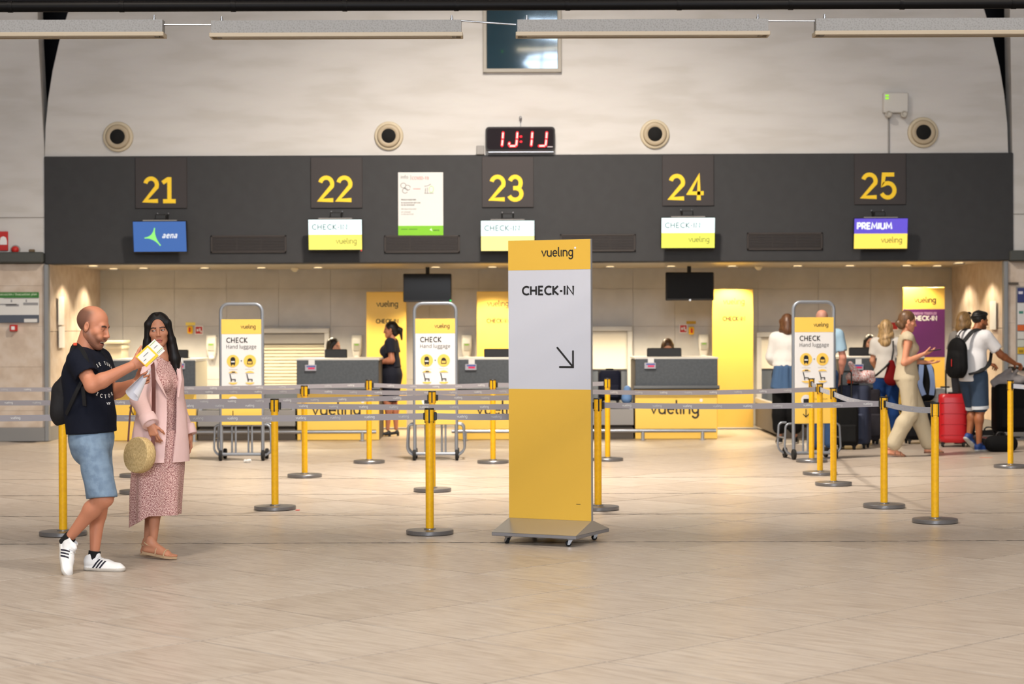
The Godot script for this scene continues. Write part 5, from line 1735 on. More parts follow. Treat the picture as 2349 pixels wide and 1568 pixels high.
# ---------------------------------------------------------------- a distance field on a grid, meshed as surface nets
class Sdf:
	var o: Vector3
	var h: float
	var nx: int
	var ny: int
	var nz: int
	var g := PackedFloat32Array()

	func _init(lo: Vector3, hi: Vector3, cell: float):
		h = cell
		o = lo - Vector3.ONE * cell * 2.0
		var n := ((hi - lo) / cell).ceil() + Vector3.ONE * 5.0
		nx = int(n.x)
		ny = int(n.y)
		nz = int(n.z)
		g.resize(nx * ny * nz)
		g.fill(1.0)

	func span(lo: Vector3, hi: Vector3) -> Array:
		var a := ((lo - o) / h).floor()
		var b := ((hi - o) / h).ceil()
		return [clampi(int(a.x), 0, nx), clampi(int(a.y), 0, ny), clampi(int(a.z), 0, nz), clampi(int(b.x) + 1, 0, nx), clampi(int(b.y) + 1, 0, ny), clampi(int(b.z) + 1, 0, nz)]

	func cone(a: Vector3, b: Vector3, ra: float, rb: float, k := 0.03, m := Basis.IDENTITY, carve := false):
		var pad := maxf(ra, rb) + k + h * 2.0
		var s := span(a.min(b) - Vector3.ONE * pad, a.max(b) + Vector3.ONE * pad)
		var qa := m * a
		var ba := m * b - qa
		var inv := 1.0 / maxf(ba.dot(ba), 1e-9)
		var dr := rb - ra
		var k4 := 0.25 / k
		for z in range(s[2], s[5]):
			for y in range(s[1], s[4]):
				var i: int = (z * ny + y) * nx + s[0]
				var p := o + Vector3(s[0], y, z) * h
				for x in range(s[0], s[3]):
					var pa := m * p - qa
					var t := clampf(pa.dot(ba) * inv, 0.0, 1.0)
					var d := (pa - ba * t).length() - ra - dr * t
					var e := g[i]
					if carve:
						d = -d
						var w := maxf(k - absf(e - d), 0.0)
						g[i] = maxf(e, d) + w * w * k4
					else:
						var w := maxf(k - absf(e - d), 0.0)
						g[i] = minf(e, d) - w * w * k4
					i += 1
					p.x += h

	func ell(c: Vector3, r: Vector3, k := 0.02, b := Basis.IDENTITY, carve := false):
		var big := maxf(r.x, maxf(r.y, r.z))
		var m := Basis.from_scale(Vector3(big / r.x, big / r.y, big / r.z)) * b.inverse()
		var small := minf(r.x, minf(r.y, r.z)) / big
		var pad := big + k + h * 2.0
		var s := span(c - Vector3.ONE * pad, c + Vector3.ONE * pad)
		var k4 := 0.25 / k
		for z in range(s[2], s[5]):
			for y in range(s[1], s[4]):
				var i: int = (z * ny + y) * nx + s[0]
				var p := o + Vector3(s[0], y, z) * h - c
				for x in range(s[0], s[3]):
					var q := m * p
					var l := q.length()
					var d := (l - big) * (p.length() / maxf(l, 1e-6) if l > 1e-6 else small)
					var e := g[i]
					if carve:
						d = -d
						var w := maxf(k - absf(e - d), 0.0)
						g[i] = maxf(e, d) + w * w * k4
					else:
						var w := maxf(k - absf(e - d), 0.0)
						g[i] = minf(e, d) - w * w * k4
					i += 1
					p.x += h

	func cut(n: Vector3, at: Vector3):      # keeps what lies behind the plane
		var i := 0
		for z in nz:
			for y in ny:
				var d := n.dot(o + Vector3(0, y, z) * h - at)
				var dx := n.x * h
				for x in nx:
					if d > g[i]:
						g[i] = d
					d += dx
					i += 1

	func clear_of(other: Sdf, gap: float): pass

	func value(p: Vector3) -> float:
		var q := (p - o) / h
		var x := int(q.x)
		var y := int(q.y)
		var z := int(q.z)
		if x < 0 or y < 0 or z < 0 or x >= nx - 1 or y >= ny - 1 or z >= nz - 1:
			return 1.0
		var f := q - Vector3(x, y, z)
		var i := (z * ny + y) * nx + x
		var j := i + nx * ny
		var a := lerpf(lerpf(g[i], g[i + 1], f.x), lerpf(g[i + nx], g[i + nx + 1], f.x), f.y)
		var b := lerpf(lerpf(g[j], g[j + 1], f.x), lerpf(g[j + nx], g[j + nx + 1], f.x), f.y)
		return lerpf(a, b, f.z)

	func net() -> Array:                      # [points, triangle indices]
		var v := PackedVector3Array()
		var ix := PackedInt32Array()
		var id := PackedInt32Array()
		id.resize(g.size())
		var ins := PackedByteArray()
		ins.resize(g.size())
		for i in g.size():
			if g[i] < 0.0:
				ins[i] = 1
		var sy := nx
		var sz := nx * ny
		for z in nz - 1:
			for y in ny - 1:
				var i := (z * ny + y) * nx
				for x in nx - 1:
					var c := ins[i] + ins[i + 1] + ins[i + sy] + ins[i + sy + 1] + ins[i + sz] + ins[i + sz + 1] + ins[i + sz + sy] + ins[i + sz + sy + 1]
					if c != 0 and c != 8:
						var acc := Vector3.ZERO
						var n := 0
						for e in EDGES:
							var p: int = i + e[0] + e[1] * sy + e[2] * sz
							var q: int = p + (1 if e[3] == 0 else sy if e[3] == 1 else sz)
							if ins[p] != ins[q]:
								var t := g[p] / (g[p] - g[q])
								var w := Vector3(e[0], e[1], e[2])
								w[e[3]] += t
								acc += w
								n += 1
						id[i] = v.size()
						v.append(o + (Vector3(x, y, z) + acc / n) * h)
					i += 1
		for z in range(1, nz - 1):
			for y in range(1, ny - 1):
				var i := (z * ny + y) * nx + 1
				for x in range(1, nx - 1):
					var s := ins[i]
					if s != ins[i + 1]:
						quad(ix, id[i], id[i - sy], id[i - sy - sz], id[i - sz], s == 1)
					if s != ins[i + sy]:
						quad(ix, id[i], id[i - sz], id[i - sz - 1], id[i - 1], s == 1)
					if s != ins[i + sz]:
						quad(ix, id[i], id[i - 1], id[i - 1 - sy], id[i - sy], s == 1)
					i += 1
		return [v, ix]

	const EDGES := [[0, 0, 0, 0], [0, 1, 0, 0], [0, 0, 1, 0], [0, 1, 1, 0], [0, 0, 0, 1], [1, 0, 0, 1], [0, 0, 1, 1], [1, 0, 1, 1], [0, 0, 0, 2], [1, 0, 0, 2], [0, 1, 0, 2], [1, 1, 0, 2]]

	func quad(ix: PackedInt32Array, a: int, b: int, c: int, d: int, flip: bool):
		if flip:
			ix.append_array([a, b, c, a, c, d])
		else:
			ix.append_array([a, c, b, a, d, c])

# collects meshed fields into one surface with smooth normals and vertex colours
class NetMesh:
	var v := PackedVector3Array()
	var n := PackedVector3Array()
	var c := PackedColorArray()
	var ix := PackedInt32Array()

	func add(s: Sdf, xf := Transform3D.IDENTITY, paint = null, plain := Color.WHITE):
		var r := s.net()
		var p: PackedVector3Array = r[0]
		var t: PackedInt32Array = r[1]
		var nn := PackedVector3Array()
		nn.resize(p.size())
		var flip := 0.0
		for i in range(0, t.size(), 3):
			var f := (p[t[i + 2]] - p[t[i]]).cross(p[t[i + 1]] - p[t[i]])
			nn[t[i]] += f
			nn[t[i + 1]] += f
			nn[t[i + 2]] += f
		for i in mini(p.size(), 400):      # outward is where the field grows
			var q := nn[i].normalized()
			flip += s.value(p[i] + q * s.h * 0.7) - s.value(p[i] - q * s.h * 0.7)
		var sg := -1.0 if flip < 0.0 else 1.0
		var at := v.size()
		for i in p.size():
			c.append((paint.call(p[i]) if paint else plain).srgb_to_linear())
			n.append((xf.basis * nn[i] * sg).normalized())
			v.append(xf * p[i])
		var swap := (sg < 0) != (xf.basis.determinant() < 0)
		for i in range(0, t.size(), 3):
			ix.append(at + t[i])
			ix.append(at + t[i + (2 if swap else 1)])
			ix.append(at + t[i + (1 if swap else 2)])

	func mesh() -> ArrayMesh:
		var a := []
		a.resize(Mesh.ARRAY_MAX)
		a[Mesh.ARRAY_VERTEX] = v
		a[Mesh.ARRAY_NORMAL] = n
		a[Mesh.ARRAY_COLOR] = c
		a[Mesh.ARRAY_INDEX] = ix
		var m := ArrayMesh.new()
		m.add_surface_from_arrays(Mesh.PRIMITIVE_TRIANGLES, a)
		return m

func squash(n: Vector3, q: float) -> Basis:
	var k := 1.0 / q - 1.0
	return Basis(Vector3(1 + k * n.x * n.x, k * n.x * n.y, k * n.x * n.z), Vector3(k * n.y * n.x, 1 + k * n.y * n.y, k * n.y * n.z), Vector3(k * n.z * n.x, k * n.z * n.y, 1 + k * n.z * n.z))

func field(pts: Array, pad: float, cell: float) -> Sdf:
	var lo: Vector3 = pts[0]
	var hi: Vector3 = pts[0]
	for p in pts:
		lo = lo.min(p)
		hi = hi.max(p)
	return Sdf.new(lo - Vector3.ONE * pad, hi + Vector3.ONE * pad, cell)

func cloth(c: Color, rough := 0.85, wrinkle := 0.5) -> StandardMaterial3D:
	var m := mt(c, rough, 0.0, 0.3)
	if not M.has("wrinkles"):
		M.wrinkles = noise_tex(0.012, 77, [], 512, 5.0, Vector2(1, 2))
	m.normal_enabled = true
	m.normal_texture = M.wrinkles
	m.normal_scale = wrinkle
	m.uv1_triplanar = true
	m.uv1_scale = Vector3.ONE * 1.6
	return m

func vcol(rough := 0.55, sss := 0.0) -> StandardMaterial3D:
	var m := mt(Color.WHITE, rough, 0.0, 0.45)
	m.vertex_color_use_as_albedo = true
	if sss > 0:
		m.subsurf_scatter_enabled = true
		m.subsurf_scatter_strength = sss
	return m

# ---------------------------------------------------------------- anatomy; J holds the joints
func torso(s: Sdf, j: Dictionary, t: float, bust := 0.0):
	var f: Vector3 = j.f
	var a: Vector3 = j.sh[0]
	var b: Vector3 = j.sh[1]
	var m := (a + b) / 2
	var w := (b - a) / 2
	var up: Vector3 = (j.neck - j.waist).normalized()
	var q: float = j.q
	s.cone(m - w * 0.5 - up * 0.05, m + w * 0.5 - up * 0.05, j.rc * 0.6 + t, j.rc * 0.6 + t, 0.05, squash(f, 0.9))
	s.cone(j.chest, j.waist, j.rc + t, j.rw + t, 0.05, squash(f, q))
	s.cone(j.waist, j.pelvis, j.rw + t, j.rp + t, 0.05, squash(f, q + 0.04))
	for k in 2:
		var e: Vector3 = j.sh[k]
		s.cone(m + (e - m) * 0.45 - up * 0.005, e - up * 0.012, 0.05 * j.k + t, 0.05 * j.k + t, 0.04)
		s.cone(j.neck - up * 0.01, m + (e - m) * 0.7 + up * 0.01, 0.046 * j.k + t, 0.034 * j.k + t, 0.03)
		if bust > 0:
			s.ell(j.chest + f * (j.rc * q * 0.72) + w * (0.42 if k else -0.42) - up * 0.005, Vector3.ONE * (bust + t), 0.035)

func limb(s: Sdf, pts: Array, rs: Array, t: float, upto := 99.0, k := 0.025):
	for i in pts.size() - 1:
		var f := clampf(upto - i, 0.0, 1.0)
		if f <= 0.0:
			return
		var a: Vector3 = pts[i]
		var b: Vector3 = pts[i + 1]
		s.cone(a, a.lerp(b, f), rs[i] + t, lerpf(rs[i], rs[i + 1], f) + t, k)

func arm_pts(j: Dictionary, i: int) -> Array:
	return [j.sh[i], j.el[i], j.el[i].lerp(j.wr[i], 0.25), j.wr[i]]

func arm_rad(j: Dictionary) -> Array:
	return [0.05 * j.k * j.fa, 0.04 * j.k * j.fa, 0.042 * j.k * j.fa, 0.027 * j.k * j.fa]

func leg_pts(j: Dictionary, i: int) -> Array:
	var back: Vector3 = -j.f * 0.018
	return [j.hip[i], j.kn[i], j.kn[i].lerp(j.an[i], 0.28) + back, j.an[i]]

func leg_rad(j: Dictionary) -> Array:
	return [0.086 * j.k * j.fl, 0.055 * j.k * j.fl, 0.056 * j.k * j.fl, 0.034 * j.k * j.fl]

func body_field(j: Dictionary, cell: float, legs := true) -> Sdf:
	var all: Array = [j.head, j.neck, j.pelvis] + j.sh + j.el + j.wr + ((j.kn + j.an) if legs else [])
	var s := field(all, 0.17, cell)
	torso(s, j, -0.012, j.bust)
	s.cone(j.neck - (j.head - j.neck) * 0.2, j.head + j.hf * -0.012 - j.hu * 0.03, 0.056 * j.k * j.fn, 0.05 * j.k * j.fn, 0.02)
	for i in 2:
		limb(s, arm_pts(j, i), arm_rad(j), 0.0)
		if legs:
			limb(s, leg_pts(j, i), leg_rad(j), -0.004, 99.0, 0.035)
			s.ell(j.kn[i] + j.f * 0.006, Vector3.ONE * 0.044 * j.k, 0.03)
	return s

func head_field(o: Dictionary, cell: float) -> Sdf:
	# local axes: z looks forward, y up
	var s := Sdf.new(Vector3(-0.1, -0.15, -0.13), Vector3(0.1, 0.14, 0.14), cell)
	var fem: float = o.get("fem", 0.0)
	s.ell(Vector3(0, 0.036, -0.014), Vector3(0.077, 0.087, 0.098), 0.01)
	s.ell(Vector3(0, -0.04, 0.026), Vector3(0.06 - 0.003 * fem, 0.085, 0.066), 0.03)
	for x in [-1.0, 1.0]:
		s.cone(Vector3(0.05 * x, -0.05, -0.005), Vector3(0.016 * x, -0.103, 0.062), 0.022 - 0.003 * fem, 0.021 - 0.003 * fem, 0.03)
		s.ell(Vector3(0.043 * x, -0.024, 0.056), Vector3(0.023, 0.02, 0.022), 0.025)
	s.ell(Vector3(0, -0.108 + 0.004 * fem, 0.07), Vector3(0.022, 0.017, 0.018), 0.02)
	s.cone(Vector3(-0.036, 0.02, 0.074), Vector3(0.036, 0.02, 0.074), 0.014 - 0.003 * fem, 0.014 - 0.003 * fem, 0.02)
	for x in [-1.0, 1.0]:
		s.ell(Vector3(0.032 * x, -0.001, 0.098), Vector3(0.02, 0.011, 0.017), 0.014, Basis.IDENTITY, true)
		s.ell(Vector3(0.032 * x, -0.001, 0.0745), Vector3(0.0135, 0.0125, 0.0135), 0.003)
	s.cone(Vector3(0, 0.012, 0.087), Vector3(0, -0.034, 0.108), 0.0075, 0.0125 - 0.002 * fem, 0.012)
	for x in [-1.0, 1.0]:
		s.ell(Vector3(0.0115 * x, -0.039, 0.098), Vector3(0.008, 0.007, 0.01), 0.008)
		s.ell(Vector3(0.006 * x, -0.0475, 0.105), Vector3(0.0035, 0.0035, 0.004), 0.003, Basis.IDENTITY, true)
	if o.get("smile", false):
		s.ell(Vector3(0, -0.0665, 0.092), Vector3(0.028, 0.0065, 0.011), 0.008)
		s.ell(Vector3(0, -0.092, 0.086), Vector3(0.022, 0.006, 0.01), 0.01)
		s.ell(Vector3(0, -0.0785, 0.1), Vector3(0.03, 0.0085, 0.018), 0.004, Basis.IDENTITY, true)
		s.ell(Vector3(0, -0.0745, 0.073), Vector3(0.026, 0.0055, 0.011), 0.002)
		for x in [-1.0, 1.0]:
			s.ell(Vector3(0.04 * x, -0.055, 0.078), Vector3(0.018, 0.02, 0.016), 0.02)
	else:
		s.cone(Vector3(-0.017, -0.0695, 0.088), Vector3(0.017, -0.0695, 0.088), 0.0065, 0.0065, 0.008)
		s.cone(Vector3(-0.013, -0.081, 0.088), Vector3(0.013, -0.081, 0.088), 0.0075, 0.0075, 0.008)
		s.cone(Vector3(-0.023, -0.0755, 0.094), Vector3(0.023, -0.0755, 0.094), 0.0022, 0.0022, 0.004, Basis.IDENTITY, true)
	for x in [-1.0, 1.0]:
		var b := Basis(Vector3.UP, 0.35 * x) * Basis(Vector3.RIGHT, -0.15)
		s.ell(Vector3(0.08 * x, -0.008, -0.008), Vector3(0.01, 0.032, 0.019), 0.006, b)
		s.ell(Vector3(0.09 * x, -0.004, -0.003), Vector3(0.006, 0.018, 0.009), 0.005, b, true)
	return s

func head_paint(o: Dictionary) -> Callable:
	var skin: Color = o.skin
	var hair: Color = o.hair
	var beard: float = o.get("beard", 0.0)
	var fem: float = o.get("fem", 0.0)
	var gaze: float = o.get("gaze", 0.0)
	var smile: bool = o.get("smile", false)
	var lips := skin.lerp(Color(0.62, 0.22, 0.22), 0.6 if fem > 0 else 0.4)
	var shaved: float = o.get("shaved", 0.0)
	return func(p: Vector3) -> Color:
		var c := skin
		var ax := absf(p.x)
		if shaved > 0:       # cropped hair at the sides and back
			var k := smoothstep(0.03, -0.03, p.z) * smoothstep(-0.075, -0.03, p.y) * smoothstep(0.11, 0.075, p.y) * (1.0 if ax < 0.083 else 0.0)
			c = c.lerp(hair, k * shaved)
		if beard > 0:
			var k := smoothstep(-0.03, -0.065, p.y + 0.25 * (p.z - 0.06)) * smoothstep(-0.01, 0.02, p.z) * (0.75 + 0.25 * sin(p.x * 900.0) * sin(p.y * 1100.0))
			k = maxf(k, smoothstep(0.03, 0.02, ax) * smoothstep(-0.05, -0.056, p.y) * smoothstep(0.085, 0.095, p.z))
			c = c.lerp(hair, k * beard)
		if p.z > 0.05:
			var e := Vector2((ax - 0.032) / 0.0125, (p.y + 0.001) / (0.002 if smile else 0.005))
			if e.length() < 1.0 and p.z > 0.066:
				var ix := p.x - signf(p.x) * 0.032 - gaze * 0.006
				c = Color(0.12, 0.07, 0.05) if smile or Vector2(ix, p.y).length() < 0.0058 else Color(0.7, 0.67, 0.65)
			elif e.length() < 1.35 and p.y > -0.001:
				c = c.lerp(Color(0.1, 0.06, 0.05), 0.75 if fem > 0 else 0.5)
			var by := 0.0195 + (0.002 if ax > 0.024 else -0.001) - maxf(0.0, ax - 0.04) * 0.35
			if absf(p.y - by) < (0.0042 if fem > 0 else 0.0055) and ax > 0.012 and ax < 0.052:
				c = c.lerp(hair.darkened(0.2), 0.85)
			if smile:
				var m := Vector2(p.x / 0.031, (p.y + 0.0785) / 0.0105)
				if m.length() < 1.0 and p.z > 0.06:
					c = Color(0.9, 0.87, 0.82) if p.y > -0.0795 else Color(0.25, 0.06, 0.06)
				elif m.length() < 1.35 and p.z > 0.08:
					c = c.lerp(lips, 0.7)
			else:
				var m := Vector2(p.x / 0.024, (p.y + 0.0755) / 0.0125)
				if m.length() < 1.0 and p.z > 0.075:
					c = c.lerp(lips, 0.85)
					if absf(p.y + 0.0755) < 0.0018:
						c = c.darkened(0.45)
		return c

func face_basis(fwd: Vector3, up: Vector3) -> Basis:
	var z := fwd.normalized()
	var x := up.cross(z).normalized()
	return Basis(x, z.cross(x).normalized(), z)

# a hand: dir runs to the knuckles, palm is where the palm faces, thumb points to the thumb's side
func hand(acc: NetMesh, wrist: Vector3, dir: Vector3, palm: Vector3, thumb_side: Vector3, curl: Array, cell: float, c: Color, sc := 1.0, thumb_in := 0.5):
	dir = dir.normalized()
	var ac := (thumb_side - dir * thumb_side.dot(dir)).normalized()
	palm = (palm - dir * palm.dot(dir) - ac * palm.dot(ac)).normalized()
	var s := Sdf.new(wrist - Vector3.ONE * 0.2 * sc, wrist + Vector3.ONE * 0.2 * sc, cell)
	var bones := []
	var off := [0.027, 0.009, -0.009, -0.025]
	var ml := [0.085, 0.088, 0.083, 0.076]
	var fl3 := [[0.041, 0.025, 0.02], [0.045, 0.029, 0.021], [0.042, 0.027, 0.02], [0.033, 0.02, 0.018]]
	var lo := wrist
	var hi := wrist
	for i in 4:
		var a: Vector3 = wrist + ac * off[i] * 0.6 * sc + dir * 0.005
		var b: Vector3 = wrist + (ac * off[i] + dir * ml[i]) * sc
		bones.append([a, b, 0.0145 * sc, 0.0115 * sc, 0.014])
		var d: Vector3 = (dir + ac * off[i] * 1.0).normalized()
		var p := b
		var ang := 0.0
		for q in 3:
			ang += curl[i] * [0.9, 1.1, 0.8][q]
			var e: Vector3 = p + (d * cos(ang) + palm * sin(ang)) * fl3[i][q] * sc
			bones.append([p, e, [0.0095, 0.0086, 0.0078][q] * sc, [0.0086, 0.0078, 0.0066][q] * sc, 0.004])
			p = e
	var tp: Vector3 = wrist + (ac * 0.02 + dir * 0.022 + palm * 0.006) * sc
	var td := (dir * 0.75 + ac * 0.65 + palm * 0.3).normalized()
	for q in 3:
		td = (td + (palm * 0.5 - ac * 0.5 + dir * 0.3) * curl[4] * 0.5 * thumb_in * 2.0 * (0.0 if q == 0 else 1.0)).normalized()
		var e: Vector3 = tp + td * [0.042, 0.034, 0.027][q] * sc
		bones.append([tp, e, [0.0155, 0.0105, 0.0095][q] * sc, [0.011, 0.0095, 0.0075][q] * sc, 0.008])
		tp = e
	for b in bones:
		lo = lo.min(b[0]).min(b[1])
		hi = hi.max(b[0]).max(b[1])
	s = Sdf.new(lo - Vector3.ONE * 0.025, hi + Vector3.ONE * 0.025, cell)
	s.cone(wrist - dir * 0.02, wrist + dir * 0.02, 0.026 * sc, 0.026 * sc, 0.012, squash(palm, 0.72))
	for b in bones:
		s.cone(b[0], b[1], b[2], b[3], b[4])
	acc.add(s, Transform3D.IDENTITY, null, c)

func shoe_xf(heel: Vector3, toe: Vector3, up: Vector3) -> Transform3D:
	return Transform3D(face_basis(toe - heel, up), heel)

# kind: "sneaker", "flat", "heel"
func shoe(kind: String, len_: float, cell: float, upper: Color, sole: Color, mark = null) -> ArrayMesh:
	var s := Sdf.new(Vector3(-0.065, -0.02, -0.04), Vector3(0.065, 0.15, len_ + 0.04), cell)
	var l := len_
	var flat := squash(Vector3.UP, 0.5)
	s.cone(Vector3(0, 0.014, 0.034), Vector3(0, 0.014, l * 0.45), 0.036, 0.036, 0.02, flat)
	s.cone(Vector3(0, 0.014, l * 0.45), Vector3(0.004, 0.014, l - 0.044), 0.037, 0.043, 0.02, flat)
	if kind == "sneaker":
		s.cone(Vector3(0, 0.052, 0.036), Vector3(0, 0.036, l * 0.55), 0.036, 0.037, 0.03)
		s.cone(Vector3(0, 0.034, l * 0.5), Vector3(0.003, 0.022, l - 0.045), 0.037, 0.034, 0.03)
		s.cone(Vector3(0, 0.07, 0.042), Vector3(0, 0.09, 0.045), 0.037, 0.038, 0.02)
		s.cone(Vector3(0, 0.075, 0.08), Vector3(0, 0.098, 0.095), 0.026, 0.02, 0.02)
		s.cone(Vector3(0, 0.08, 0.04), Vector3(0, 0.16, 0.035), 0.029, 0.034, 0.006, Basis.IDENTITY, true)
	else:
		s.cone(Vector3(0, 0.035, 0.034), Vector3(0, 0.026, l * 0.6), 0.032, 0.033, 0.02)
		s.cone(Vector3(0, 0.024, l * 0.6), Vector3(0, 0.018, l - 0.05), 0.034, 0.03, 0.02)
		s.cone(Vector3(0, 0.06, 0.055), Vector3(0, 0.05, l * 0.5), 0.025, 0.026, 0.01, Basis.IDENTITY, true)
	s.cut(Vector3.DOWN, Vector3.ZERO)
	var acc := NetMesh.new()
	var paint := func(p: Vector3) -> Color:
		if p.y < 0.022 + 0.004 * absf(p.z / l - 0.5):
			return sole
		if mark != null and absf(p.x) > 0.015:
			var f := p.z + p.y * -0.75
			for q in [0.062, 0.088, 0.114]:
				if p.y < 0.083 - 0.2 * maxf(0, p.z - 0.09):
					var k := smoothstep(0.0085, 0.0062, absf(f - q))
					if k > 0.0:
						return upper.lerp(mark, k)
		return upper
	acc.add(s, Transform3D.IDENTITY, paint)
	return acc.mesh()

# ---------------------------------------------------------------- joints of a standing figure: x to its left, y up, z forward
func stand(h: float, o := {}) -> Dictionary:
	var k := h / 1.7
	var j := {"k": k, "fa": 1.0, "fl": 1.0, "fn": 1.0, "q": 0.74, "rc": 0.15, "rw": 0.13, "rp": 0.15, "bust": 0.0, "f": Vector3.BACK, "hf": Vector3.BACK, "hu": Vector3.UP,
		"pelvis": Vector3(0, 0.93, 0), "waist": Vector3(0, 1.08, 0), "chest": Vector3(0, 1.27, 0), "neck": Vector3(0, 1.44, -0.015), "head": Vector3(0, 1.582, 0.015),
		"sh": [Vector3(-0.172, 1.395, 0), Vector3(0.172, 1.395, 0)], "el": [Vector3(-0.215, 1.12, -0.02), Vector3(0.215, 1.12, -0.02)], "wr": [Vector3(-0.21, 0.88, 0.05), Vector3(0.21, 0.88, 0.05)],
		"hip": [Vector3(-0.09, 0.9, 0), Vector3(0.09, 0.9, 0)], "kn": [Vector3(-0.095, 0.49, 0.02), Vector3(0.095, 0.49, 0.02)], "an": [Vector3(-0.1, 0.085, -0.01), Vector3(0.1, 0.085, -0.01)],
		"toe": [Vector3(-0.115, 0.0, 0.19), Vector3(0.115, 0.0, 0.19)], "heel": [Vector3(-0.095, 0.0, -0.065), Vector3(0.095, 0.0, -0.065)]}
	if o.get("fem", false):
		j.merge({"rc": 0.132, "rw": 0.112, "rp": 0.155, "bust": 0.06, "fa": 0.86, "fl": 0.98, "fn": 0.82, "q": 0.72}, true)
		j.sh = [Vector3(-0.15, 1.39, 0), Vector3(0.15, 1.39, 0)]
	for key in o:
		if key != "fem":
			j[key] = o[key]
	for key in ["pelvis", "waist", "chest", "neck", "head"]:
		j[key] = j[key] * k
	for key in ["sh", "el", "wr", "hip", "kn", "an", "toe", "heel"]:
		j[key] = [j[key][0] * k, j[key][1] * k]
	for key in ["rc", "rw", "rp"]:
		j[key] = j[key] * k
	return j

func skin_body(t: Node3D, j: Dictionary, ho: Dictionary, cell: float, hcell: float, curls: Array, legs := true, hs := 0.95):
	var acc := NetMesh.new()
	acc.add(body_field(j, cell, legs), Transform3D.IDENTITY, null, ho.skin)
	acc.add(head_field(ho, hcell), Transform3D(face_basis(j.hf, j.hu) * Basis.from_scale(Vector3.ONE * hs * j.k), j.head), head_paint(ho))
	for i in 2:
		if curls[i] == null:
			continue
		var q = curls[i]
		hand(acc, j.wr[i], q[0], q[1], q[2], q[3], minf(hcell, 0.005), ho.skin, (0.9 if ho.get("fem", 0.0) > 0 else 1.0) * j.k, q[4] if q.size() > 4 else 0.5)
	for i in (2 if j.get("bare", false) else 0):
		acc.add(foot_field(j.heel[i].distance_to(j.toe[i]), minf(hcell * 1.6, 0.006)), shoe_xf(j.heel[i], j.toe[i], Vector3.UP), null, ho.skin)
	obj("body", acc.mesh(), vcol(0.5, 0.06), t)

func garment(t: Node3D, called: String, s: Sdf, m: Material) -> MeshInstance3D:
	var acc := NetMesh.new()
	acc.add(s)
	return obj(called, acc.mesh(), m, t)

func top_field(j: Dictionary, cell: float, t: float, sleeve: float, hem: float, neck := 0.062, loose := 0.01) -> Sdf:
	var pts: Array = [j.neck, j.pelvis] + j.sh + j.el + (j.wr if sleeve > 1.0 else [])
	var s := field(pts, 0.2, cell)
	torso(s, j, t, j.bust * 1.03)
	var p: Vector3 = j.pelvis
	s.cone(j.waist, Vector3(p.x, hem - 0.03, p.z), j.rw + t + loose, j.rp + t + loose * 0.7, 0.05, squash(j.f, j.q + 0.06))
	for i in 2:
		if sleeve > 0.0:
			limb(s, arm_pts(j, i), [arm_rad(j)[0] + 0.012, arm_rad(j)[1] + 0.02, arm_rad(j)[2] + 0.014, arm_rad(j)[3] + 0.014], t * 0.8, sleeve, 0.03)
			if sleeve <= 1.0:
				var a: Vector3 = j.sh[i]
				var b: Vector3 = j.el[i]
				var d := (b - a).normalized()
				var e := a.lerp(b, sleeve)
				s.cone(e + d * 0.055, e + d * 0.12, 0.085, 0.085, 0.004, Basis.IDENTITY, true)
		else:
			var a: Vector3 = j.sh[i]
			var b: Vector3 = j.el[i]
			s.cone(a.lerp(b, 0.3), a.lerp(b, 1.2), 0.075, 0.07, 0.01, Basis.IDENTITY, true)
	s.cone(j.neck, j.head, neck * j.k, neck * j.k, 0.01, Basis.IDENTITY, true)
	s.cut(Vector3.DOWN, Vector3(0, hem, 0))
	return s

func trouser_field(j: Dictionary, cell: float, t: float, upto: float, flare: Array, top: float) -> Sdf:
	var pts: Array = [j.waist, j.pelvis] + j.hip + j.kn + (j.an if upto > 1.0 else [])
	var s := field(pts, 0.19, cell)
	s.cone(Vector3(j.pelvis.x, top, j.pelvis.z), j.pelvis, j.rw + t + 0.004, j.rp + t, 0.04, squash(j.f, j.q + 0.06))
	var r := leg_rad(j)
	for i in 2:
		limb(s, leg_pts(j, i), [r[0] + flare[0], r[1] + flare[1], r[2] + flare[2], r[3] + flare[3]], t, upto, 0.035)
	s.cut(Vector3.UP, Vector3(0, top, 0))
	return s

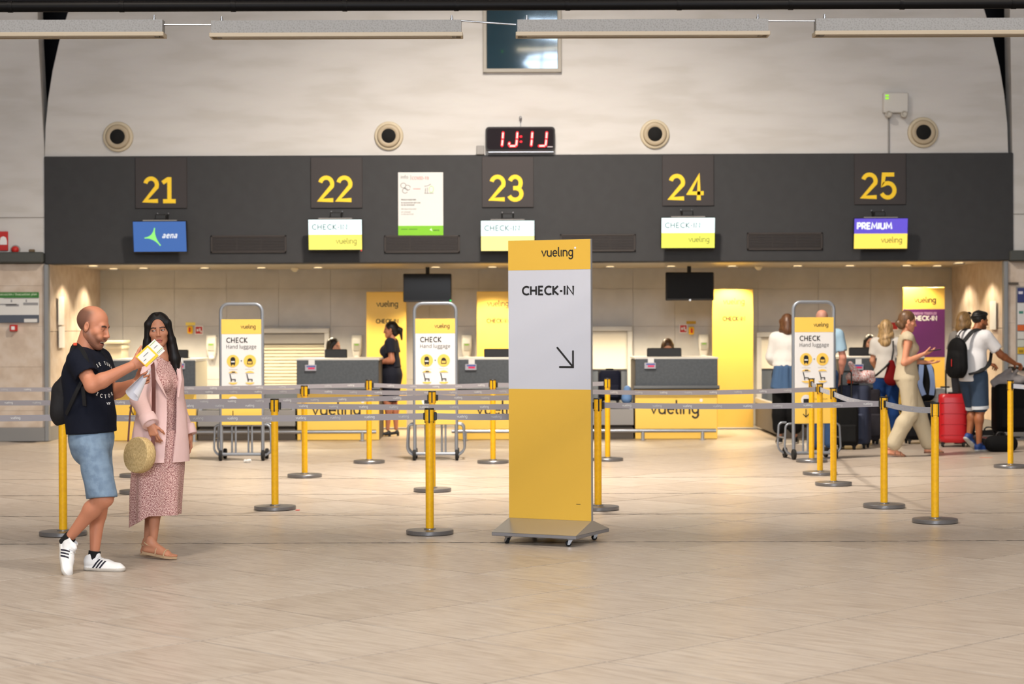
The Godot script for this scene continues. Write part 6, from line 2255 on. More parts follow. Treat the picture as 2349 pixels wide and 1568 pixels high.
func hair_field(kind: String, cell: float) -> Sdf:
	var s := Sdf.new(Vector3(-0.16, -0.36, -0.22), Vector3(0.16, 0.16, 0.12), cell)
	s.ell(Vector3(0, 0.044, -0.022), Vector3(0.085, 0.091, 0.102), 0.01)
	if kind == "short":
		s.ell(Vector3(0, 0.098, 0.04), Vector3(0.06, 0.03, 0.05), 0.02)
		for i in 90:
			var a := i * 2.399
			var y := 0.01 + 0.12 * fmod(i * 0.618, 1.0)
			var r := sqrt(maxf(0.0, 1.0 - pow((y - 0.044) / 0.091, 2.0)))
			s.ell(Vector3(cos(a) * r * 0.084, y, -0.022 + sin(a) * r * 0.1), Vector3(0.01, 0.012, 0.012), 0.006)
		s.cut(Vector3(0, -0.9, 0.44).normalized(), Vector3(0, 0.02, 0.05))
		s.cut(Vector3(0, -1, -0.2).normalized(), Vector3(0, -0.06, -0.06))
		return s
	s.cone(Vector3(0, -0.01, -0.055), Vector3(0, -0.055, -0.065), 0.07, 0.06, 0.03)
	if kind == "long" or kind == "wavy":
		s.cone(Vector3(0, -0.02, -0.06), Vector3(0, -0.22 if kind == "long" else -0.2, -0.085), 0.08, 0.085, 0.03, squash(Vector3.BACK, 0.6))
		for x in [-1.0, 1.0]:
			s.cone(Vector3(0.075 * x, 0.03, -0.01), Vector3(0.085 * x, -0.12, -0.02), 0.024, 0.03, 0.03)
			s.cone(Vector3(0.085 * x, -0.12, -0.02), Vector3(0.075 * x, -0.22, -0.03), 0.03, 0.022, 0.03)
	if kind == "wavy" or kind == "bob":
		for i in 70:
			var a := i * 2.399
			var y := -0.21 + 0.24 * fmod(i * 0.618, 1.0) if kind == "wavy" else -0.11 + 0.14 * fmod(i * 0.618, 1.0)
			var r := 0.098 if kind == "wavy" else 0.09
			s.ell(Vector3(cos(a) * r, y, -0.035 + sin(a) * r * 0.85), Vector3(0.018, 0.026, 0.018), 0.016)
	if kind == "bob":
		for x in [-1.0, 1.0]:
			s.cone(Vector3(0.075 * x, 0.03, -0.02), Vector3(0.078 * x, -0.09, -0.03), 0.024, 0.034, 0.03)
		s.cone(Vector3(0, 0, -0.06), Vector3(0, -0.1, -0.075), 0.08, 0.075, 0.03)
	if kind == "pony":
		s.cone(Vector3(0, 0.03, -0.11), Vector3(0, -0.02, -0.155), 0.026, 0.036, 0.02)
		s.cone(Vector3(0, -0.02, -0.155), Vector3(0, -0.17, -0.16), 0.036, 0.014, 0.02)
	if kind == "bun":
		s.ell(Vector3(0, -0.045, -0.115), Vector3(0.042, 0.038, 0.034), 0.02)
	s.ell(Vector3(0, -0.045, 0.104), Vector3(0.077, 0.13, 0.096), 0.012, Basis.IDENTITY, true)
	s.cone(Vector3(0, -0.1, 0.06), Vector3(0, -0.2, 0.04), 0.066, 0.06, 0.01, Basis.IDENTITY, true)
	return s

func hair(t: Node3D, j: Dictionary, kind: String, c: Color, cell := 0.007, hs := 0.95) -> MeshInstance3D:
	var acc := NetMesh.new()
	acc.add(hair_field(kind, cell), Transform3D(face_basis(j.hf, j.hu) * Basis.from_scale(Vector3.ONE * hs * j.k), j.head))
	var m := tri_tex(mt(c, 0.42, 0.0, 0.5), noise_tex(0.06, 61, [[0.3, 0.7], [Color(0.62, 0.6, 0.58), Color(1, 1, 1)]], 256, 0.0, Vector2(1, 10)) if not M.has("hairtex") else M.hairtex, 4.0)
	M.hairtex = m.albedo_texture
	return obj("hair", acc.mesh(), m, t)

func wear_shoes(t: Node3D, j: Dictionary, kind: String, upper: Color, sole: Color, called := "shoe", cell := 0.007, mark = null):
	for i in 2:
		var a: Vector3 = j.heel[i]
		var b: Vector3 = j.toe[i]
		var o := obj(called, shoe(kind, a.distance_to(b) + 0.01, cell, upper, sole, mark), vcol(0.5), t)
		var up: Vector3 = j.get("sup", [Vector3.UP, Vector3.UP])[i]
		o.transform = shoe_xf(a, b, up)

# default resting hands: pointing down, palms to the thighs
func rest_hands() -> Array:
	return [[Vector3(0.05, -1, 0.15), Vector3(1, 0, 0), Vector3(0, 0, 1), [0.35, 0.4, 0.45, 0.5, 0.4]], [Vector3(-0.05, -1, 0.15), Vector3(-1, 0, 0), Vector3(0, 0, 1), [0.35, 0.4, 0.45, 0.5, 0.4]]]

func people():
	man_with_papers()
	woman_in_coat()
	background_people()

func person(label: String, at: Vector3, yaw_deg: float, group := "") -> Node3D:
	return thing("person", label, "person", at, deg_to_rad(yaw_deg), group)

func background_people():
	var skin := Color(0.78, 0.55, 0.43)
	# the uniformed staff woman beside her desk, in profile to the left
	var p := fl(893, 997)
	p.z = -28.75
	p.x = wx(898, 28.75)
	var j := stand(1.62, {"fem": true, "bust": 0.075, "rc": 0.145, "rw": 0.135, "rp": 0.175, "fa": 1.05, "fl": 1.0, "el": [Vector3(-0.2, 1.13, -0.05), Vector3(0.2, 1.13, -0.04)], "wr": [Vector3(-0.14, 1.11, 0.17), Vector3(0.17, 1.1, 0.18)], "an": [Vector3(-0.07, 0.11, -0.05), Vector3(0.08, 0.11, 0.05)], "kn": [Vector3(-0.08, 0.5, -0.01), Vector3(0.085, 0.5, 0.05)], "heel": [Vector3(-0.07, 0.03, -0.1), Vector3(0.08, 0.03, 0.0)], "toe": [Vector3(-0.08, 0.0, 0.12), Vector3(0.09, 0.0, 0.22)], "hf": Vector3(0.1, -0.1, 1)})
	var t := person("woman in a navy uniform dress with a dark ponytail, standing at her desk", p, -97)
	skin_body(t, j, {"skin": Color(0.68, 0.44, 0.33), "hair": Color(0.12, 0.08, 0.06), "fem": 1.0}, 0.014, 0.006, [[Vector3(0.2, -0.1, 1), Vector3(0, -1, 0), Vector3(1, 0, 0), [0.3, 0.3, 0.35, 0.4, 0.3]], [Vector3(-0.2, -0.1, 1), Vector3(0, -1, 0), Vector3(-1, 0, 0), [0.3, 0.3, 0.35, 0.4, 0.3]]])
	var navy := cloth(Color(0.12, 0.125, 0.165), 0.8)
	garment(t, "blouse", top_field(j, 0.014, 0.012, 0.62, 0.97, 0.07), navy)
	var s := field([j.waist, j.pelvis] + j.kn, 0.2, 0.014)
	s.cone(j.waist, j.pelvis, j.rw + 0.016, j.rp + 0.016, 0.04, squash(j.f, j.q + 0.06))
	s.cone(j.pelvis - Vector3(0, 0.03, 0.0), Vector3(0, 0.47, 0.025), j.rp + 0.016, 0.14, 0.04, squash(j.f, 0.82))
	s.cut(Vector3.DOWN, Vector3(0, 0.49, 0))
	s.cut(Vector3.UP, Vector3(0, 1.02, 0))
	garment(t, "skirt", s, navy)
	hair(t, j, "pony", Color(0.12, 0.08, 0.06))
	wear_shoes(t, j, "flat", Color(0.06, 0.055, 0.05), Color(0.05, 0.05, 0.05), "high_heel")
	var st := stool()
	for i in 2:
		box(st, j.heel[i] + Vector3(0, -0.005, 0.02), Vector3(0.03, 0.05, 0.035), 0.004)
	obj("heel_block", fin(st), M.black, t)
	obj("badge", bxm(Vector3(0.035, 0.06, 0.004), 0.002), M.white, t, j.chest + Vector3(-0.07, -0.02, 0.178))

	# three seated clerks
	var clerks := [[764.0, 794.0, 70.0, "seated clerk with long black hair in profile behind the staffed desk", Color(0.07, 0.055, 0.05), "long", Vector3(0, -0.1, 1)], [1531.0, 796.0, 0.0, "seated clerk with brown hair bent low behind the desk right of the sign", Color(0.36, 0.24, 0.14), "long", Vector3(0, -0.75, 1)], [1995.0, 786.0, 4.0, "seated clerk with long black hair facing out behind the travellers' desk", Color(0.08, 0.06, 0.055), "long", Vector3(0, -0.1, 1)]]
	for q in clerks:
		var d := 29.15
		var hp := pt(q[0], q[1], d)
		var drop := 0.45
		var c := stand(1.66, {"fem": true, "kn": [Vector3(-0.1, 0.93, 0.4), Vector3(0.1, 0.93, 0.4)], "an": [Vector3(-0.1, 0.53, 0.38), Vector3(0.1, 0.53, 0.38)], "el": [Vector3(-0.2, 1.13, 0.05), Vector3(0.2, 1.13, 0.05)], "wr": [Vector3(-0.13, 1.14, 0.28), Vector3(0.13, 1.14, 0.28)], "hf": q[6], "heel": [Vector3(-0.1, 0.45, 0.32), Vector3(0.1, 0.45, 0.32)], "toe": [Vector3(-0.1, 0.45, 0.55), Vector3(0.1, 0.45, 0.55)]})
		var y: float = hp.y - c.head.y
		var pp := person(q[3], Vector3(hp.x, y, hp.z), q[2], "clerks behind the desks")
		skin_body(pp, c, {"skin": Color(0.82, 0.6, 0.5), "hair": q[4], "fem": 1.0}, 0.018, 0.006, [[Vector3(0, -0.1, 1), Vector3(0, -1, 0), Vector3(1, 0, 0), [0.2, 0.2, 0.2, 0.2, 0.2]], [Vector3(0, -0.1, 1), Vector3(0, -1, 0), Vector3(-1, 0, 0), [0.2, 0.2, 0.2, 0.2, 0.2]]])
		garment(pp, "blouse", top_field(c, 0.018, 0.012, 0.6, 0.9, 0.07), navy)
		garment(pp, "trousers", trouser_field(c, 0.018, 0.008, 99.0, [0.01, 0.01, 0.01, 0.02], 1.0), navy)
		hair(pp, c, q[5], q[4])
		wear_shoes(pp, c, "flat", Color(0.06, 0.055, 0.05), Color(0.05, 0.05, 0.05))
		var ch := thing("office_stool", "black office stool under the " + String(q[3]).split(" behind")[0], "stool", Vector3(hp.x, 0, hp.z), 0.0, "stools behind the desks")
		st = stool()
		var sy: float = y + 0.79
		lathe(st, [[0.2, sy - 0.07], [0.22, sy - 0.05], [0.22, sy - 0.02], [0.18, sy]], 20)
		obj("seat", fin(st), M.black, ch)
		st = stool()
		lathe(st, [[0.24, 0.0], [0.24, 0.03], [0.04, 0.06], [0.03, sy - 0.07]], 16)
		obj("base", fin(st), M.steel, ch)

	# woman in the white blouse with the denim jacket round her waist, half hidden by the sign
	p = fl(1806, 1017)
	j = stand(1.7, {"fem": true, "hf": Vector3(0.1, -0.05, 1), "el": [Vector3(-0.2, 1.14, 0.04), Vector3(0.2, 1.14, 0.04)], "wr": [Vector3(-0.13, 1.0, 0.2), Vector3(0.13, 1.0, 0.2)]})
	t = person("woman with brown wavy hair and a denim jacket tied at her waist", p, 172)
	skin_body(t, j, {"skin": skin, "hair": Color(0.3, 0.2, 0.13), "fem": 1.0}, 0.016, 0.008, rest_hands())
	garment(t, "blouse", top_field(j, 0.014, 0.03, 2.6, 1.02, 0.066, 0.03), cloth(Color(0.86, 0.85, 0.83)))
	garment(t, "trousers", trouser_field(j, 0.015, 0.01, 2.55, [0.02, 0.035, 0.035, 0.045], 1.1), cloth(Color(0.05, 0.05, 0.055)))
	s = field([j.waist, j.pelvis, Vector3(0, 0.6, 0)], 0.24, 0.014)
	s.cone(Vector3(0, 1.07, 0), Vector3(0, 0.98, 0), 0.145, 0.17, 0.03, squash(j.f, 0.8))
	s.cone(Vector3(0, 1.0, -0.03), Vector3(0.02, 0.66, -0.07), 0.17, 0.21, 0.03, squash(j.f, 0.7))
	for i in 12:
		var a := i * TAU / 12.0
		s.cone(Vector3(cos(a) * 0.15, 1.0, -0.04 + sin(a) * 0.12), Vector3(cos(a) * 0.2, 0.64, -0.07 + sin(a) * 0.14), 0.02, 0.03, 0.02)
	s.cut(Vector3(0.25, -1, 0).normalized(), Vector3(0, 0.68, 0))
	s.cut(Vector3.BACK, Vector3(0, 0, 0.12))
	garment(t, "denim_jacket", s, cloth(Color(0.27, 0.37, 0.5), 0.9, 1.0))
	hair(t, j, "bob", Color(0.44, 0.29, 0.18))
	wear_shoes(t, j, "sneaker", Color(0.08, 0.08, 0.08), Color(0.75, 0.73, 0.7))

	# bald man behind the sign
	p = fl(1886, 1031)
	j = stand(1.75, {"wr": [Vector3(-0.23, 0.9, 0.08), Vector3(0.23, 0.9, 0.08)], "sh": [Vector3(-0.19, 1.395, 0), Vector3(0.19, 1.395, 0)], "el": [Vector3(-0.25, 1.12, -0.02), Vector3(0.25, 1.12, -0.02)]})
	t = person("bald man in a pale blue shirt and jeans behind the rightmost luggage sign", p, 176)
	skin_body(t, j, {"skin": Color(0.8, 0.55, 0.47), "hair": Color(0.5, 0.42, 0.38), "shaved": 0.4}, 0.016, 0.007, rest_hands())
	garment(t, "t_shirt", top_field(j, 0.015, 0.018, 0.72, 0.88, 0.066), cloth(Color(0.6, 0.72, 0.8)))
	garment(t, "jeans", trouser_field(j, 0.015, 0.01, 99.0, [0.015, 0.02, 0.02, 0.035], 1.04), cloth(Color(0.2, 0.3, 0.45), 0.9, 1.0))
	wear_shoes(t, j, "flat", Color(0.16, 0.12, 0.1), Color(0.1, 0.08, 0.07))

	# blonde woman with the red bag, from behind
	p = fl(2033, 1012)
	j = stand(1.62, {"fem": true, "hf": Vector3(-0.1, -0.1, 1), "el": [Vector3(-0.19, 1.13, 0.02), Vector3(0.19, 1.13, 0.02)], "wr": [Vector3(-0.14, 1.0, 0.2), Vector3(0.14, 1.0, 0.2)], "an": [Vector3(-0.13, 0.085, 0.0), Vector3(0.14, 0.085, 0.0)], "heel": [Vector3(-0.12, 0, -0.06), Vector3(0.13, 0, -0.06)], "toe": [Vector3(-0.15, 0, 0.18), Vector3(0.17, 0, 0.18)]})
	t = person("woman with long wavy blonde hair and a red shoulder bag, seen from behind", p, 168)
	skin_body(t, j, {"skin": skin, "hair": Color(0.7, 0.56, 0.38), "fem": 1.0}, 0.016, 0.008, rest_hands())
	garment(t, "t_shirt", top_field(j, 0.014, 0.016, 0.7, 0.85, 0.066, 0.02), cloth(Color(0.8, 0.78, 0.75)))
	garment(t, "jeans", trouser_field(j, 0.014, 0.008, 99.0, [0.008, 0.008, 0.008, 0.02], 0.98), cloth(Color(0.1, 0.22, 0.42), 0.9, 1.0))
	hair(t, j, "wavy", Color(0.8, 0.66, 0.46), 0.006)
	wear_shoes(t, j, "flat", Color(0.3, 0.2, 0.15), Color(0.12, 0.1, 0.09), "sandal")
	var rb := thing("shoulder_bag", "dark red shoulder bag on the blonde woman's back", "bag", pt(2045, 855, -p.z - 0.24), 0.0)
	s = field([Vector3(0, -0.14, 0), Vector3(0, 0.16, 0)], 0.14, 0.01)
	s.cone(Vector3(0, 0.13, 0), Vector3(0.0, -0.07, 0), 0.045, 0.1, 0.04, squash(Vector3.BACK, 0.5))
	garment(rb, "pouch", s, cloth(Color(0.42, 0.04, 0.05)))
	st = stool()
	tube(st, [Vector3(-0.02, 0.14, 0.0), Vector3(-0.09, 0.08, 0.06), Vector3(-0.2, -0.02, 0.05), Vector3(-0.24, -0.06, -0.06)], 0.014, 8)
	obj("strap", fin(st), M.black, rb)
	st = stool()
	tube(st, [Vector3(0.0, 0.14, 0.0), Vector3(0.03, 0.3, -0.02), Vector3(0.04, 0.42, -0.1)], 0.012, 8)
	obj("strap", fin(st), M.black, rb)

	# woman in the beige jumpsuit striding to the right with a phone
	p = fl(2080, 1046)
	j = stand(1.72, {"fem": true, "hf": Vector3(0.05, -0.2, 1), "el": [Vector3(-0.2, 1.1, -0.06), Vector3(0.2, 1.11, 0.02)], "wr": [Vector3(-0.15, 1.2, 0.17), Vector3(0.1, 1.1, 0.25)],
		"kn": [Vector3(-0.09, 0.5, 0.03), Vector3(0.09, 0.5, 0.16)], "an": [Vector3(-0.09, 0.1, -0.19), Vector3(0.09, 0.1, 0.29)], "heel": [Vector3(-0.09, 0.02, -0.26), Vector3(0.09, 0.03, 0.22)], "toe": [Vector3(-0.1, 0.0, -0.03), Vector3(0.1, 0.03, 0.45)], "bare": true, "bust": 0.05, "rp": 0.16})
	t = person("woman striding right in a beige sleeveless jumpsuit, looking at her phone", p, 88)
	skin_body(t, j, {"skin": Color(0.8, 0.55, 0.43), "hair": Color(0.32, 0.22, 0.14), "fem": 1.0}, 0.013, 0.005, [[Vector3(0.05, 0.25, 1), Vector3(0.3, 0.9, -0.1), Vector3(-0.6, 0.2, -0.2), [0.25, 0.3, 0.35, 0.4, 0.4]], [Vector3(-0.1, -0.1, 1), Vector3(0, 1, 0), Vector3(1, 0, 0), [0.2, 0.25, 0.3, 0.35, 0.2]]])
	s = top_field(j, 0.012, 0.018, 0.0, 0.9, 0.07, 0.015)
	var linen := cloth(Color(0.72, 0.67, 0.57), 0.95, 0.9)
	garment(t, "jumpsuit_top", s, linen)
	garment(t, "jumpsuit_trousers", trouser_field(j, 0.012, 0.012, 2.8, [0.012, 0.022, 0.026, 0.045], 1.12), linen)
	st = stool()
	lathe(st, [[0.135, 1.09], [0.138, 1.1], [0.138, 1.13], [0.134, 1.14]], 24, true, Transform3D(Basis.from_scale(Vector3(1, 1, 0.85)), Vector3(0, 0, 0)))
	obj("waistband", fin(st), linen, t)
	hair(t, j, "bun", Color(0.46, 0.33, 0.21), 0.006)
	sandals(t, j, Color(0.5, 0.36, 0.28))
	var hw: Vector3 = t.transform * (j.wr[0] + Vector3(0.0, 0.045, 0.13))
	var ph := thing("phone", "black phone held by the woman in the beige jumpsuit", "phone", hw, deg_to_rad(88))
	var pm := obj("case", bxm(Vector3(0.075, 0.009, 0.15), 0.003), M.black, ph)
	pm.rotation.x = -0.12
	var ps := obj("glass", bxm(Vector3(0.068, 0.002, 0.14), 0.0005, Vector3(0, 0.0055, 0)), mt(Color(0.02, 0.02, 0.03), 0.1), ph)
	ps.rotation.x = -0.12

	# man with the black backpack pushing a trolley, from behind at right
	p = fl(2232, 1034)
	j = stand(1.74, {"sh": [Vector3(-0.19, 1.385, 0.03), Vector3(0.19, 1.385, 0.03)], "neck": Vector3(0, 1.43, 0.05), "head": Vector3(0.0, 1.565, 0.12), "chest": Vector3(0, 1.26, 0.02), "el": [Vector3(-0.26, 1.16, 0.2), Vector3(0.26, 1.15, 0.2)], "wr": [Vector3(-0.23, 1.05, 0.47), Vector3(0.22, 1.04, 0.47)], "hf": Vector3(-0.3, -0.15, 1), "rc": 0.16, "rw": 0.14,
		"kn": [Vector3(-0.095, 0.5, 0.03), Vector3(0.095, 0.5, 0.12)], "an": [Vector3(-0.1, 0.09, 0.0), Vector3(0.1, 0.17, 0.03)], "heel": [Vector3(-0.095, 0, -0.06), Vector3(0.1, 0.15, -0.05)], "toe": [Vector3(-0.11, 0, 0.21), Vector3(0.11, 0.0, 0.16)], "sup": [Vector3.UP, Vector3(0, 0.75, 0.6)]})
	t = person("man with short dark hair, white t-shirt and denim shorts pushing a trolley", p, 122)
	skin_body(t, j, {"skin": Color(0.6, 0.37, 0.24), "hair": Color(0.07, 0.06, 0.055), "beard": 0.5}, 0.013, 0.005, [[Vector3(0.1, -0.1, 1), Vector3(0, -1, 0), Vector3(1, 0, 0), [0.7, 0.7, 0.7, 0.7, 0.5]], [Vector3(-0.1, -0.1, 1), Vector3(0, -1, 0), Vector3(-1, 0, 0), [0.7, 0.7, 0.7, 0.7, 0.5]]])
	garment(t, "t_shirt", top_field(j, 0.012, 0.018, 0.72, 0.86, 0.066, 0.02), cloth(Color(0.86, 0.86, 0.87)))
	garment(t, "shorts", trouser_field(j, 0.012, 0.012, 0.86, [0.02, 0.035, 0.03, 0.03], 1.02), cloth(Color(0.22, 0.28, 0.36), 0.9, 1.0))
	st = stool()
	for i in 2:
		var e: Vector3 = j.hip[i].lerp(j.kn[i], 0.86)
		var up: Vector3 = (j.hip[i] - j.kn[i]).normalized()
		var xf := Transform3D(Basis(Quaternion(Vector3.UP, up)), e)
		lathe(st, [[0.1, -0.05], [0.106, -0.048], [0.106, -0.008], [0.1, -0.006]], 20, true, xf)
	obj("turned_up_hem", fin(st), cloth(Color(0.78, 0.8, 0.82)), t)
	hair(t, j, "short", Color(0.07, 0.06, 0.055), 0.006)
	wear_shoes(t, j, "sneaker", Color(0.16, 0.26, 0.5), Color(0.72, 0.72, 0.7), "sneaker")
	backpack("black backpack worn by the man pushing the trolley", t.transform * Transform3D(Basis.IDENTITY, Vector3(0, 1.13, -0.2) * 1.02), 0.17, 0.5, 0.13, Color(0.035, 0.035, 0.04), true)

	# woman behind him, only her hair and glasses show
	p = fl(2212, 1018)
	j = stand(1.72, {"fem": true})
	t = person("woman with sunglasses on her hair, standing behind the trolley man", p, 130)
	skin_body(t, j, {"skin": skin, "hair": Color(0.42, 0.32, 0.2), "fem": 1.0}, 0.018, 0.008, rest_hands())
	garment(t, "blouse", top_field(j, 0.016, 0.016, 0.7, 0.88, 0.066, 0.02), cloth(Color(0.5, 0.48, 0.46)))
	garment(t, "trousers", trouser_field(j, 0.016, 0.008, 99.0, [0.008, 0.008, 0.008, 0.02], 1.0), cloth(Color(0.2, 0.2, 0.22)))
	hair(t, j, "bob", Color(0.58, 0.45, 0.28), 0.007)
	wear_shoes(t, j, "flat", Color(0.2, 0.18, 0.16), Color(0.1, 0.1, 0.1))
	st = stool()
	for i in 2:
		ball(st, j.head + Vector3(0.035 * (i * 2 - 1), 0.105, 0.05), Vector3(0.032, 0.024, 0.012), 12, 8, Basis(Vector3.RIGHT, -0.9))
		tube(st, [j.head + Vector3(0.065 * (i * 2 - 1), 0.1, 0.05), j.head + Vector3(0.085 * (i * 2 - 1), 0.03, -0.03)], 0.005, 6)
	obj("sunglasses", fin(st), M.black, t)

func foot_field(l: float, cell: float) -> Sdf:
	var s := Sdf.new(Vector3(-0.06, -0.02, -0.03), Vector3(0.06, 0.14, l + 0.03), cell)
	s.cone(Vector3(0, 0.035, 0.032), Vector3(0, 0.1, 0.05), 0.03, 0.032, 0.02)
	s.cone(Vector3(0, 0.07, 0.06), Vector3(0, 0.028, l * 0.72), 0.032, 0.022, 0.03)
	s.cone(Vector3(0, 0.028, 0.035), Vector3(0, 0.024, l * 0.7), 0.028, 0.034, 0.03, squash(Vector3.UP, 0.6))
	for q in 5:
		s.cone(Vector3(0.026 - 0.0125 * q, 0.022, l * 0.7), Vector3(0.028 - 0.0135 * q, 0.02, l - 0.012 - 0.006 * q * q * 0.4), 0.0095, 0.0085, 0.006)
	s.cut(Vector3.DOWN, Vector3(0, 0.014, 0))
	return s

func sandals(t: Node3D, j: Dictionary, leather: Color):
	for i in 2:
		var a: Vector3 = j.heel[i]
		var b: Vector3 = j.toe[i]
		var l := a.distance_to(b)
		var xf := shoe_xf(a, b, Vector3.UP)
		var sd := Node3D.new()
		sd.name = "sandal"
		sd.transform = xf
		t.add_child(sd, true)
		var st := stool()
		var o := PackedVector2Array()
		for p in [[0.0, -0.005], [0.028, 0.006], [0.036, 0.05], [0.032, l * 0.45], [0.045, l * 0.75], [0.036, l - 0.012], [0.01, l + 0.004], [-0.03, l - 0.02], [-0.042, l * 0.75], [-0.032, l * 0.45], [-0.036, 0.05], [-0.028, 0.006]]:
			o.append(Vector2(p[0], -p[1]))
		prism(st, o, 0.0, 0.016, Transform3D(Basis(Vector3.RIGHT, -PI / 2), Vector3.ZERO))
		obj("sole", fin(st), mt(leather, 0.6), sd)
		st = stool()
		for z in [[0.72, 0.04, 0.038], [0.45, 0.055, 0.034]]:
			var path := []
			for q in 9:
				var a2 := PI * q / 8
				path.append(Vector3(cos(a2) * z[2], 0.014 + sin(a2) * z[1], l * z[0]))
			st = stool()
			tube(st, path, 0.0055, 6)
			obj("strap", fin(st), mt(leather, 0.6), sd)
		var loop := []
		for q in 13:
			var a3 := TAU * q / 12
			loop.append(Vector3(cos(a3) * 0.036, 0.07 - 0.01 * sin(a3), 0.045 + sin(a3) * 0.04))
		st = stool()
		tube(st, loop, 0.005, 6)
		obj("strap", fin(st), mt(leather, 0.6), sd)

func backpack(label: String, xf: Transform3D, hw: float, h: float, dp: float, c: Color, marks: bool) -> Node3D:
	var t := thing("backpack", label, "backpack", xf.origin)
	t.basis = xf.basis
	var s := Sdf.new(Vector3(-hw - 0.03, -h / 2 - 0.03, -dp - 0.12), Vector3(hw + 0.03, h / 2 + 0.05, 0.06), 0.011)
	s.cone(Vector3(0, h / 2 - hw * 0.9, -dp * 0.45), Vector3(0, -h / 2 + hw * 0.85, -dp * 0.5), hw * 0.9, hw, 0.03, squash(Vector3.BACK, dp / hw * 0.62))
	s.cone(Vector3(0, -0.02, -dp * 0.85), Vector3(0, -h / 2 + hw * 0.75, -dp * 0.9), hw * 0.72, hw * 0.78, 0.02, squash(Vector3.BACK, 0.42))
	s.cut(Vector3.DOWN, Vector3(0, -h / 2, 0))
	s.cut(Vector3.BACK, Vector3(0, 0, 0.03))
	garment(t, "bag_body", s, cloth(c, 0.75, 0.8))
	var st: SurfaceTool
	for x in [-1.0, 1.0]:
		st = stool()
		flat_strap(st, [Vector3(0.07 * x, 0.2, -0.02), Vector3(0.1 * x, 0.33, 0.1), Vector3(0.115 * x, 0.355, 0.21), Vector3(0.13 * x, 0.3, 0.31), Vector3(0.15 * x, 0.1, 0.375), Vector3(0.19 * x, -0.08, 0.3), Vector3(0.2 * x, -0.17, 0.12), Vector3(0.14 * x, -0.2, 0.0)], 0.05, 0.012, Vector3(0.4 * x, 0.8, 0.4))
		obj("strap", fin(st), mt(c.lightened(0.04), 0.7), t)
	st = stool()
	tube(st, [Vector3(-0.03, h * 0.47, -0.05), Vector3(-0.025, h * 0.54, -0.05), Vector3(0.025, h * 0.54, -0.05), Vector3(0.03, h * 0.47, -0.05)], 0.008, 6)
	obj("grab_loop", fin(st), mt(c.lightened(0.04), 0.7), t)
	if marks:
		obj("red_tab", bxm(Vector3(0.012, 0.09, 0.006), 0.002), M.red, t, Vector3(-0.03, -0.06, -dp * 1.42))
		obj("white_tag", bxm(Vector3(0.02, 0.03, 0.006), 0.002), M.white, t, Vector3(-0.03, 0.09, -dp * 0.95))
	return t

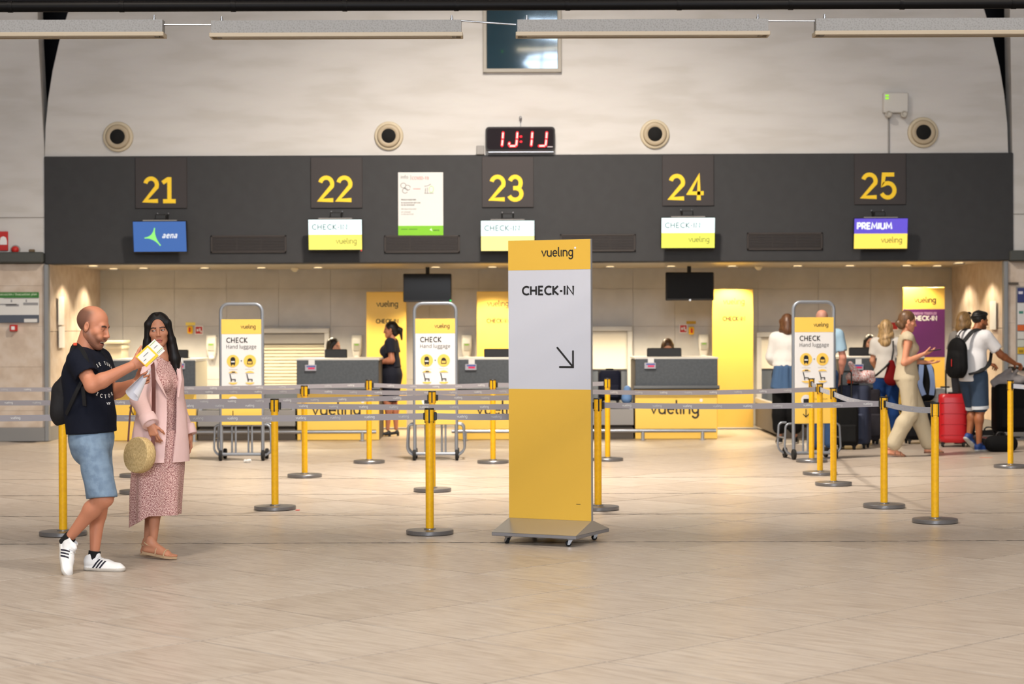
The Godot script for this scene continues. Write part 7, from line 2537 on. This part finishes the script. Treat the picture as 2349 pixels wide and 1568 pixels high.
# ---------------------------------------------------------------- the couple in front
func man_with_papers():
	var d := 13.1
	var base := fl(222, 1308)
	base.z = -d
	var q := func(u: float, v: float, dz := 0.0) -> Vector3: return pt(u, v, d - dz) - base      # dz: metres towards the camera
	var skin := Color(0.76, 0.51, 0.39)
	var f := Vector3(0.88, 0, 0.475).normalized()
	var j := {"k": 1.02, "fa": 1.08, "fl": 1.0, "fn": 1.12, "q": 0.8, "rc": 0.155, "rw": 0.142, "rp": 0.15, "bust": 0.0, "f": f, "hf": Vector3(0.94, -0.26, 0.2), "hu": Vector3(0.26, 0.96, 0.0),
		"pelvis": q.call(211, 1003), "waist": q.call(206, 940), "chest": q.call(198, 866), "neck": q.call(193, 806), "head": q.call(213.5, 748.5),
		"sh": [q.call(180, 825, 0.155), q.call(228, 823, -0.155)], "el": [q.call(211, 884, 0.25), q.call(256, 901, -0.12)], "wr": [q.call(304, 838, 0.26), q.call(312, 877, 0.04)],
		"hip": [q.call(208, 1018, 0.075), q.call(220, 1018, -0.075)], "kn": [q.call(239, 1142, 0.11), q.call(233, 1144, -0.09)], "an": [q.call(160, 1232, 0.03), q.call(217, 1266, -0.07)],
		"heel": [q.call(141, 1247, 0.0), q.call(194, 1310, -0.08)], "toe": [q.call(147, 1299, 0.12), q.call(289, 1312, 0.0)]}
	j.heel[1].y = 0.0
	j.toe[1].y = 0.0
	var t := person("smiling man with shaved head in navy t-shirt, denim shorts and white sneakers", base, 0)
	var ho := {"skin": skin, "hair": Color(0.24, 0.17, 0.15), "beard": 0.5, "smile": true, "shaved": 0.6}
	skin_body(t, j, ho, 0.0095, 0.0028, [[Vector3(1, 0.5, -0.1), Vector3(0.3, 0.3, -0.9), Vector3(-0.35, 1, 0.1), [0.55, 0.6, 0.62, 0.65, 0.25], 0.3], [Vector3(0.85, 0.35, 0.35), Vector3(-0.2, 0.2, 0.95), Vector3(-0.4, 0.9, 0.0), [0.7, 0.75, 0.8, 0.85, 0.5], 0.5]], true, 1.04)
	# t-shirt with its print
	var navy := cloth(Color(0.065, 0.08, 0.13), 0.85, 0.7)
	var hem: float = q.call(205, 992).y
	var s := field([j.neck, j.pelvis] + j.sh + j.el, 0.2, 0.009)
	torso(s, j, 0.016)
	s.cone(j.chest + f * 0.01, j.waist + f * 0.012, j.rc + 0.01, j.rw + 0.02, 0.05, squash(f, 0.84))
	s.cone(j.waist, q.call(211, 1010), j.rw + 0.02, j.rp + 0.017, 0.05, squash(f, 0.86))
	for i in 2:
		var a: Vector3 = j.sh[i]
		var b: Vector3 = j.el[i]
		var e := a.lerp(b, 0.62)
		s.cone(a, e, 0.07, 0.078, 0.04)
		var dn := (b - a).normalized()
		s.cone(e + dn * 0.072, e + dn * 0.15, 0.1, 0.1, 0.004, Basis.IDENTITY, true)
	s.cone(j.neck + Vector3(0.01, 0.0, 0), j.head, 0.066, 0.066, 0.008, Basis.IDENTITY, true)
	s.cut(Vector3(0.05, -1, 0).normalized(), Vector3(0, hem, 0))
	var shirt := garment(t, "t_shirt", s, navy)
	shirt_print(shirt, s, q, f)
	# denim shorts
	var r := [0.088, 0.076, 0.06, 0.04]
	s = field([j.waist, j.pelvis] + j.hip + j.kn, 0.17, 0.009)
	s.cone(q.call(209, 978), j.pelvis, j.rw + 0.004, j.rp + 0.004, 0.04, squash(f, 0.84))
	s.cone(j.pelvis - f * 0.02, j.pelvis - f * 0.02 + Vector3(0, -0.08, 0), 0.12, 0.11, 0.07)
	for i in 2:
		s.cone(j.hip[i], j.kn[i].lerp(j.hip[i], 0.04), 0.1, 0.083, 0.03)
		s.cone(j.hip[i].lerp(j.kn[i], 0.5) - f * 0.012, j.kn[i] - f * 0.012, 0.09, 0.086, 0.03)
	s.cut(Vector3(0.05, -1, 0.1).normalized(), q.call(232, 1141, 0.1))
	var den := cloth(Color(0.5, 0.585, 0.67), 0.9, 1.0)
	den.albedo_texture = noise_tex(0.015, 91, [[0.25, 0.5, 0.75], [Color(0.86, 0.87, 0.89), Color(0.94, 0.945, 0.955), Color(1, 1, 1)]], 512)
	garment(t, "shorts", s, den)
	# socks and sneakers
	for i in 2:
		var a: Vector3 = j.an[i]
		var up: Vector3 = (j.kn[i] - a).normalized()
		var st := stool()
		tube(st, [a - up * 0.06, a - up * 0.03, a + up * 0.004, a + up * 0.008], 0.04, 16)
		obj("sock", fin(st), mt(Color(0.03, 0.03, 0.035), 0.9), t)
	j.sup = [Vector3(0.85, 0.35, 0.45), Vector3.UP]
	for i in 2:
		var o := obj("sneaker", shoe("sneaker", 0.285 if i == 1 else 0.27, 0.0028, Color(0.9, 0.9, 0.9), Color(0.77, 0.75, 0.72), Color(0.06, 0.065, 0.14)), vcol(0.45), t)
		o.transform = shoe_xf(j.heel[i], j.toe[i], j.sup[i])
		var st := stool()
		for k in 4:
			var z := 0.105 + 0.02 * k
			var y := 0.092 - 0.011 * k
			tube(st, [Vector3(-0.026, y - 0.012, z), Vector3(-0.012, y, z + 0.006), Vector3(0.012, y, z + 0.002), Vector3(0.026, y - 0.012, z + 0.006)], 0.0035, 6)
		obj("lace", fin(st), M.white, o)
	# his backpack, its two straps and the loose end
	var bk := thing("backpack", "flat black backpack on the smiling man's back", "backpack", base + q.call(150, 905, -0.04))
	var o0: Vector3 = q.call(150, 905, -0.04)
	var z := func(u: float, v: float, dz := 0.0) -> Vector3: return q.call(u, v, dz) - o0
	s = field([z.call(120, 980), z.call(190, 830)], 0.2, 0.009)
	var side := f.cross(Vector3.UP).normalized()
	s.cone(z.call(158, 888, -0.02), z.call(152, 938, -0.02), 0.085, 0.12, 0.03, squash(f, 0.6))
	s.cone(z.call(142, 900, -0.02), z.call(144, 944, -0.02), 0.085, 0.1, 0.03, squash(f, 0.62))
	s.cone(z.call(163, 848, -0.02), z.call(155, 890, -0.02), 0.045, 0.09, 0.03, squash(f, 0.6))
	s.cut(Vector3(0.3, -1, 0).normalized(), z.call(150, 971))
	garment(bk, "bag_body", s, cloth(Color(0.13, 0.125, 0.13), 0.7, 0.9))
	var web := cloth(Color(0.12, 0.12, 0.125), 0.7, 0.4)
	var st := stool()
	flat_strap(st, [z.call(167, 852, 0.1), z.call(166, 812, 0.13), z.call(171, 792, 0.12), z.call(182, 800, 0.19), z.call(196, 824, 0.23), z.call(198, 850, 0.21)], 0.05)
	obj("strap", fin(st), web, bk)
	st = stool()
	flat_strap(st, [z.call(196, 862, 0.2), z.call(182, 884, 0.235), z.call(166, 918, 0.215), z.call(152, 950, 0.14)], 0.026)
	obj("strap", fin(st), web, bk)
	st = stool()
	flat_strap(st, [z.call(226, 808, -0.02), z.call(238, 822, -0.01), z.call(244, 845, -0.03)], 0.045)
	obj("strap", fin(st), web, bk)
	st = stool()
	flat_strap(st, [z.call(190, 886, 0.225), z.call(192, 905, 0.22), z.call(194, 930, 0.2)], 0.025)
	obj("loose_strap_end", fin(st), cloth(Color(0.14, 0.14, 0.145), 0.7, 0.4), bk)
	obj("orange_tag", bxm(Vector3(0.024, 0.018, 0.01), 0.003), mt(Color(0.85, 0.3, 0.16), 0.6), bk, z.call(172.5, 789, 0.16))
	papers(base, q)

func flat_strap(st: SurfaceTool, path: Array, w: float, thick := 0.006, toward := Vector3(-0.35, 0.25, 1)):
	var p := rounded(path, 0.05, 4)
	var rings := []
	for i in p.size():
		var t: Vector3 = (p[mini(i + 1, p.size() - 1)] - p[maxi(i - 1, 0)]).normalized()
		var a := t.cross(toward.normalized()).normalized()
		var b := a.cross(t)
		rings.append(PackedVector3Array([p[i] + a * w / 2 + b * thick / 2, p[i] - a * w / 2 + b * thick / 2, p[i] - a * w / 2 - b * thick / 2, p[i] + a * w / 2 - b * thick / 2]))
	loft(st, rings, true, true, -1)

# letters and shapes laid on the cloth: marched along the view ray of the chest onto the shirt's field
func shirt_print(shirt: Node, s: Sdf, q: Callable, f: Vector3):
	var n := Vector3(0.5, 0.05, 0.86).normalized()
	var right := Vector3.UP.cross(n).normalized()
	var up := n.cross(right)
	var c: Vector3 = q.call(229, 870)
	var put := func(x: float, y: float) -> Vector3:
		var p := c + right * x + up * y + n * 0.3
		for i in 60:
			var v := s.value(p)
			if v < 0.0008:
				break
			p -= n * clampf(v * 0.6, 0.001, 0.02)
		return p + n * 0.0025
	var white := mt(Color(0.85, 0.85, 0.85), 0.8)
	var ring_text := func(letters: String, r: float, a0: float, a1: float, inward: bool):
		for i in letters.length():
			if letters[i] == " ":
				continue
			var a := deg_to_rad(lerpf(a0, a1, float(i) / (letters.length() - 1)))
			var p: Vector3 = put.call(cos(a) * r, sin(a) * r)
			var e: Vector3 = put.call(cos(a) * r + 0.01, sin(a) * r)
			var g: Vector3 = put.call(cos(a) * r, sin(a) * r + 0.01)
			var ex := (e - p).normalized()
			var nn := ex.cross((g - p).normalized()).normalized()
			var holder := Node3D.new()
			var tilt := a - PI / 2 if not inward else a + PI / 2
			holder.transform = Transform3D(Basis(ex, nn.cross(ex), nn).orthonormalized() * Basis(Vector3.BACK, tilt), p)
			holder.name = "printed_letter"
			shirt.add_child(holder, true)
			text(holder, "letter", letters[i], Vector3(0, -0.011, 0.001), 0.024, 0.0, white, true)
	ring_text.call("IE TURE", 0.102, 123, 44, false)
	ring_text.call("VICTORY", 0.112, 222, 318, true)
	# the broken orange and white emblem between the two arcs
	for k in 2:
		var st := stool()
		var rows := [[[-0.045, 0.03], [-0.02, 0.045], [0.0, 0.022], [-0.01, 0.012], [0.02, 0.05], [0.036, 0.055], [0.018, 0.02], [0.0, 0.0], [-0.03, 0.012]], [[-0.065, 0.008], [-0.03, 0.014], [0.015, 0.004], [0.05, 0.012], [0.055, -0.015], [-0.06, -0.018]]]
		var poly := PackedVector2Array()
		for p in rows[k]:
			poly.append(Vector2(p[0], p[1]))
		var ix := Geometry2D.triangulate_polygon(poly)
		st.set_smooth_group(-1)
		var t := PackedVector3Array()
		for i in ix:
			t.append(put.call(poly[i].x, poly[i].y) + n * 0.001)
		shell(st, t, -1)
		obj("printed_emblem", fin(st), mt(Color(0.85, 0.5, 0.12), 0.8) if k == 0 else white, shirt)
	var ny := Node3D.new()
	ny.name = "printed_letter"
	var p: Vector3 = put.call(0.02, -0.165)
	ny.transform = Transform3D(Basis(right, up, n), p + n * 0.002)
	shirt.add_child(ny, true)
	text(ny, "letter", "NY", Vector3(0, 0, 0), 0.016, 0.0, white, true)

func papers(base: Vector3, q: Callable):
	# boarding cards in a yellow bordered folder
	var a: Vector3 = q.call(326, 827, 0.3)
	var b: Vector3 = q.call(360, 795, 0.26)
	var ax := (b - a).normalized()
	var n := Vector3(0.25, 0.35, 0.9).normalized()
	var ay := n.cross(ax).normalized()
	n = ax.cross(ay)
	var t := thing("boarding_cards", "yellow edged boarding card folder in the smiling man's near hand", "boarding cards", base + (a + b) / 2)
	t.basis = Basis(ax, ay, n)
	var l := 0.15
	obj("folder", bxm(Vector3(l * 0.72, 0.098, 0.005), 0.001, Vector3(-0.022, 0, 0)), mt(Color(0.95, 0.72, 0.12), 0.6), t)
	obj("inset", bxm(Vector3(l * 0.6, 0.068, 0.002), 0.0, Vector3(-0.026, 0.002, 0.0035)), M.paper, t)
	obj("card", bxm(Vector3(l * 0.8, 0.082, 0.0015), 0.0, Vector3(0.03, 0.006, -0.004)), M.paper, t)
	obj("card", bxm(Vector3(l * 0.8, 0.08, 0.0015), 0.0, Vector3(0.024, -0.012, -0.008)), M.paper, t)
	for y in [0.036, -0.028]:
		obj("green_stripe", bxm(Vector3(0.05, 0.005, 0.0006), 0.0, Vector3(0.062, y, -0.0028)), mt(Color(0.55, 0.65, 0.35), 0.6), t)
	for k in 3:
		obj("printed_line", bxm(Vector3([0.03, 0.04, 0.022][k], 0.004, 0.0006), 0.0, Vector3([0.06, -0.02, -0.05][k], [0.006, 0.012, -0.01][k], [-0.0028, 0.0048, 0.0048][k])), M.inkgrey, t)
	# the curled sheet hanging from the far hand
	var sh := thing("paper_sheet", "curled white sheet hanging from the smiling man's far hand", "paper sheet", base + q.call(330, 868, 0.13))
	var o: Vector3 = q.call(330, 868, 0.13)
	var top: Vector3 = q.call(342, 850, 0.12) - o
	var low: Vector3 = q.call(305, 903, 0.15) - o
	var axis := (low - top).normalized()
	var s1 := axis.cross(Vector3(0, 0.2, 1)).normalized()
	var s2 := axis.cross(s1)
	var st := stool()
	for shell_side in 2:
		var rings := []
		for i in 9:
			var e := i / 8.0
			var rr := lerpf(0.008, 0.05, e)
			var row := PackedVector3Array()
			for k in 19:
				var ang := deg_to_rad(-40.0 + 300.0 * k / 18.0)
				row.append(top + axis * (0.19 * e + 0.02 * sin(ang)) + (s1 * cos(ang) + s2 * sin(ang)) * (rr + 0.0006 * shell_side))
			rings.append(row)
		loft(st, rings, false, false)
	obj("sheet", fin(st), mt(Color(0.88, 0.88, 0.91), 0.7), sh)

func coat_rows(q: Callable, f: Vector3) -> Array:
	return []

func woman_in_coat():
	var d := 13.9
	var base := fl(352, 1273)
	base.z = -d
	var q := func(u: float, v: float, dz := 0.0) -> Vector3: return pt(u, v, d - dz) - base
	var skin := Color(0.73, 0.5, 0.385)
	var f := Vector3(0.75, 0, 0.66).normalized()
	var side := Vector3.UP.cross(f).normalized()       # to her left, away to the right of the picture
	var j := {"k": 0.98, "fa": 0.85, "fl": 0.92, "fn": 0.8, "q": 0.74, "rc": 0.128, "rw": 0.11, "rp": 0.15, "bust": 0.044, "bare": true, "f": f, "hf": Vector3(0.12, -0.02, 0.99), "hu": Vector3(-0.08, 1.0, 0.02),
		"pelvis": q.call(368, 1010), "waist": q.call(372, 945), "chest": q.call(374, 880), "neck": q.call(372, 818), "head": q.call(364, 757),
		"sh": [q.call(343, 838, 0.1), q.call(397, 838, -0.11)], "el": [q.call(320, 915, 0.15), q.call(410, 930, -0.2)], "wr": [q.call(345, 972, 0.26), q.call(435, 1001, -0.16)],
		"hip": [q.call(355, 1020, 0.06), q.call(382, 1020, -0.06)], "kn": [q.call(362, 1140, 0.07), q.call(358, 1140, -0.08)], "an": [q.call(352, 1236, 0.07), q.call(338, 1250, -0.12)],
		"heel": [q.call(329, 1256, 0.05), q.call(326, 1268, -0.16)], "toe": [q.call(402, 1272, 0.16), q.call(388, 1268, -0.02)]}
	j.heel[0].y = 0.035
	j.toe[0].y = 0.004
	j.heel[1].y = 0.0
	j.toe[1].y = 0.0
	var t := person("woman with long straight black hair in a pale pink coat and patterned dress", base, 0)
	var ho := {"skin": skin, "hair": Color(0.06, 0.045, 0.04), "fem": 1.0, "gaze": -1.0}
	skin_body(t, j, ho, 0.0095, 0.0027, [[Vector3(0.32, -1.0, 0.08), Vector3(-0.35, -0.1, -0.9), Vector3(0.9, 0.3, 0.2), [0.42, 0.45, 0.46, 0.5, 0.6], 0.7], [Vector3(0.1, -1, 0.15), Vector3(-0.6, 0, -0.6), Vector3(0.3, 0, 0.9), [0.4, 0.42, 0.45, 0.5, 0.3]]], true, 0.95)
	# the dress
	var floral := mt(Color(1, 1, 1), 0.85)
	tri_tex(floral, noise_tex(0.09, 55, [[0.0, 0.44, 0.5, 0.56, 1.0], [Color(0.48, 0.26, 0.27), Color(0.56, 0.34, 0.34), Color(0.8, 0.62, 0.59), Color(0.89, 0.76, 0.73), Color(0.92, 0.82, 0.78)]], 512), 2.2)
	var s := field([j.neck, j.pelvis] + j.sh, 0.17, 0.0095)
	torso(s, j, 0.008, j.bust)
	s.cone(j.neck, j.head, 0.062, 0.062, 0.008, Basis.IDENTITY, true)
	for i in 2:
		s.cone(j.sh[i], j.el[i], 0.06, 0.06, 0.01, Basis.IDENTITY, true)
	garment(t, "dress_top", s, floral)
	var st := stool()
	var rows := [[985, 370, 0.165, 0.13], [1030, 368, 0.185, 0.15], [1080, 364, 0.19, 0.165], [1130, 360, 0.185, 0.17], [1178, 357, 0.178, 0.175]]
	for layer in 2:
		var rings := []
		for i in rows.size():
			var r = rows[i]
			var c: Vector3 = q.call(r[1], r[0])
			var row := PackedVector3Array()
			for k in 48:
				var a := TAU * k / 48
				var w := 1.0 + (0.02 + 0.012 * i) * sin(a * 5.0 + 0.7) + 0.015 * i * sin(a * 9.0 + i * 0.3)
				var p: Vector3 = c + (side * cos(a) * r[2] + f * sin(a) * r[3]) * w * (1.0 - 0.012 * layer)
				if i == rows.size() - 1:       # longer at the back left
					p.y -= 0.07 * maxf(0.0, -p.normalized().dot(Vector3(1, 0, 0)) + (c - p).dot(Vector3(5, 0, 0)))
				row.append(p)
			rings.append(row)
		loft(st, rings, true, false)
	obj("dress_skirt", fin(st), floral, t)
	# the open coat: a shell round the back with two front edges
	var pink := cloth(Color(0.89, 0.76, 0.75), 0.9, 0.35)
	var cr := [[819, 372, 0.07, 0.06, 80, 60], [829, 372, 0.115, 0.075, 66, 34], [843, 372, 0.148, 0.094, 50, 22], [870, 371, 0.166, 0.128, 37, 17], [910, 371, 0.164, 0.135, 21, 10], [950, 370, 0.182, 0.152, 21, 5], [990, 368, 0.196, 0.172, 23, 0], [1030, 367, 0.208, 0.185, 26, -7], [1057, 366, 0.213, 0.19, 27, -10]]
	st = stool()
	var edges := [[], []]
	var outer := []
	var inner := []
	for r in cr:
		var c: Vector3 = q.call(r[1], r[0])
		var ro := PackedVector3Array()
		var ri := PackedVector3Array()
		for k in 57:
			var a := deg_to_rad(lerpf(float(r[4]), 360.0 - float(r[5]), k / 56.0))
			# a = 0 looks forward, growing towards her right hand
			var dirv: Vector3 = f * cos(a) * r[3] - side * sin(a) * r[2]
			var w := 1.0 + 0.018 * sin(a * 7.0) * clampf((r[0] - 860) / 150.0, 0, 1)
			ro.append(c + dirv * w)
			ri.append(c + dirv * (w - 0.045))
		outer.append(ro)
		inner.append(ri)
		edges[0].append(ro[0])
		edges[1].append(ro[56])
	loft(st, outer, false, false)
	var rim := []
	for i in cr.size():
		rim.append(PackedVector3Array([outer[i][0], inner[i][0]]))
	loft(st, rim, false, false, -1)
	rim = []
	for i in cr.size():
		rim.append(PackedVector3Array([outer[i][56], inner[i][56]]))
	loft(st, rim, false, false, -1)
	loft(st, [outer[-1], inner[-1]], false, false, -1)
	loft(st, inner, false, false)
	obj("coat", fin(st), pink, t)
	for e in 2:       # lapels folded back along both front edges
		st = stool()
		var rings := []
		for i in 5:
			var p: Vector3 = edges[e][i]
			var w: float = [0.028, 0.04, 0.042, 0.03, 0.003][i] * (1.0 if e == 0 else 0.45)
			var along := (-side if e == 0 else side)
			var outw: Vector3 = (p - q.call(372, cr[i][0])).normalized()
			outw.y = 0
			rings.append(PackedVector3Array([p + outw * 0.006 - along * 0.004, p + outw * 0.012 + along * w, p + outw * 0.004 + along * w, p - outw * 0.002]))
		loft(st, rings, true, true, -1)
		obj("lapel", fin(st), pink, t)
	# sleeves with turned-up cuffs
	for i in 2:
		var sl := field([j.sh[i], j.el[i], j.wr[i]], 0.13, 0.0095)
		var cuff: Vector3 = j.el[i].lerp(j.wr[i], 0.86 if i == 0 else 0.8)
		sl.cone(j.sh[i], j.el[i], 0.062, 0.06 if i == 0 else 0.045, 0.03)
		sl.cone(j.el[i], cuff, 0.06 if i == 0 else 0.045, 0.052 if i == 0 else 0.04, 0.03)
		garment(t, "sleeve", sl, pink)
		var up: Vector3 = (j.el[i] - j.wr[i]).normalized()
		st = stool()
		lathe(st, [[0.046, -0.012], [0.055, -0.016], [0.059, -0.01], [0.061, 0.055], [0.05, 0.06]], 24, false, Transform3D(Basis(Quaternion(Vector3.UP, up)), cuff - up * 0.02))
		obj("cuff", fin(st), pink, t)
	# hair: a cap with a middle parting and long straight falls on both sides
	var hb := Transform3D(face_basis(j.hf, j.hu) * Basis.from_scale(Vector3.ONE * 0.93), j.head)
	s = Sdf.new(Vector3(-0.18, -0.42, -0.17), Vector3(0.18, 0.16, 0.13), 0.0055)
	s.ell(Vector3(0, 0.044, -0.02), Vector3(0.088, 0.092, 0.104), 0.01)
	s.cone(Vector3(0, 0.0, -0.06), Vector3(0, -0.25, -0.075), 0.085, 0.09, 0.03, squash(Vector3.BACK, 0.55))
	for x in [-1.0, 1.0]:
		s.cone(Vector3(0.022 * x, 0.107, 0.03), Vector3(0.07 * x, 0.05, 0.04), 0.02, 0.022, 0.03)
		s.cone(Vector3(0.074 * x, 0.05, 0.035), Vector3(0.087 * x, -0.08, 0.02), 0.024, 0.026, 0.02)
		s.cone(Vector3(0.09 * x, -0.08, 0.02), Vector3((0.115 if x < 0 else 0.1) * x, -0.22, 0.02), 0.03, 0.04, 0.02, squash(Vector3.BACK, 0.8))
		s.cone(Vector3((0.115 if x < 0 else 0.1) * x, -0.22, 0.02), Vector3(0.11 * x, -0.34, 0.03), 0.04, 0.018, 0.02, squash(Vector3.BACK, 0.7))
	s.ell(Vector3(0, -0.03, 0.1), Vector3(0.066, 0.122, 0.075), 0.008, Basis.IDENTITY, true)
	s.cone(Vector3(0, 0.14, -0.03), Vector3(0, 0.115, 0.08), 0.006, 0.008, 0.012, Basis.IDENTITY, true)
	s.cone(Vector3(0, -0.1, 0.07), Vector3(0, -0.32, 0.09), 0.06, 0.062, 0.01, Basis.IDENTITY, true)
	var acc := NetMesh.new()
	acc.add(s, hb)
	var hm := tri_tex(mt(Color(0.16, 0.125, 0.115), 0.5, 0.0, 0.4), noise_tex(0.06, 62, [[0.3, 0.7], [Color(0.1, 0.08, 0.08), Color(0.75, 0.66, 0.62)]], 512, 0.0, Vector2(1, 16)), 3.0)
	obj("hair", acc.mesh(), hm, t)
	st = stool()
	ball(st, hb * Vector3(-0.082, -0.05, 0.0), Vector3.ONE * 0.005, 8, 6)
	obj("earring", fin(st), M.steel, t)
	sandals(t, j, Color(0.72, 0.6, 0.47))
	# the straw bag on its long strap
	var bag := thing("straw_bag", "round woven straw bag hanging at the woman's hip", "bag", base + q.call(318, 1043, 0.3))
	var ax := Vector3(-0.62, 0.12, 0.78).normalized()
	var bx := Transform3D(Basis(Quaternion(Vector3.UP, ax)), Vector3.ZERO)
	st = stool()
	var prof := [[0.06, -0.06], [0.11, -0.055], [0.121, -0.03], [0.122, 0.01], [0.119, 0.022]]
	var r0 := 0.116
	while r0 > 0.012:       # coils of straw on the face
		prof.append([r0, 0.031 + 0.006 * (1.0 - r0 / 0.12)])
		prof.append([r0 - 0.0045, 0.025 + 0.006 * (1.0 - r0 / 0.12)])
		r0 -= 0.009
	prof.append([0.001, 0.034])
	lathe(st, prof, 48, false, bx)
	var straw := tri_tex(mt(Color(1, 1, 1), 0.85), noise_tex(0.1, 66, [[0.2, 0.5, 0.8], [Color(0.7, 0.58, 0.38), Color(0.8, 0.69, 0.48), Color(0.88, 0.78, 0.58)]], 256, 0.0, Vector2(1, 4)), 5.0)
	obj("basket", fin(st), straw, bag)
	var bo: Vector3 = q.call(318, 1043, 0.3)
	st = stool()
	flat_strap(st, [q.call(349, 1036, 0.3) - bo, q.call(352, 1000, 0.27) - bo, q.call(352.5, 930, 0.235) - bo, q.call(352.5, 870, 0.215) - bo, q.call(350, 832, 0.16) - bo, q.call(346, 816, 0.05) - bo], 0.026, 0.004, Vector3(0, 0, 1))
	obj("strap", fin(st), mt(Color(0.36, 0.16, 0.12), 0.6), bag)
	st = stool()
	flat_strap(st, [q.call(294, 1012, 0.26) - bo, q.call(296, 980, 0.2) - bo, q.call(299, 940, 0.12) - bo, q.call(312, 880, -0.02) - bo], 0.012, 0.004, Vector3(0, 0, 1))
	obj("strap", fin(st), mt(Color(0.36, 0.16, 0.12), 0.6), bag)
